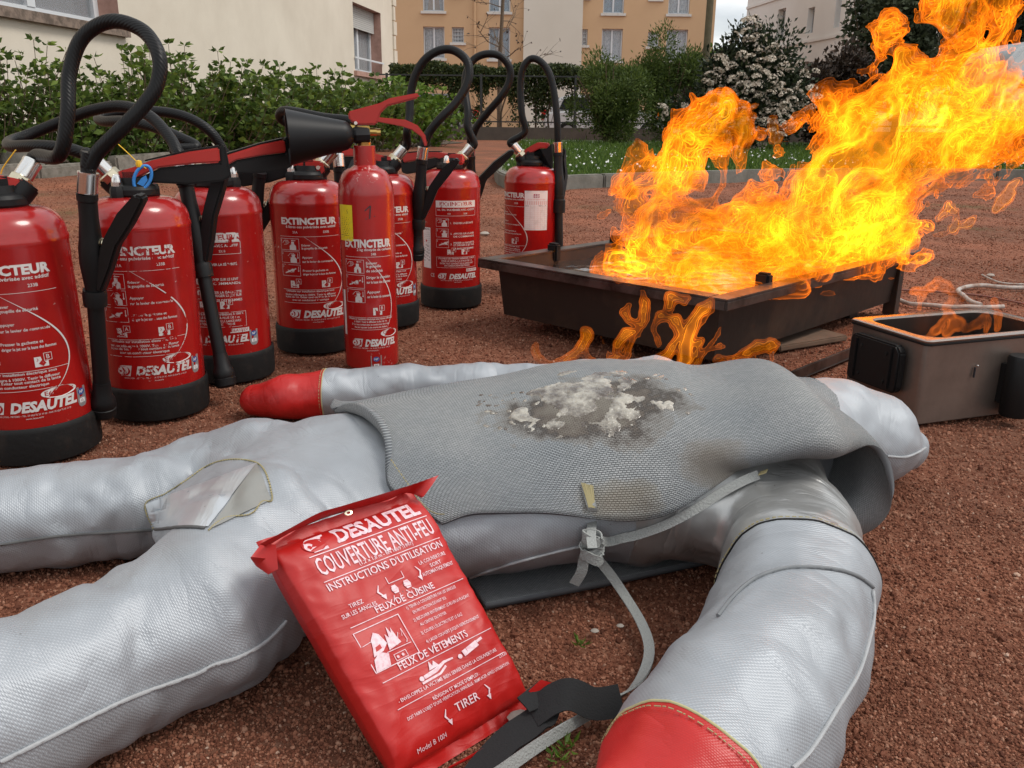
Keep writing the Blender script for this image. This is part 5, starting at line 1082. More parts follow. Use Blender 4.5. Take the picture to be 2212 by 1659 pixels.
def surf_line(name, l, r, m_, parent, bv=None, n=10, off=.0008, dash=None, fallz=.02):
    pp = []; L2_ = [Vector((*q_, 0)) for q_ in l]
    for q_ in crom(L2_, n): pp.append(onto(bv or [BV], q_.x, q_.y, off, fallz)[0])
    mb = MB()
    if dash:
        acc = 0; cur = [pp[0]]; on = True
        for a, b in zip(pp, pp[1:]):
            sg = (b-a).length; k_ = max(1, int(sg/dash)); 
            for j in range(k_):
                if on: mb.tube([a.lerp(b, j/k_), a.lerp(b, (j+.7)/k_)], r, 5)
    else: mb.tube(pp, r, 6)
    return mb.obj(name, m_, parent, smooth=60)
surf_line('piping', [R2(*q_) for q_ in ((0, 1630), (160, 1550), (330, 1465), (480, 1390), (600, 1335), (760, 1275), (900, 1225), (980, 1185), (1090, 1150), (1180, 1105), (1250, 1050), (1310, 985))], .0017, M_PIP, DM, n=12)
surf_line('piping', [R2(*q_) for q_ in ((0, 635), (150, 610), (320, 590), (500, 578), (700, 565), (860, 556), (940, 562))], .0016, mat('dark_piping', (.09, .09, .09), .7), DM, n=12)
Z3x = lambda x, y: ((900 + x/1.3556)/1.8228, (1800 + y/1.3556)/1.8228)
surf_line('piping', [Z3x(*q_) for q_ in ((1290, 640), (1400, 600), (1550, 555), (1700, 515), (1830, 485), (1900, 470), (1960, 450))], .0015, M_PIP, DM, n=12)
Z4x = lambda x, y: ((2200 + x/1.2074)/1.8228, (1700 + y/1.2074)/1.8228)
surf_line('seam', [Z4x(*q_) for q_ in ((760, 880), (830, 790), (920, 710), (1020, 665), (1120, 648), (1230, 648), (1340, 662), (1430, 695), (1490, 740))], .0018, mat('dark_seam', (.16, .17, .18), .6), DM, n=14)
surf_line('piping', [Z4x(*q_) for q_ in ((1492, 760), (1495, 880), (1465, 1020), (1420, 1150), (1350, 1270), (1270, 1400), (1190, 1520), (1110, 1600))], .0016, M_PIP, DM, n=12)
def loop_tube(nm, lp, r, m_, shift=Vector((0, 0, 0)), dash=0):
    pts_ = [p_ + shift for k, p_ in enumerate(lp) if k == 0 or (p_ - lp[k-1]).length > 1e-4]; pts_.append(pts_[0]); mb = MB()
    if dash:
        for a, b in zip(pts_[::1], pts_[1:]): mb.tube([a, a.lerp(b, .6)], r, 5)
    else: mb.tube(pts_, r, 6, cap=False)
    return mb.obj(nm, m_, DM, smooth=60)
M_YED = mat('yellow_edge', (.44, .41, .22), .8)
loop_tube('piping', LOOPS[0], .0010, M_YED); loop_tube('seam', LOOPS[0], .0005, M_YTH, n1_*.006, 1); loop_tube('piping', LOOPS[1], .0009, M_YED); loop_tube('seam', LOOPS[1], .0007, M_YTH, Vector((-.004, 0, 0)), 1)
loop_tube('seam', LOOPS[2], .0011, M_BLK); loop_tube('seam', LOOPS[2], .0008, M_YTH, n2_*.005, 1)
D5 = lambda x, y: ((900 + x/1.6591)/1.8228, (600 + y/1.6591)/1.8228)
surf_line('piping', [Z4x(*q_) for q_ in ((1560, 115), (1640, 120), (1700, 100), (1742, 76))], .0018, M_PIP, DM, n=8)
def surf_patch(name, quad, m_, parent, n=14, bv=None, off=.0012):
    G = []
    for i in range(n+1):
        row = []
        for j in range(n+1):
            u, v = j/n, i/n; x = (quad[0][0]*(1-u)+quad[1][0]*u)*(1-v)+(quad[3][0]*(1-u)+quad[2][0]*u)*v; y = (quad[0][1]*(1-u)+quad[1][1]*u)*(1-v)+(quad[3][1]*(1-u)+quad[2][1]*u)*v
            row.append(onto(bv or [BV], x, y, off)[0])
        G.append(row)
    mb = MB(); mb.grid(G, lambda i, j: (j*.01, i*.01)); return mb.obj(name, m_, parent, smooth=80)
surf_patch('reflective_patch', [R2(*q_) for q_ in ((665, 450), (1180, 262), (955, 555), (700, 560))], M_PATCH, DM)
surf_patch('grey_patch', [R2(*q_) for q_ in ((1180, 262), (1245, 430), (1060, 520), (955, 570))], mat('dark_grey_patch', (.24, .24, .225), .45, bump=(60, .2, .002)), DM)
surf_line('seam', [R2(*q_) for q_ in ((705, 560), (665, 450), (760, 400), (850, 345), (960, 270), (1070, 245), (1180, 262), (1225, 320), (1248, 430), (1200, 440), (1150, 495), (1030, 515), (955, 572))], .0008, M_YTH, DM, n=10, dash=.004)

# ============================================================ BLANKET
txs = np.array([t_[0] for t_ in TORB])
def ell(X, a_deg, off=.010):
    Yc, zc, ry, rz = (np.interp(X, txs, [t_[i] for t_ in TORB]) for i in (1, 2, 3, 4)); a = R_(a_deg)
    return Vector((X, Yc - (ry+off)*math.cos(a), zc + (rz+off)*math.sin(a)))
front = [(945, 1127, .10), (1000, 1110, .10), (1130, 1097, .104), (1270, 1104, .102), (1380, 1095, .102), (1500, 1060, .115), (1620, 1008, .135), (1720, 985, .148), (1800, 988, .150)]
Xb = [-.235, -.178, -.062, .026, .093, .171, .225, .270, .305]; ANG = [38, 62, 86, 108, 135]
cols = []
for k, (f_, xb) in enumerate(zip(front, Xb)):
    a = P(*f_); c_ = [a]; 
    for g_ in ANG:
        t_ = min(1, (g_-5)/105); X = a.x + (xb - a.x)*t_; q_ = ell(min(X, TORB[5][0]), g_); q_.x = X
        if k == 0 and g_ > 100: q_ = P(715 if g_ < 120 else 722, 886 if g_ < 120 else 868, .125 if g_ < 120 else .10)
        if k == 0 and 80 < g_ < 100: q_ = P(772, 930, .145)
        if k == 0 and g_ == 62: q_ = P(850, 1010, .135)
        if k >= 7: q_.z += .012
        c_.append(q_)
    cols.append(c_)
c10 = [P(1902, 968, .150), P(1888, 948, .156), P(1852, 915, .162), P(1800, 878, .162), P(1748, 850, .150), P(1728, 842, .12)]
c9 = [P(1852, 962, .158), P(1835, 940, .170), P(1800, 900, .182), P(1745, 862, .182), P(1700, 835, .175), P(1680, 828, .13)]
cols += [c9, c10]
for (fx, fy, fz), off in (((1926, 1035, .112), Vector((.010, .02, -.04))), ((1924, 1092, .070), Vector((.004, .02, -.082))), ((1872, 1146, .030), Vector((-.03, .02, -.120)))):
    cols.append([P(fx, fy, fz)] + [q_ + off for q_ in c10[1:]])
for fx, fy, xo in ((1760, 1172, -.10), (1560, 1207, -.2), (1300, 1262, -.34), (1050, 1310, -.46)):
    a = P(fx, fy, .005); cols.append([a] + [Vector((a.x - .02*k_, a.y + .05*k_, .006)) for k_ in range(1, 6)])
def loft(cols, nu, nv):
    rows = [[crom([c_[j] for c_ in cols], nu)[i] for j in range(len(cols[0]))] for i in range((len(cols)-1)*nu+1)] if False else None
    along_ = [crom([c_[j] for c_ in cols], nu) for j in range(len(cols[0]))]
    return [crom([al[i] for al in along_], nv) for i in range(len(along_[0]))]
GB = loft(cols, 9, 10)
random.seed(3)
for i, row in enumerate(GB):
    for j, q_ in enumerate(row):
        nzv = noise.noise(Vector((q_.x*9, q_.y*9, 1.3)))*.0035 + noise.noise(Vector((q_.x*30, q_.y*30, 4)))*.0009
        if q_.z > .02: row[j] = q_ + Vector((0, 0, nzv))
ga = np.array([[tuple(q_) for q_ in row] for row in GB]); ntop = 9*11 + 1
def sdf(p): return sample(D3, (p[..., 0]-lo_b[0])/VX, (p[..., 1]-lo_b[1])/VX, (p[..., 2]-lo_b[2])/VX)
def push(g, dmin, w_=1.0):
    f0 = sdf(g); gr = np.stack([sdf(g + np.eye(3)[k]*VX) - sdf(g - np.eye(3)[k]*VX) for k in range(3)], -1); gr /= np.linalg.norm(gr, axis=-1, keepdims=True) + 1e-9
    amt = np.where((f0 < dmin) & (g[..., 2] < .222), dmin - f0, 0); return g + gr*amt[..., None]*w_
for it in range(26):
    t_ = push(ga[:ntop], .0068); ga[:ntop] = t_
    if it < 24:
        sm_ = ga.copy(); sm_[1:-1, 1:-1] = (ga[2:, 1:-1] + ga[:-2, 1:-1] + ga[1:-1, 2:] + ga[1:-1, :-2])/4; sm_[1:-1, 0] = (ga[2:, 0] + ga[:-2, 0])/2; sm_[1:-1, -1] = (ga[2:, -1] + ga[:-2, -1])/2; sm_[0, 1:-1] = (ga[0, 2:] + ga[0, :-2])/2
        wgt = np.where(ga[..., 2:] > .02, .75, 0); wgt[ntop-5:] *= .3; wgt[:, 0] *= .8; wgt[0] *= .5; ga = ga*(1-wgt) + sm_*wgt
GB = [[Vector(q_) for q_ in row] for row in ga]
M_BLK_T = mat('woven_grey_wool', (.30, .315, .32), .95, spec=.15)
BK = thing('fire_blanket', 'grey woven fire blanket with a scorched patch draped over the dummy', 'fire blanket', (0, 0, 0))
mb = MB(); lu = [0]
for a, b in zip(GB, GB[1:]): lu.append(lu[-1] + (b[5]-a[5]).length)
lv_ = [0]
for a, b in zip(GB[20], GB[20][1:]): lv_.append(lv_[-1] + (b-a).length)
mb.grid(GB, lambda i, j: (lu[i], lv_[j])); cl = mb.obj('cloth', M_BLK_T, BK, smooth=80)
sm = cl.modifiers.new('thick', 'SOLIDIFY'); sm.thickness = .0075; sm.offset = 0
BVB = BVHTree.FromPolygons([Vector(v) for v in mb.v], mb.f)
burn = onto([BVB], 1275, 878)[0]; burn2 = onto([BVB], 1540, 1010)[0]; burn3 = onto([BVB], 1190, 860)[0]
M = M_BLK_T; uv = node(M, 'ShaderNodeUVMap', uv_map='UVMap'); tcn = node(M, 'ShaderNodeTexCoord')
mpn = node(M, 'ShaderNodeMapping'); mpn.inputs['Scale'].default_value = (1/.0042, 1/.0034, 1); link(M, uv.outputs[0], mpn.inputs[0])
ns = node(M, 'ShaderNodeTexNoise', Scale=.35, Detail=2.0); vadd = node(M, 'ShaderNodeMixRGB'); vadd.inputs[0].default_value = .25; link(M, mpn.outputs[0], ns.inputs['Vector']); link(M, mpn.outputs[0], vadd.inputs[1]); link(M, ns.outputs['Color'], vadd.inputs[2])
br_ = node(M, 'ShaderNodeTexBrick', Scale=1.0); br_.inputs['Mortar Size'].default_value = .14; br_.inputs['Mortar Smooth'].default_value = 1; br_.inputs['Brick Width'].default_value = 1.0; br_.inputs['Row Height'].default_value = .5
br_.inputs['Color1'].default_value = (1, 1, 1, 1); br_.inputs['Color2'].default_value = (.78, .8, .8, 1); br_.inputs['Mortar'].default_value = (.30, .31, .33, 1)
link(M, mpn.outputs[0], br_.inputs['Vector']); b1 = node(M, 'ShaderNodeBump', Strength=.8, Distance=.0016); inv = node(M, 'ShaderNodeMath', operation='SUBTRACT'); inv.inputs[0].default_value = 1; link(M, br_.outputs['Fac'], inv.inputs[1]); link(M, inv.outputs[0], b1.inputs['Height']); link(M, b1.outputs[0], bsdf(M).inputs['Normal'])
n1 = node(M, 'ShaderNodeTexNoise', Scale=7.0, Detail=5.0); r1 = node(M, 'ShaderNodeValToRGB'); r1.color_ramp.elements[0].position = .35; r1.color_ramp.elements[1].position = .7; r1.color_ramp.elements[0].color = (.33, .35, .365, 1); r1.color_ramp.elements[1].color = (.45, .455, .45, 1)
link(M, tcn.outputs['Object'], n1.inputs['Vector']); link(M, n1.outputs['Fac'], r1.inputs[0]); mu = node(M, 'ShaderNodeMixRGB', blend_type='MULTIPLY'); mu.inputs[0].default_value = .9; link(M, r1.outputs[0], mu.inputs[1]); link(M, br_.outputs['Color'], mu.inputs[2])
cur = mu.outputs[0]
def stain(cur, c, rad, ramp, nscale, seedv):
    s_ = node(M, 'ShaderNodeVectorMath', operation='SUBTRACT'); s_.inputs[1].default_value = c; link(M, tcn.outputs['Object'], s_.inputs[0])
    dv_ = node(M, 'ShaderNodeVectorMath', operation='DIVIDE'); dv_.inputs[1].default_value = rad; link(M, s_.outputs[0], dv_.inputs[0]); ln = node(M, 'ShaderNodeVectorMath', operation='LENGTH'); link(M, dv_.outputs[0], ln.inputs[0])
    nn_ = node(M, 'ShaderNodeTexNoise', Scale=nscale, Detail=9.0, Roughness=.65); nn_.noise_dimensions = '4D'; nn_.inputs['W'].default_value = seedv; link(M, tcn.outputs['Object'], nn_.inputs['Vector'])
    ad = node(M, 'ShaderNodeMath', operation='MULTIPLY_ADD'); ad.inputs[1].default_value = 2.0; link(M, nn_.outputs['Fac'], ad.inputs[0]); link(M, ln.outputs['Value'], ad.inputs[2])   # ln + 2*noise
    sb = node(M, 'ShaderNodeMath', operation='SUBTRACT'); sb.inputs[1].default_value = 1.0; link(M, ad.outputs[0], sb.inputs[0])
    r = node(M, 'ShaderNodeValToRGB'); els = r.color_ramp.elements; els[0].position = ramp[0][0]; els[0].color = ramp[0][1]; els[1].position = ramp[-1][0]; els[1].color = ramp[-1][1]
    for p_, c_ in ramp[1:-1]: e_ = els.new(p_); e_.color = c_
    link(M, sb.outputs[0], r.inputs[0]); mx_ = node(M, 'ShaderNodeMixRGB'); link(M, r.outputs['Alpha'], mx_.inputs[0]); link(M, cur, mx_.inputs[1]); link(M, r.outputs[0], mx_.inputs[2]); return mx_.outputs[0]
cur = stain(cur, burn, (.105, .060, .09), [(.30, (.20, .17, .13, .75)), (.55, (.13, .10, .075, .8)), (.66, (.06, .045, .035, .8)), (.80, (.16, .13, .10, .5)), (.98, (.24, .21, .17, .25)), (1.0, (.3, .3, .3, 0))], 26.0, 1.0)
cur = stain(cur, burn2, (.040, .020, .05), [(.4, (.17, .125, .08, .55)), (.8, (.26, .22, .17, .3)), (1.0, (.3, .3, .3, 0))], 16.0, 5.0)
cur = stain(cur, onto([BVB], 1330, 1085)[0], (.05, .015, .03), [(.4, (.22, .17, .10, .5)), (.8, (.26, .22, .15, .3)), (1.0, (.3, .3, .3, 0))], 16.0, 9.0)
link(M, cur, bsdf(M).inputs['Base Color'])
surf_line('hem_stitching', [(728, 893), (775, 935), (850, 1008), (905, 1082), (935, 1108), (960, 1112)], .0007, M_YTH, BK, [BVB], n=12, off=.0036, dash=.005)
0 and surf_line('hem_stitching', [(1000, 1100), (1130, 1085), (1270, 1091), (1370, 1083)], .0006, M_YTH, BK, [BVB], n=12, off=.0036, dash=.005)
# gel residue
G_ = []; nn_ = 120; GW, GD = .125, .075
for i in range(nn_+1):
    row = []
    for j in range(nn_+1):
        x = burn.x + GW*(2*j/nn_-1); y = burn.y + GD*(2*i/nn_-1) + .01; h = BVB.ray_cast(Vector((x, y, .4)), Vector((0, 0, -1)))
        e_ = math.hypot((x-burn.x)/GW, (y-burn.y-.01)/GD); v = noise.fractal(Vector((x*38, y*38, 2.2)), .9, 2.1, 5)*.9 + .44 - e_**2*.95
        z = h[0].z if h[0] is not None else .15; row.append((Vector((x, y, z + .0032)), v))
    G_.append(row)
mb = MB(); idx = {}; vs = []; fs = []
for i in range(nn_):
    for j in range(nn_):
        q4 = [(i, j), (i, j+1), (i+1, j+1), (i+1, j)]
        if all(G_[a][b][1] > .0 for a, b in q4):
            for a, b in q4:
                if (a, b) not in idx: p_, v = G_[a][b]; idx[(a, b)] = len(vs); vs.append(p_ + Vector((0, 0, -.0024 + min(.0040, .008*max(0, v)**.6) + .0012*noise.noise(p_*300))))
            fs.append(tuple(idx[q_] for q_ in q4))
mb.add(vs, fs); M_GEL = mat('melted_gel', (.42, .39, .33), .14, spec=.6, coat=.7, vary=(34, (.07, .05, .035), .42, .60, 10), bump=(240, .7, .003)); bsdf(M_GEL).inputs['Subsurface Weight'].default_value = .3; bsdf(M_GEL).inputs['Subsurface Radius'].default_value = (.01, .008, .006); bsdf(M_GEL).inputs['Subsurface Scale'].default_value = .4
go = mb.obj('gel_residue', M_GEL, smooth=70); tag(go, 'wet whitish and charred crust of melted gel on top of the grey blanket', 'gel residue')
# small loose drips
mb = MB(); rng = np.random.default_rng(2)
for k in range(60):
    px, py = rng.uniform(1030, 1130) if k < 30 else rng.uniform(1100, 1500), rng.uniform(860, 935) if k < 30 else rng.uniform(820, 930); p_, n_2 = onto([BVB], px, py, .003); s = rng.uniform(.0012, .0038)
    Mx = Matrix.Translation(p_) @ n_2.to_track_quat('Z', 'Y').to_matrix().to_4x4() @ Matrix.Rotation(rng.uniform(0, 3), 4, 'Z') @ Matrix.Diagonal((s*rng.uniform(.7, 1.9), s, s*.5, 1)); mb.lathe([(0, -.6), (.9, -.4), (1, 0), (.7, .7), (0, 1)], 7, Mx, cap=False)
mb.obj('gel_drips', M_GEL, BK, smooth=80)
# ties
M_TAPE = mat('grey_herringbone_tape', (.31, .32, .31), .85, bump=(500, .8, .002))
allb = [BV, BVB]
def ps(px, py, off=.004): return onto(allb, px, py, off)[0]
mb = MB(); ribbon(mb, [ps(1262, 1048, .005), ps(1270, 1075, .005), ps(1276, 1098, .006), P(1279, 1125, .10), P(1277, 1160, .095), P(1280, 1185, .09)], .0095, .0016, side=[(1, 0, 0)]*2); tie = mb.obj('tie', M_TAPE, BK, smooth=40)
mb = MB(); 
for k in range(9): a = ps(1253+k*3.2, 1046+k*.6, .0065); b = ps(1268+k*1.6, 1096, .0075); mb.tube([a, a.lerp(b, .5) + Vector((0, 0, .001)), b], .0007, 4)
mb.obj('tie_stitching', M_YTH, BK, smooth=60)
mb = MB(); kn = P(1278, 1168, .088)
for (c_, nx_a, r_k, t_k) in (((0, 0, .003), .3, .0075, .3), ((0, -.001, -.008), -.5, .0085, 1.1), ((.002, -.002, -.016), .2, .0075, .1)):
    Mx = Matrix.Translation(kn + Vector(c_)) @ Matrix.Rotation(nx_a, 4, 'Y') @ Matrix.Rotation(t_k, 4, 'X')
    ribbon(mb, [Mx @ Vector((math.cos(a)*r_k*1.25, math.sin(a)*r_k*.8, .0015*math.sin(2*a))) for a in np.linspace(0, 2*PI, 9)], .0105, .0018, side=[(0, 0, 1)]*2, n=4)
mb.obj('knot', M_TAPE, BK, smooth=40)
mb = MB(); ribbon(mb, [kn + Vector((.006, 0, 0)), ps(1315, 1160, .006), ps(1345, 1155, .005), ps(1380, 1148, .005), ps(1440, 1128, .005), ps(1500, 1098, .006), ps(1560, 1065, .006), ps(1605, 1045, .006), ps(1632, 1033, .007)], .0095, .0016, side=[(0, .5, 1)]*2); mb.obj('tie', M_TAPE, BK, smooth=40)
mb = MB(); ribbon(mb, [kn + Vector((0, -.002, -.01)), P(1285, 1200, .06), P(1318, 1240, .035), P(1352, 1290, .014), P(1385, 1345, .010), P(1402, 1395, .010), P(1396, 1440, .010), P(1370, 1482, .011), P(1320, 1518, .012), P(1240, 1562, .012), P(1160, 1612, .012), P(1080, 1668, .010), P(1000, 1720, .01)], .0100, .0018, side=[(1, .3, 0), (1, .3, .2), (1, .2, .1), (1, 0, .2), (.8, .4, .8), (.3, .9, .8), (.3, .9, .8)], n=8); mb.obj('tie', M_TAPE, BK, smooth=40)
mb = MB(); ribbon(mb, [kn + Vector((-.002, .001, -.008)), P(1262, 1205, .06), P(1256, 1235, .045), P(1240, 1262, .03)], .011, .0016, side=[(1, 0, 0)]*2); mb.obj('tie', M_TAPE, BK, smooth=40)
mb = MB(); e_ = ps(1632, 1033, .009)
for k in range(5): mb.tube([e_ + Vector((-.002+.001*k, -.004+.002*k, 0)), e_ + Vector((.006+.001*k, -.004+.0022*k, .003))], .0005, 4)
mb.obj('tie_stitching', M_YTH, BK, smooth=60)

# ============================================================ RED POUCH
BL_, BR2, TL_, TR_ = P(874, 1675, .014), P(1157, 1501, .014), P(587, 1178, .165), P(915, 1066, .165)
PW_, PH_ = .142, .20; Nf = (BR2-BL_).cross(TL_-BL_).normalized()
if Nf.dot(CAM - BL_) < 0: Nf = -Nf
def face_pt(x, y): u = x/PW_ + .5; v = y/PH_; return (BL_*(1-u) + BR2*u)*(1-v) + (TL_*(1-u) + TR_*u)*v
def Tth(y): s = min(1, abs(2*y/PH_ - 1)); return .0165*(1 - s**7)**.6*(1 if abs(2*y/PH_-1) < 1 else 0) + .0012
def front_off(x, y):
    c_ = min(1, abs(2*x/PW_)); return Tth(y)*(1 - c_**7)**(1/7) if c_ < 1 else 0
def pw(x, y): ed = max(abs(2*x/PW_), abs(2*y/PH_-1)); return .0022*noise.noise(Vector((x*34, y*34, 0))) + .0012*noise.noise(Vector((x*90, y*40, 5))) - .0035*max(0, ed-.6)*abs(noise.noise(Vector((x*60, y*60, 9))))*2
PO = thing('blanket_pouch', 'red fire blanket pouch with white French instructions leaning on the dummy', 'pouch', (0, 0, 0))
mb = MB(); G = []; ny_ = 110
for i in range(ny_+1):
    y = -.010 + (PH_+.020)*i/ny_; T_ = Tth(y) if 0 <= y <= PH_ else .0012; row = []; ends = max(0, (abs(2*y/PH_-1)-.9)/.1)
    hw_ = PW_/2*(1+.03*min(ends, 1)); us = [math.sin(PI/2*t_)*.55 + t_*.45 for t_ in np.linspace(1, -1, 57)]
    for side in (1, -1):
        for u_ in (us if side > 0 else us[::-1]):
            fo = (1 - min(1, abs(u_))**7)**(1/7) if abs(u_) < 1 else 0; x = hw_*u_; row.append(face_pt(x, y) + Nf*(T_*fo*side - .0165 + pw(x, y)*(1 if side > 0 else .4)))
    row.append(row[0])
    G.append(row)
mb.grid(G, lambda i, j: (i*.004, j*.005)); M_PCH = fabric('red_pouch_fabric', (.47, .011, .009), .42, 0, .0011, .10, .02); mb.obj('pouch_body', M_PCH, PO, smooth=60)
# top flap with pinched corners, bottom corner tab
def rag(l, name='corner_flap'):
    mb = MB(); n_ = len(l); th = Nf*.0012
    c_ = sum((Vector(v) for v in l), Vector())/n_
    vs = [Vector(v)+th for v in l] + [Vector(v)-th for v in l] + [c_+th*1.5, c_-th*1.5]
    fs = [(i, (i+1) % n_, 2*n_) for i in range(n_)] + [(n_+(i+1) % n_, n_+i, 2*n_+1) for i in range(n_)] + [(i, n_+i, n_+(i+1) % n_, (i+1) % n_) for i in range(n_)]
    mb.add(vs, fs); return mb.obj(name, M_PCH, PO, smooth=50)
zt = .168
mb = MB(); top_l = [Z3x(205, 475), Z3x(330, 400), Z3x(440, 350), Z3x(560, 305), Z3x(700, 268), Z3x(850, 225), Z3x(960, 185), Z3x(1040, 212)]
top_u = [Z3x(170, 462), Z3x(330, 378), Z3x(480, 298), Z3x(600, 262), Z3x(740, 220), Z3x(880, 178), Z3x(1000, 140), Z3x(1122, 96)]
A_ = [P(*q_, .163) for q_ in top_l]; B_ = [P(*q_, .176) for q_ in top_u]; A_ = crom(A_, 4); B_ = crom(B_, 4)
G = [[a, a.lerp(b, .5) + Nf*.002, b, b - Nf*.002, a.lerp(b, .5) - Nf*.001, a - Nf*.003] for a, b in zip(A_, B_)]; mb.grid(G); mb.obj('top_flap', M_PCH, PO, smooth=60)
rag([P(*Z3x(118, 535), .160), P(*Z3x(175, 462), .166), P(*Z3x(250, 470), .165), P(*Z3x(262, 600), .150), P(*Z3x(215, 625), .146), P(*Z3x(150, 580), .150)])
rag([P(*Z3x(1600, 1250), .03), P(*Z3x(1665, 1190), .036), P(*Z3x(1780, 1222), .028), P(*Z3x(1785, 1262), .022), P(*Z3x(1735, 1300), .018), P(*Z3x(1640, 1350), .012)])
rag([P(*Z3x(1180, 1650), .006), P(*Z3x(1380, 1540), .008), P(*Z3x(1330, 1590), .004), P(*Z3x(1150, 1680), .004)])
mb = MB(); ec = P(*Z3x(632, 305), .1725); Mx = Matrix.Translation(ec + Nf*.003) @ Nf.to_track_quat('Z', 'Y').to_matrix().to_4x4(); mb.lathe([(.0016, 0), (.0016, .0006), (.0030, .0008), (.0033, 0)], 16, Mx @ Matrix.Diagonal((1.2, .7, 1, 1)), cap=False); mb.obj('eyelet', M_NICK, PO)
p = Print(); x0, x1 = -.050, .064
logo(p, -.036, .1897, .80)
p.text('DESAUTEL', -.0215, .1835, .0125, .083, 'l', .04, .12); p.rect(x0, .1800, x1, .1808)
p.text('COUVERTURE ANTI-FEU', x0+.001, .1625, .0148, .111, 'l', .012); p.text('(1,2 x 1,8 m - EN 1869 :1997)', .010, .1590, .0030, .052, 'c', .01); p.rect(x0, .1572, x1, .1579)
p.text("INSTRUCTIONS D'UTILISATION", x0, .1490, .0062, .112, 'l', .012)
for k, s_ in enumerate(('LA COUVERTURE', 'SORT', 'AUTOMATIQUEMENT')): p.text(s_, .046, .1415-.0055*k, .0032, (.028, None, .034)[k], 'c', .008)
for k, s_ in enumerate(('TIREZ', 'SUR LES SANGLES')): p.text(s_, -.036, .1305-.0058*k, .0034, (None, .032)[k], 'c', .008)
p.stroke([(-.002, .143), (-.002, .137)], .0006); p.stroke([(-.002, .137), (.013, .137)], .0006); p.stroke([(.013, .137), (.013, .143)], .0006)
for sx_ in (0, .012):
    p.poly([(sx_-.0012, .1345), (sx_+.0025, .1345), (sx_+.004, .131), (sx_+.003, .1275), (sx_-.001, .1275), (sx_-.0025, .131)]); p.stroke([(sx_-.003, .1265), (sx_-.006 + sx_*.6, .1215)], .0007); p.stroke([(sx_+.003, .1265), (sx_+.002 + sx_*.5, .1215)], .0007)
    for q_ in range(3): p.stroke([(sx_-.0022, .1335-.002*q_), (sx_+.0030, .1328-.002*q_)], .0004, 1)
def curved(p, x, y, s, fl): p.stroke([(x, y), (x-.003*fl, y-.005*s), (x, y-.010*s)], [.0006, .0018, .0012]); p.poly([(x-.0022, y-.009*s), (x+.0024, y-.0088*s), (x+.0006, y-.0135*s)])
curved(p, -.011, .139, 1, 1); curved(p, .026, .142, 1, -1); p.rect(x0, .1160, x1, .1166)
p.text('FEUX DE CUISINE', .005, .1185, .0055, .058, 'c', .012)
for k, (s_, x_) in enumerate((('1) TENIR LA COUVERTURE PAR LES SANGLES', .0), ('EN PROTECTION DEVANT SOI', .003), ('2) RECOUVRIR ENTIÈREMENT LE FEU EN LA PLAÇANT', 0), ('AU CENTRE DU FOYER', .003), ("3) COUPER L'ÉLECTRICITÉ ET LE GAZ", 0), ("4) LAISSER COUVERT JUSQU'À REFROIDISSEMENT", 0))): p.text(s_, .001+x_, (.1105, .1060, .0990, .0945, .0870, .0790)[k], .0026, (.052, .034, .060, .027, .044, .057)[k], 'l', .006)
p.frame(-.051, .0760, -.0085, .1115, .0007)
p.poly([(-.050, .0768), (-.036, .0768), (-.033, .086), (-.040, .090), (-.047, .086)]); p.poly([(-.046, .088), (-.036, .0895), (-.030, .094), (-.0325, .103), (-.036, .106), (-.041, .101), (-.043, .095)]); p.poly([(-.041, .0945), (-.036, .0955), (-.036, .092), (-.042, .091)], 1)
p.poly([(-.031, .088), (-.028, .101), (-.026, .097), (-.024, .106), (-.0225, .100), (-.021, .104), (-.0195, .095), (-.018, .090)]); p.stroke([(-.022, .089), (-.017, .098), (-.015, .094), (-.013, .100), (-.0125, .090), (-.014, .088)], .0006); p.stroke([(-.034, .087), (-.011, .0865)], .0006); p.frame(-.030, .0775, -.018, .0835, .0005); p.ell(-.027, .0805, .0012, .0012); p.ell(-.022, .0805, .0012, .0012); p.stroke([(-.050, .099), (-.041, .100)], .0005)
p.text('FEUX DE VÊTEMENTS', .004, .0700, .0060, .070, 'c', .012); p.rect(x0, .0672, x1, .0678)
p.stroke([(-.016, .0565), (-.004, .0575), (.006, .0605), (.016, .0600)], [.0030, .0034, .0022, .0014]); p.ell(-.0185, .0565, .0022, .0020); p.poly([(-.009, .0595), (-.006, .0665), (-.0045, .0620), (-.002, .0655), (.001, .0600)]); p.stroke([(-.020, .053), (-.002, .0535), (.006, .0570)], .0018)
p.stroke([(.026, .0590), (.043, .0620)], .0052); p.ell(.0225, .0583, .0019, .0019); p.stroke([(.043, .0630), (.049, .0640)], .0022); p.stroke([(.031, .0572), (.0302, .0625)], .0004, 1); p.stroke([(.038, .0585), (.0372, .0638)], .0004, 1)
p.text('- ENVELOPPEZ LA VICTIME BIEN SERRÉE DANS LA COUVERTURE', .006, .0480, .0028, .104, 'c', .006); p.rect(x0, .0440, x1, .0446)
p.text("RÉVISION ET MODE D'EMPLOI :", .006, .0375, .0028, .050, 'c', .006); p.text("DOIT FAIRE L'OBJET D'UNE VÉRIFICATION ANNUELLE - REMPLACER APRÈS UTILISATION", .008, .0325, .0025, .108, 'c', .005)
p.text('TIRER', .008, .0205, .0066, .024, 'c', .008); curved(p, -.013, .0270, 1, 1); curved(p, .030, .0290, 1, -1); p.text('Model B 1004', x0, .0075, .0040, .030, 'l', 0); p.text('23320', .066, .0415, .0028, None, 'r', 0)
p.items = [(([(max(-.066, min(.0685, x)), y) for x, y in v]), f, mi) for v, f, mi in p.items]
M_PPR = mat('pouch_print', (.80, .62, .66), .6, vary=(300, (.72, .45, .5), .45, .6)); M_PRED = mat('pouch_red', (.45, .011, .009), .45)
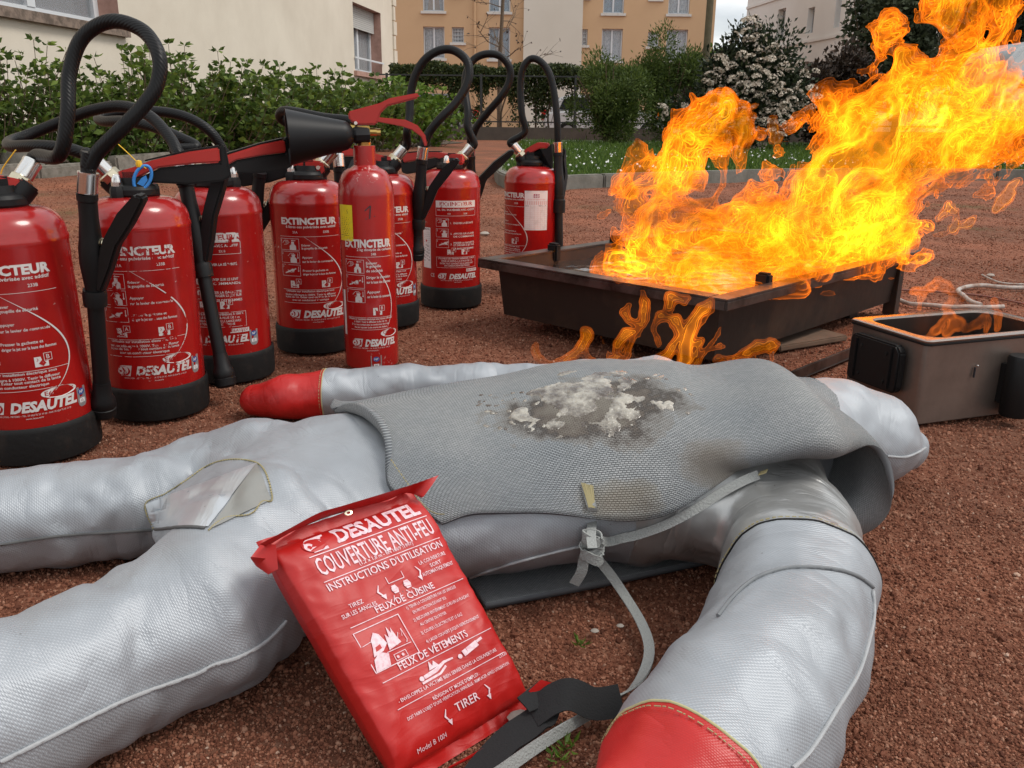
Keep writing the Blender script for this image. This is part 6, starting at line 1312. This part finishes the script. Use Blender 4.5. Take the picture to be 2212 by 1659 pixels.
remap(p, lambda x, y, l_: face_pt(x, y) + Nf*(front_off(x, y) - .0165 + pw(x, y) + .00045 + l_), 'pouch_print', [M_PPR, M_PRED], PO)
M_BSTR = mat('black_webbing', (.008, .008, .009), .85, bump=(600, .5, .001))
mb = MB(); ribbon(mb, [P(1140, 1490, .030), P(1175, 1530, .022), P(1150, 1560, .016), P(1095, 1600, .010), P(1050, 1650, .008), P(1000, 1720, .008)], .026, .0016, side=[(.6, .8, .1), (.9, .3, .3), (.9, .4, .1), (.9, .4, 0)], n=8); mb.obj('strap', M_BSTR, PO, smooth=50)
mb = MB(); ribbon(mb, [P(1150, 1545, .018), P(1195, 1510, .030), P(1235, 1500, .034), P(1285, 1520, .024), P(1342, 1512, .020)], .026, .0016, side=[(.3, .8, .5), (.2, .8, .6), (.2, .7, .7), (.2, .8, .6)], n=8); mb.obj('strap', M_BSTR, PO, smooth=50)

# ============================================================ FIRE TRAY
M_STL = mat('burnt_steel', (.028, .019, .015), .5, metal=.3, vary=(6, (.085, .05, .032), .48, .78, 8), bump=(25, .25, .004)); M_STLR = mat('burnt_steel_rim', (.13, .11, .10), .30, metal=.75, vary=(12, (.03, .022, .018), .45, .65, 8), bump=(30, .2, .003))
ZR = .172; C0 = P(1572, 648, ZR); CR = P(1995, 541, ZR); CL = P(1028, 558, ZR); e1 = (CR-C0); e2 = (CL-C0); L1, L2t = e1.length, e2.length; e1.normalize(); e2 = (e2 - e1*e2.dot(e1)).normalized()
TY = thing('fire_tray', 'large rectangular soot blackened steel tray holding burning fuel', 'fire tray', (C0.x, C0.y, 0), math.atan2(e1.y, e1.x))
if Vector((-e1.y, e1.x, 0)).dot(e2) < 0: raise SystemExit('tray')
FL, IN = .040, .034
def tray_panel(nm, mbf, m_=M_STL, bev=.0015): mb = MB(); mbf(mb); return mb.obj(nm, m_, TY, bevel=bev, smooth=30)
tray_panel('rim', lambda m: (m.box((0, 0, ZR-.004), (L1, FL, ZR)), m.box((0, 0, ZR-.022), (L1, .004, ZR-.0045))), M_STLR)
tray_panel('rim', lambda m: (m.box((0, L2t-FL, ZR-.004), (L1, L2t, ZR)), m.box((0, L2t-.004, ZR-.022), (L1, L2t, ZR-.0045))), M_STLR)
tray_panel('rim', lambda m: (m.box((0, FL+.0005, ZR-.004), (FL, L2t-FL-.0005, ZR)), m.box((0, .0045, ZR-.022), (.004, L2t-.0045, ZR-.0045))), M_STLR)
tray_panel('rim', lambda m: (m.box((L1-FL, FL+.0005, ZR-.004), (L1, L2t-FL-.0005, ZR)), m.box((L1-.004, .0045, ZR-.022), (L1, L2t-.0045, ZR-.0045))), M_STLR)
def wall(p0, p1, p2, p3, th): 
    mb = MB(); n_ = (Vector(p1)-Vector(p0)).cross(Vector(p3)-Vector(p0)).normalized()*th; vs = [Vector(q_) for q_ in (p0, p1, p2, p3)] + [Vector(q_)+n_ for q_ in (p0, p1, p2, p3)]
    mb.add(vs, [(3,2,1,0),(4,5,6,7),(0,1,5,4),(1,2,6,5),(2,3,7,6),(3,0,4,7)]); return mb.obj('side_panel', M_STL, TY, smooth=0)
a_, b_2, zb, zt_, tp_ = IN, IN, .036, ZR-.005, .012
wall((a_+tp_, b_2+tp_, zb), (L1-a_-tp_, b_2+tp_, zb), (L1-a_, b_2, zt_), (a_, b_2, zt_), -.003)
wall((L1-a_-tp_, L2t-b_2-tp_, zb), (a_+tp_, L2t-b_2-tp_, zb), (a_, L2t-b_2, zt_), (L1-a_, L2t-b_2, zt_), -.003)
wall((a_+tp_, L2t-b_2-tp_, zb), (a_+tp_, b_2+tp_, zb), (a_, b_2, zt_), (a_, L2t-b_2, zt_), -.003)
wall((L1-a_-tp_, b_2+tp_, zb), (L1-a_-tp_, L2t-b_2-tp_, zb), (L1-a_, L2t-b_2, zt_), (L1-a_, b_2, zt_), -.003)
tray_panel('bottom', lambda m: m.box((a_+.013, b_2+.013, .037), (L1-a_-.013, L2t-b_2-.013, .045)))
for x_, y_ in ((L1-a_-.028, b_2-.004), (L1-a_-.028, L2t-b_2-.028)): tray_panel('leg', lambda m: m.box((x_, y_, .0), (x_+.032, y_+.032, ZR-.006)), M_STL)
for x_ in (.16, L1-.2): tray_panel('skid', lambda m: (m.box((x_, .09, .003), (x_+.05, L2t-.09, .034))), M_STL)
tray_panel('stand_rail', lambda m: (m.box((.04, -.085, .002), (L1-.02, -.045, .006)), m.box((.04, -.085, .0065), (L1-.02, -.081, .028))), M_STLR)
mb = MB(); nx_ = 70; ny_ = 50; G = []
for i in range(ny_+1):
    G.append([Vector((a_+.004 + (L1-2*a_-.008)*j/nx_, b_2+.004 + (L2t-2*b_2-.008)*i/ny_, .140 + .0035*noise.noise(Vector((j*.35, i*.35, 0))) + .002*noise.noise(Vector((j*.9, i*.9, 3))))) for j in range(nx_+1)])
mb.grid(G); M_WAT = mat('fuel_covered_water', (.02, .015, .012), .05, spec=.8, coat=.5, bump=(40, .35, .006)); fl_o = mb.obj('burning_fuel', M_WAT, smooth=80); fl_o.matrix_world = TY.matrix_basis if False else Matrix.Translation((C0.x, C0.y, 0)) @ Matrix.Rotation(math.atan2(e1.y, e1.x), 4, 'Z'); tag(fl_o, 'dark glossy fuel floating on water inside the big tray', 'fuel')
for px, py, z_ in ((1650, 607, ZR), (1598, 597, ZR), (1190, 541, ZR)):
    q_ = Matrix.Rotation(-math.atan2(e1.y, e1.x), 4, 'Z') @ (P(px, py, z_) - Vector((C0.x, C0.y, 0)))
    if px == 1598: q_ = Vector((.5*L1, L2t-.035, ZR))
    if px == 1190: q_ = Vector((.012, 0, 0)) + q_
    tray_panel('clip', lambda m: m.box((q_.x-.012, q_.y-.016, ZR-.03), (q_.x+.012, q_.y+.016, ZR+.018)), M_BLK, .005)

# ============================================================ SMALL STEEL BOX
ZB = .150; B0 = P(2005.6, 738, ZB); B1 = P(2091, 665, ZB); B2 = P(1838, 687, ZB); f2 = (B2-B0); W2_ = f2.length; f1 = (P(2212, 708, ZB)-B0); f1.z = f2.z = 0; f2.normalize(); f1 = (f1 - f2*f1.dot(f2)).normalized(); L1b = .315
ang_b = math.atan2(f1.y, f1.x); SB = thing('steel_box', 'small brushed steel fryer box with a black handle plate and a flame inside', 'metal box', (B0.x, B0.y, 0), ang_b)
M_SBX = mat('dull_stainless', (.27, .22, .19), .38, metal=.75, vary=(4, (.14, .105, .09), .4, .7), bump=(90, .06, .002))
def rrect(x0, y0, x1, y1, r, n=6):
    o = []
    for cx, cy, a0 in ((x1-r, y1-r, 0), (x0+r, y1-r, 90), (x0+r, y0+r, 180), (x1-r, y0+r, 270)): o += [(cx + r*math.cos(R_(a0+90*k/n)), cy + r*math.sin(R_(a0+90*k/n))) for k in range(n+1)]
    return o
def loop_loft(mb, loops):
    n_ = len(loops[0]); vs = [p_ for l in loops for p_ in l]; mb.add(vs, [(k*n_+i, k*n_+(i+1) % n_, (k+1)*n_+(i+1) % n_, (k+1)*n_+i) for k in range(len(loops)-1) for i in range(n_)])
def L3d(o, z): return [(x, y, z) for x, y in o]
mb = MB(); oo = lambda d_, r=.010: rrect(d_, d_, L1b-d_, W2_-d_, r); loop_loft(mb, [L3d(oo(.006), .003), L3d(oo(.002), .006), L3d(oo(.001), ZB-.004)]); mb.obj('shell', M_SBX, SB, smooth=40)
mb = MB(); loop_loft(mb, [L3d(oo(.0, .010), ZB-.006), L3d(oo(-.001, .010), ZB-.001), L3d(oo(.001, .010), ZB+.0005), L3d(rrect(.020, .016, L1b-.012, W2_-.012, .034), ZB), L3d(rrect(.021, .017, L1b-.013, W2_-.013, .034), ZB-.004)]); mb.obj('rim', mat('box_rim', (.34, .29, .26), .25, metal=.9), SB, smooth=40)
mb = MB(); loop_loft(mb, [L3d(rrect(.021, .017, L1b-.013, W2_-.013, .034), ZB-.004), L3d(rrect(.024, .020, L1b-.016, W2_-.016, .03), .03), L3d(rrect(.05, .05, L1b-.05, W2_-.05, .02), .026)]); mb.add([(.05, .05, .026), (L1b-.05, .05, .026), (L1b-.05, W2_-.05, .026), (.05, W2_-.05, .026)], [(0, 1, 2, 3)]); mb.obj('basin', mat('dark_basin', (.05, .04, .035), .35, metal=.6), SB, smooth=40)
mb = MB(); loop_loft(mb, [L3d(oo(-.0012, .0105), ZB-.0085), L3d(oo(-.0016, .0105), ZB-.0065), L3d(oo(-.0012, .0105), ZB-.0045)]); mb.obj('edge_trim', M_BLK, SB, smooth=40)
# handle plate on the short side (local x = 0 side, spanning y)
hpz0, hpz1 = .050, .133; hy0, hy1 = .036, .156
mb = MB(); pl8 = [(hy0+.006, hpz0), (hy1-.004, hpz0-.002), (hy1, hpz0+.006), (hy1, hpz1-.008), (hy1-.010, hpz1), (hy0+.010, hpz1), (hy0, hpz1-.012), (hy0, hpz0+.008)]
vs = [Vector((-.003, y, z)) for y, z in pl8] + [Vector((-.020, y, z)) for y, z in pl8]; n_ = 8; mb.add(vs, [tuple(range(8)), tuple(range(8, 16))[::-1]] + [(i, 8+i, 8+(i+1) % 8, (i+1) % 8) for i in range(8)]); hpo = mb.obj('handle_plate', M_BLK, SB, bevel=.003)
for y_ in (hy0+.018, hy1-.018): mb = MB(); mb.box((-.0235, y_-.003, hpz0+.006), (-.0195, y_+.003, hpz1-.006)); mb.obj('rib', M_BLK, hpo, bevel=.001)
for y_ in (hy0+.03, hy1-.03):
    for z_ in (hpz0+.015, hpz1-.018): MB().lathe([(0, 0), (.003, 0), (.003, .002), (0, .002)], 10, Matrix.Translation((-.020, y_, z_)) @ Matrix.Rotation(-PI/2, 4, 'Y'), cap=False).obj('screw', M_RUB, hpo)
Mx = Matrix.Translation((.186, -.026, 0)); mb = MB(); mb.lathe([(0, .012), (.021, .012), (.023, .016), (.0235, .112), (.021, .118), (0, .118)], 26, Mx, cap=False); mb.box((.170, -.012, .03), (.20, .001, .10)); mb.obj('side_handle', M_BLK, SB, smooth=40)
mb = MB(); mb.box((.108, -.0035, .080), (.1095, -.0005, .098)); mb.obj('slot', M_INK, SB); MB().lathe([(0, 0), (.002, 0), (.0015, .002), (0, .003)], 8, Matrix.Translation((.114, -.001, .100)) @ Matrix.Rotation(PI/2, 4, 'X'), cap=False).obj('rivet', M_CHR, SB)
for x_, y_ in ((.02, .02), (L1b-.03, .02), (.02, W2_-.03), (L1b-.03, W2_-.03)): MB().lathe([(0, 0), (.010, 0), (.012, .012), (0, .012)], 12, Matrix.Translation((x_, y_, 0)), cap=False).obj('foot', M_RUB, SB)

# ============================================================ FIRE
def flame_mat(name, col, base, edge, power=2.2):
    M = bpy.data.materials.new(name); M.use_nodes = True; n = M.node_tree.nodes; n.clear(); o_ = n.new('ShaderNodeOutputMaterial')
    em = n.new('ShaderNodeEmission'); tr = n.new('ShaderNodeBsdfTransparent'); tr.inputs[0].default_value = (.94, .93, .91, 1) if name == 'flame_sheet' else (.99, .985, .98, 1); ad = n.new('ShaderNodeAddShader'); lw = n.new('ShaderNodeLayerWeight'); lw.inputs['Blend'].default_value = .5
    pw_ = n.new('ShaderNodeMath'); pw_.operation = 'POWER'; pw_.inputs[1].default_value = power; ml = n.new('ShaderNodeMath'); ml.operation = 'MULTIPLY_ADD'; ml.inputs[1].default_value = edge; ml.inputs[2].default_value = base
    tc_ = n.new('ShaderNodeTexCoord'); nz_ = n.new('ShaderNodeTexNoise'); nz_.inputs['Scale'].default_value = 9 if name == 'flame_sheet' else 24; nz_.inputs['Detail'].default_value = 4; rr = n.new('ShaderNodeMapRange'); rr.inputs[1].default_value = .35; rr.inputs[2].default_value = .68; rr.inputs[3].default_value = .25; rr.inputs[4].default_value = 1.7
    m2 = n.new('ShaderNodeMath'); m2.operation = 'MULTIPLY'; k = M.node_tree.links.new; em.inputs[0].default_value = (*col, 1)
    k(lw.outputs['Facing'], pw_.inputs[0]); k(pw_.outputs[0], ml.inputs[0]); k(tc_.outputs['Object'], nz_.inputs['Vector']); k(nz_.outputs['Fac'], rr.inputs[0]); k(ml.outputs[0], m2.inputs[0]); k(rr.outputs[0], m2.inputs[1]); k(m2.outputs[0], em.inputs[1])
    k(em.outputs[0], ad.inputs[0]); k(tr.outputs[0], ad.inputs[1]); k(ad.outputs[0], o_.inputs['Surface']); M.cycles.emission_sampling = 'NONE'; return M
M_FL1 = [flame_mat('flame_sheet', (1.0, .19, .006), .05, .55, 2.2), flame_mat('flame_sheet', (1.0, .32, .008), .055, .72, 2.6), flame_mat('flame_sheet', (1.0, .50, .015), .08, .70, 2.2)]
M_FL2 = [flame_mat('thin_flame', (1.0, .19, .008), .03, .28, 2.0), flame_mat('thin_flame', (1.0, .30, .012), .05, .60, 2.6)]
def flame(name, label, caps, vox, seed, levels, amp, L0, Lmin, direction, stretch, m_, thick=1.0, warp=.0, p_=2.2, zmin=None, kk=.02):
    """caps: polylines of (px, py, radius in frame units, distance Y)"""
    seg = []
    for line in caps:
        w_ = [(PY(a, b, Y), r_/PPM(PY(a, b, Y))) for a, b, r_, Y in line]
        seg += [(*w_[i], *w_[i+1]) for i in range(len(w_)-1)]
    pp = np.array([list(s[0]) for s in seg] + [list(s[2]) for s in seg]); rm = max(max(s[1], s[3]) for s in seg); lo = pp.min(0) - rm*1.5; hi = pp.max(0) + rm*1.5
    lo[1] = pp[:, 1].min() - rm*1.5/thick; hi[1] = pp[:, 1].max() + rm*1.5/thick
    if zmin is not None: lo[2] = max(lo[2], zmin - .01)
    dm = np.ceil((hi-lo)/vox).astype(int); X, Y, Z = np.meshgrid(*[np.float32(lo[i]) + np.float32(vox)*np.arange(dm[i], dtype=np.float32) for i in range(3)], indexing='ij'); D = None
    if warp:
        sh = tuple(dm); wx = fft_noise(sh, vox, .35, .05, 2.4, seed+50); wy = fft_noise(sh, vox, .35, .05, 2.4, seed+51); wz = fft_noise(sh, vox, .35, .05, 2.4, seed+52); Xw, Yw, Zw = X + wx*warp, Y + wy*warp, Z + wz*warp
    else: Xw, Yw, Zw = X, Y, Z
    for (a, ra, b, rb) in seg: q_, _ = cap_dist(Xw, Yw, Zw, a, b, ra, rb, thick); D = q_ if D is None else smin(D, q_, kk)
    N1 = fft_noise(tuple(dm), vox, L0, Lmin, p_, seed, direction, stretch)
    if warp: N1 = sample(N1, (X-lo[0])/vox + wy*warp*1.6/vox, (Y-lo[1])/vox + wz*warp/vox, (Z-lo[2])/vox + wx*warp*1.6/vox).astype(np.float32)
    F = D + amp*N1
    if zmin is not None: F = np.maximum(F, zmin - Z)
    for ax0 in range(3):
        sl_ = [slice(None)]*3
        for e_ in (0, -1): sl_[ax0] = e_; F[tuple(sl_)] = np.maximum(F[tuple(sl_)], .2)
    cs, fs_, o0, mi_ = [], [], 0, []
    mats_ = m_ if isinstance(m_, list) else [m_]
    for kl_, lv in enumerate(levels):
        c_, f_ = iso(F, lv, lo, vox)
        if len(c_): cs.append(c_); fs_.append(f_ + o0); o0 += len(c_); mi_ += [min(kl_ * len(mats_) // len(levels), len(mats_)-1)] * len(f_)
    me = np_mesh(name, np.concatenate(cs), np.concatenate(fs_)); [me.materials.append(x) for x in mats_]; me.polygons.foreach_set('material_index', mi_); me.shade_smooth(); o = link_obj(name, me); print('flame', name, len(me.polygons), dm, round(time.time()-T0, 1))
    return tag(o, label, 'fire')
big = [[(1375, 590, 35, 1.95), (1420, 560, 55, 1.95), (1560, 545, 80, 1.98), (1700, 540, 75, 2.0), (1830, 525, 70, 2.1), (1930, 520, 40, 2.2)],
       [(1480, 590, 45, 1.85), (1600, 590, 48, 1.85), (1720, 575, 45, 1.9)],
       [(1440, 520, 75, 2.0), (1425, 440, 55, 2.0), (1470, 370, 42, 2.0), (1485, 320, 34, 2.0), (1525, 275, 30, 2.0), (1562, 262, 26, 2.0), (1592, 290, 10, 2.0)],
       [(1480, 460, 50, 2.0), (1600, 475, 42, 2.05), (1700, 470, 50, 2.1)], [(1640, 420, 40, 2.05), (1690, 375, 22, 2.05)],
       [(1740, 500, 82, 2.1), (1800, 400, 78, 2.1), (1880, 300, 92, 2.1), (1970, 240, 76, 2.1), (2070, 232, 76, 2.1), (2150, 255, 70, 2.1)],
       [(1850, 480, 72, 2.15), (1950, 400, 72, 2.15), (2050, 320, 72, 2.15), (2140, 300, 66, 2.15)],
       [(1760, 400, 40, 2.1), (1720, 320, 16, 2.1)], [(1830, 230, 45, 2.1), (1790, 280, 18, 2.1)],
       [(2100, 150, 56, 2.1), (2108, 60, 50, 2.1), (2105, -30, 54, 2.1), (2095, -110, 52, 2.1), (2110, -180, 30, 2.1)],
       [(1930, 170, 42, 2.1), (1925, 100, 26, 2.1), (1960, 50, 12, 2.1)], [(2170, 180, 40, 2.1), (2230, 240, 60, 2.1), (2230, 330, 30, 2.1)]]
flame('tray_fire', 'huge bright orange and yellow flames rising from the tray and leaning right', big, .0066, 11, (.0, -.009, -.018, -.030, -.042, -.056, -.072, -.090), .031, .14, .036, (.66, 0, .75), 2.6, M_FL1, 1.0, .022, 2.35, .135)
flame('tray_fire_core', 'x', [[(a, b, r_*.62, Y) for a, b, r_, Y in l] for l in big[:2] + big[6:8]], .0085, 19, (-.004, -.018, -.034), .028, .13, .034, (.66, 0, .75), 3.0, M_FL1, 1.0, .03, 2.1, .135)
tag(bpy.data.objects['tray_fire_core'], 'dense yellow flame core inside the tray fire'); o = bpy.data.objects['tray_fire_core']; o.parent = bpy.data.objects['tray_fire']; del o['category']; o.name = 'flame_core'
wis = [[(1665, 260, 12, 2.1), (1672, 300, 15, 2.1), (1678, 322, 8, 2.1)], [(2150, 455, 9, 2.1), (2170, 430, 12, 2.1), (2195, 395, 5, 2.1)], [(2030, 470, 9, 2.1), (2052, 450, 15, 2.1), (2060, 448, 10, 2.1)], [(2020, 510, 5, 2.1), (2060, 495, 8, 2.1), (2100, 480, 9, 2.1)]]
flame('flame_wisp', 'x', wis, .004, 5, (0., -.004), .004, .05, .015, (.6, 0, .8), 1.6, M_FL2, 1.2); o = bpy.data.objects['flame_wisp']; o.parent = bpy.data.objects['tray_fire']; del o['category']; del o['label']
gl = [[(1310, 575, 5, 1.75), (1335, 560, 7, 1.75), (1325, 590, 8, 1.75), (1360, 612, 7, 1.75), (1400, 615, 9, 1.75)]]
flame('flame_lick', 'x', gl, .0030, 6, (.0, -.003, -.006), .003, .05, .015, (.6, 0, .8), 1.6, M_FL2, 1.2); o = bpy.data.objects['flame_lick']; o.parent = bpy.data.objects['tray_fire']; del o['category']; del o['label']
Yg = 1.04
Z4f = lambda x, y: ((1900 + x/1.8433)/1.8228, (900 + y/1.8433)/1.8228)
def fl(*l): return [(*Z4f(a, b), r_*.70, Yg) for a, b, r_ in l]
gel = [fl((1350, 1030, 16), (1340, 930, 20), (1400, 830, 18), (1450, 740, 13), (1380, 650, 14), (1290, 620, 9), (1240, 700, 6), (1290, 800, 5)),
       fl((1440, 1040, 14), (1500, 930, 22), (1480, 820, 22), (1500, 700, 22), (1600, 590, 18), (1650, 520, 8)),
       fl((1560, 1000, 12), (1600, 900, 16), (1680, 790, 7), (1690, 735, 3)), fl((1600, 900, 10), (1700, 870, 6), (1740, 890, 4)), fl((1560, 900, 12), (1570, 820, 12), (1500, 810, 9)),
       fl((1700, 960, 8), (1800, 990, 8), (1900, 960, 16), (1990, 900, 20), (2080, 880, 14), (2160, 850, 4)), fl((1950, 1000, 6), (2050, 1040, 6), (2110, 960, 5), (2100, 900, 5)), fl((1980, 870, 10), (2100, 850, 8), (2120, 830, 3)),
       fl((1150, 760, 10), (1180, 650, 14), (1170, 520, 12), (1160, 440, 5)), fl((1180, 690, 10), (1080, 660, 12), (1045, 610, 10), (1070, 550, 4)), fl((1170, 730, 8), (1050, 760, 12), (980, 850, 13), (960, 920, 6)),
       fl((1350, 560, 14), (1370, 480, 12), (1450, 500, 12), (1500, 480, 5)), fl((1020, 970, 4), (1060, 890, 6), (1100, 800, 5), (1160, 730, 5)), fl((880, 800, 2), (905, 880, 5), (930, 950, 7), (1000, 920, 6)),
       fl((760, 760, 9), (790, 800, 12), (740, 880, 14), (690, 930, 9), (620, 960, 6), (500, 965, 5), (430, 940, 5), (400, 880, 4), (420, 830, 3)), fl((760, 900, 6), (790, 970, 8), (780, 1010, 5)), fl((1160, 970, 4), (1165, 920, 3)),
       fl((1020, 1060, 10), (1060, 1035, 10), (1100, 1060, 6)), fl((1170, 1070, 12), (1220, 1030, 12), (1260, 1060, 8)), fl((1400, 1060, 8), (1480, 1010, 10), (1540, 1000, 8))]
flame('gel_fire', 'thin orange flame tongues rising behind and over the charred gel on the blanket', gel, .0023, 21, (.001, -.0008, -.003, -.0055), .0018, .045, .009, (.4, 0, .9), 1.8, M_FL2, 1.0, .0035, kk=.0035)
Z3b = lambda x, y: ((3200 + x/2.3702)/1.8228, (1050 + y/2.3702)/1.8228)
def fb(*l): return [(*Z3b(a, b), r_*.62, 1.56) for a, b, r_ in l]
bxf = [fb((1040, 660, 7), (1150, 600, 12), (1220, 520, 10), (1280, 450, 14), (1370, 540, 14), (1430, 600, 8)), fb((1250, 640, 12), (1330, 560, 20), (1300, 480, 14), (1260, 380, 10), (1330, 300, 12)), fb((1430, 620, 8), (1520, 560, 12), (1600, 500, 8), (1630, 460, 4)), fb((1600, 600, 6), (1625, 530, 8)),
       fb((1000, 390, 3), (1010, 300, 5), (1030, 240, 8), (960, 215, 9), (920, 245, 5)), fb((1000, 210, 10), (1100, 170, 14), (1160, 120, 12), (1260, 160, 16), (1350, 230, 12), (1400, 290, 9)), fb((1700, 560, 5), (1730, 450, 9), (1710, 330, 7))]
flame('box_fire', 'small faint orange flames wavering above the small steel box', bxf, .0025, 31, (.001, -.001, -.003), .0018, .04, .010, (.2, 0, 1), 1.6, flame_mat('faint_flame', (1.0, .20, .02), .03, .20, 1.8), 1.0, .003, kk=.006)

# ============================================================ CABLES, STONES, WEEDS, PLANK
Z3c = lambda x, y, z=.008: P((3200 + x/2.3702)/1.8228, (1050 + y/2.3702)/1.8228, z)
M_CAB = mat('dusty_grey_cable', (.40, .37, .34), .8, vary=(30, (.28, .2, .16), .45, .6))
def cable(name, l, r, label, m_=M_CAB): mb = MB(); mb.tube(crom(l, 8), r, 8); return tag(mb.obj(name, m_, smooth=60), label, 'cable')
cable('cable', [Z3c(1990, 195), Z3c(1840, 195), Z3c(1700, 185), Z3c(1600, 175), Z3c(1480, 180), Z3c(1390, 200), Z3c(1355, 228), Z3c(1400, 262), Z3c(1440, 300), Z3c(1500, 335), Z3c(1570, 355)], .0065, 'pale grey cable bent in a loop on the gravel beyond the small box')
cable('cable', [Z3c(740, 298), Z3c(820, 315), Z3c(900, 345), Z3c(1000, 352), Z3c(1140, 362), Z3c(1300, 375), Z3c(1450, 372), Z3c(1600, 378), Z3c(1780, 372)], .0060, 'dusty grey cable lying straight just behind the small box')
cable('cable', [Z3c(1580, 75, .004), Z3c(1650, 110, .004), Z3c(1740, 145, .004), Z3c(1850, 160, .004), Z3c(2000, 165, .004)], .003, 'thin white wire on the gravel beyond the cable loop')
cable('cable', [Z3c(745, 212, .004), Z3c(900, 220, .004), Z3c(1200, 235, .004), Z3c(1500, 262, .004), Z3c(1700, 290, .004), Z3c(1990, 350, .004)], .003, 'thin reddish wire running across the gravel behind the box', mat('reddish_wire', (.2, .09, .07), .8))
M_WST = mat('white_pebble', (.34, .30, .26), .85)
for px, py, s, lb in ((1047, 505, .022, 'small white stone on the gravel between the two extinguishers'), (1285, 1363, .0045, 'pale pebble in the gravel above the grey strap'), (1340, 1352, .004, 'olive grey pebble beside the grey strap'), (2140, 595, .014, 'white crumb of plaster near the cable loop'), (1790, 1370, .006, 'light pebble right of the dummy arm'), (1125, 1552, .012, 'tan pebble half under the black strap'), (1420, 660, .006, 'white chip')):
    if lb == 'white chip': continue
    mb = MB(); random.seed(px); mb.lathe([(0, -.3), (.8, -.25), (1, .1), (.6, .5), (0, .62)], 8, Matrix.Diagonal((s, s*.8, s*.8, 1)), cap=False); o = mb.obj('pebble', M_WST, smooth=50); o.location = P(px, py, s*.2); tag(o, lb, 'stone')
q0, q1 = P(1655, 745, .008), P(1800, 722, .008); mb = MB(); mb.bar(q0, q1, .085, .014); tag(mb.obj('plank', mat('weathered_board', (.16, .10, .065), .9, vary=(15, (.10, .06, .04), .4, .7), bump=(30, .5, .004)), bevel=.003), 'weathered flat board lying on the gravel beside the tray', 'board')
wd = [(1342, 1578, .020, 'small weed sprig beside the red mitt and grey strap'), (1253, 1392, .012, 'tiny weed between the pouch and the grey strap'), (1222, 1612, .014, 'tiny weed left of the red mitt'), (1205, 1640, .012, 'tiny weed at the bottom edge by the black strap')]
for k, (px, py, s, lb) in enumerate(wd):
    rng = np.random.default_rng(k); n_ = 22; a = rng.uniform(0, 6.28, n_); d = np.stack([np.cos(a), np.sin(a), rng.uniform(.2, 1.3, n_)], -1); o = leaves('weed', rng.normal(0, s*.25, (n_, 3))*[1, 1, 0], d, s*rng.uniform(.5, 1.2, n_), M_LFB, None, .2, k); o.location = P(px, py, .002); tag(o, lb, 'weed')
print('script time', round(time.time()-T0, 1))
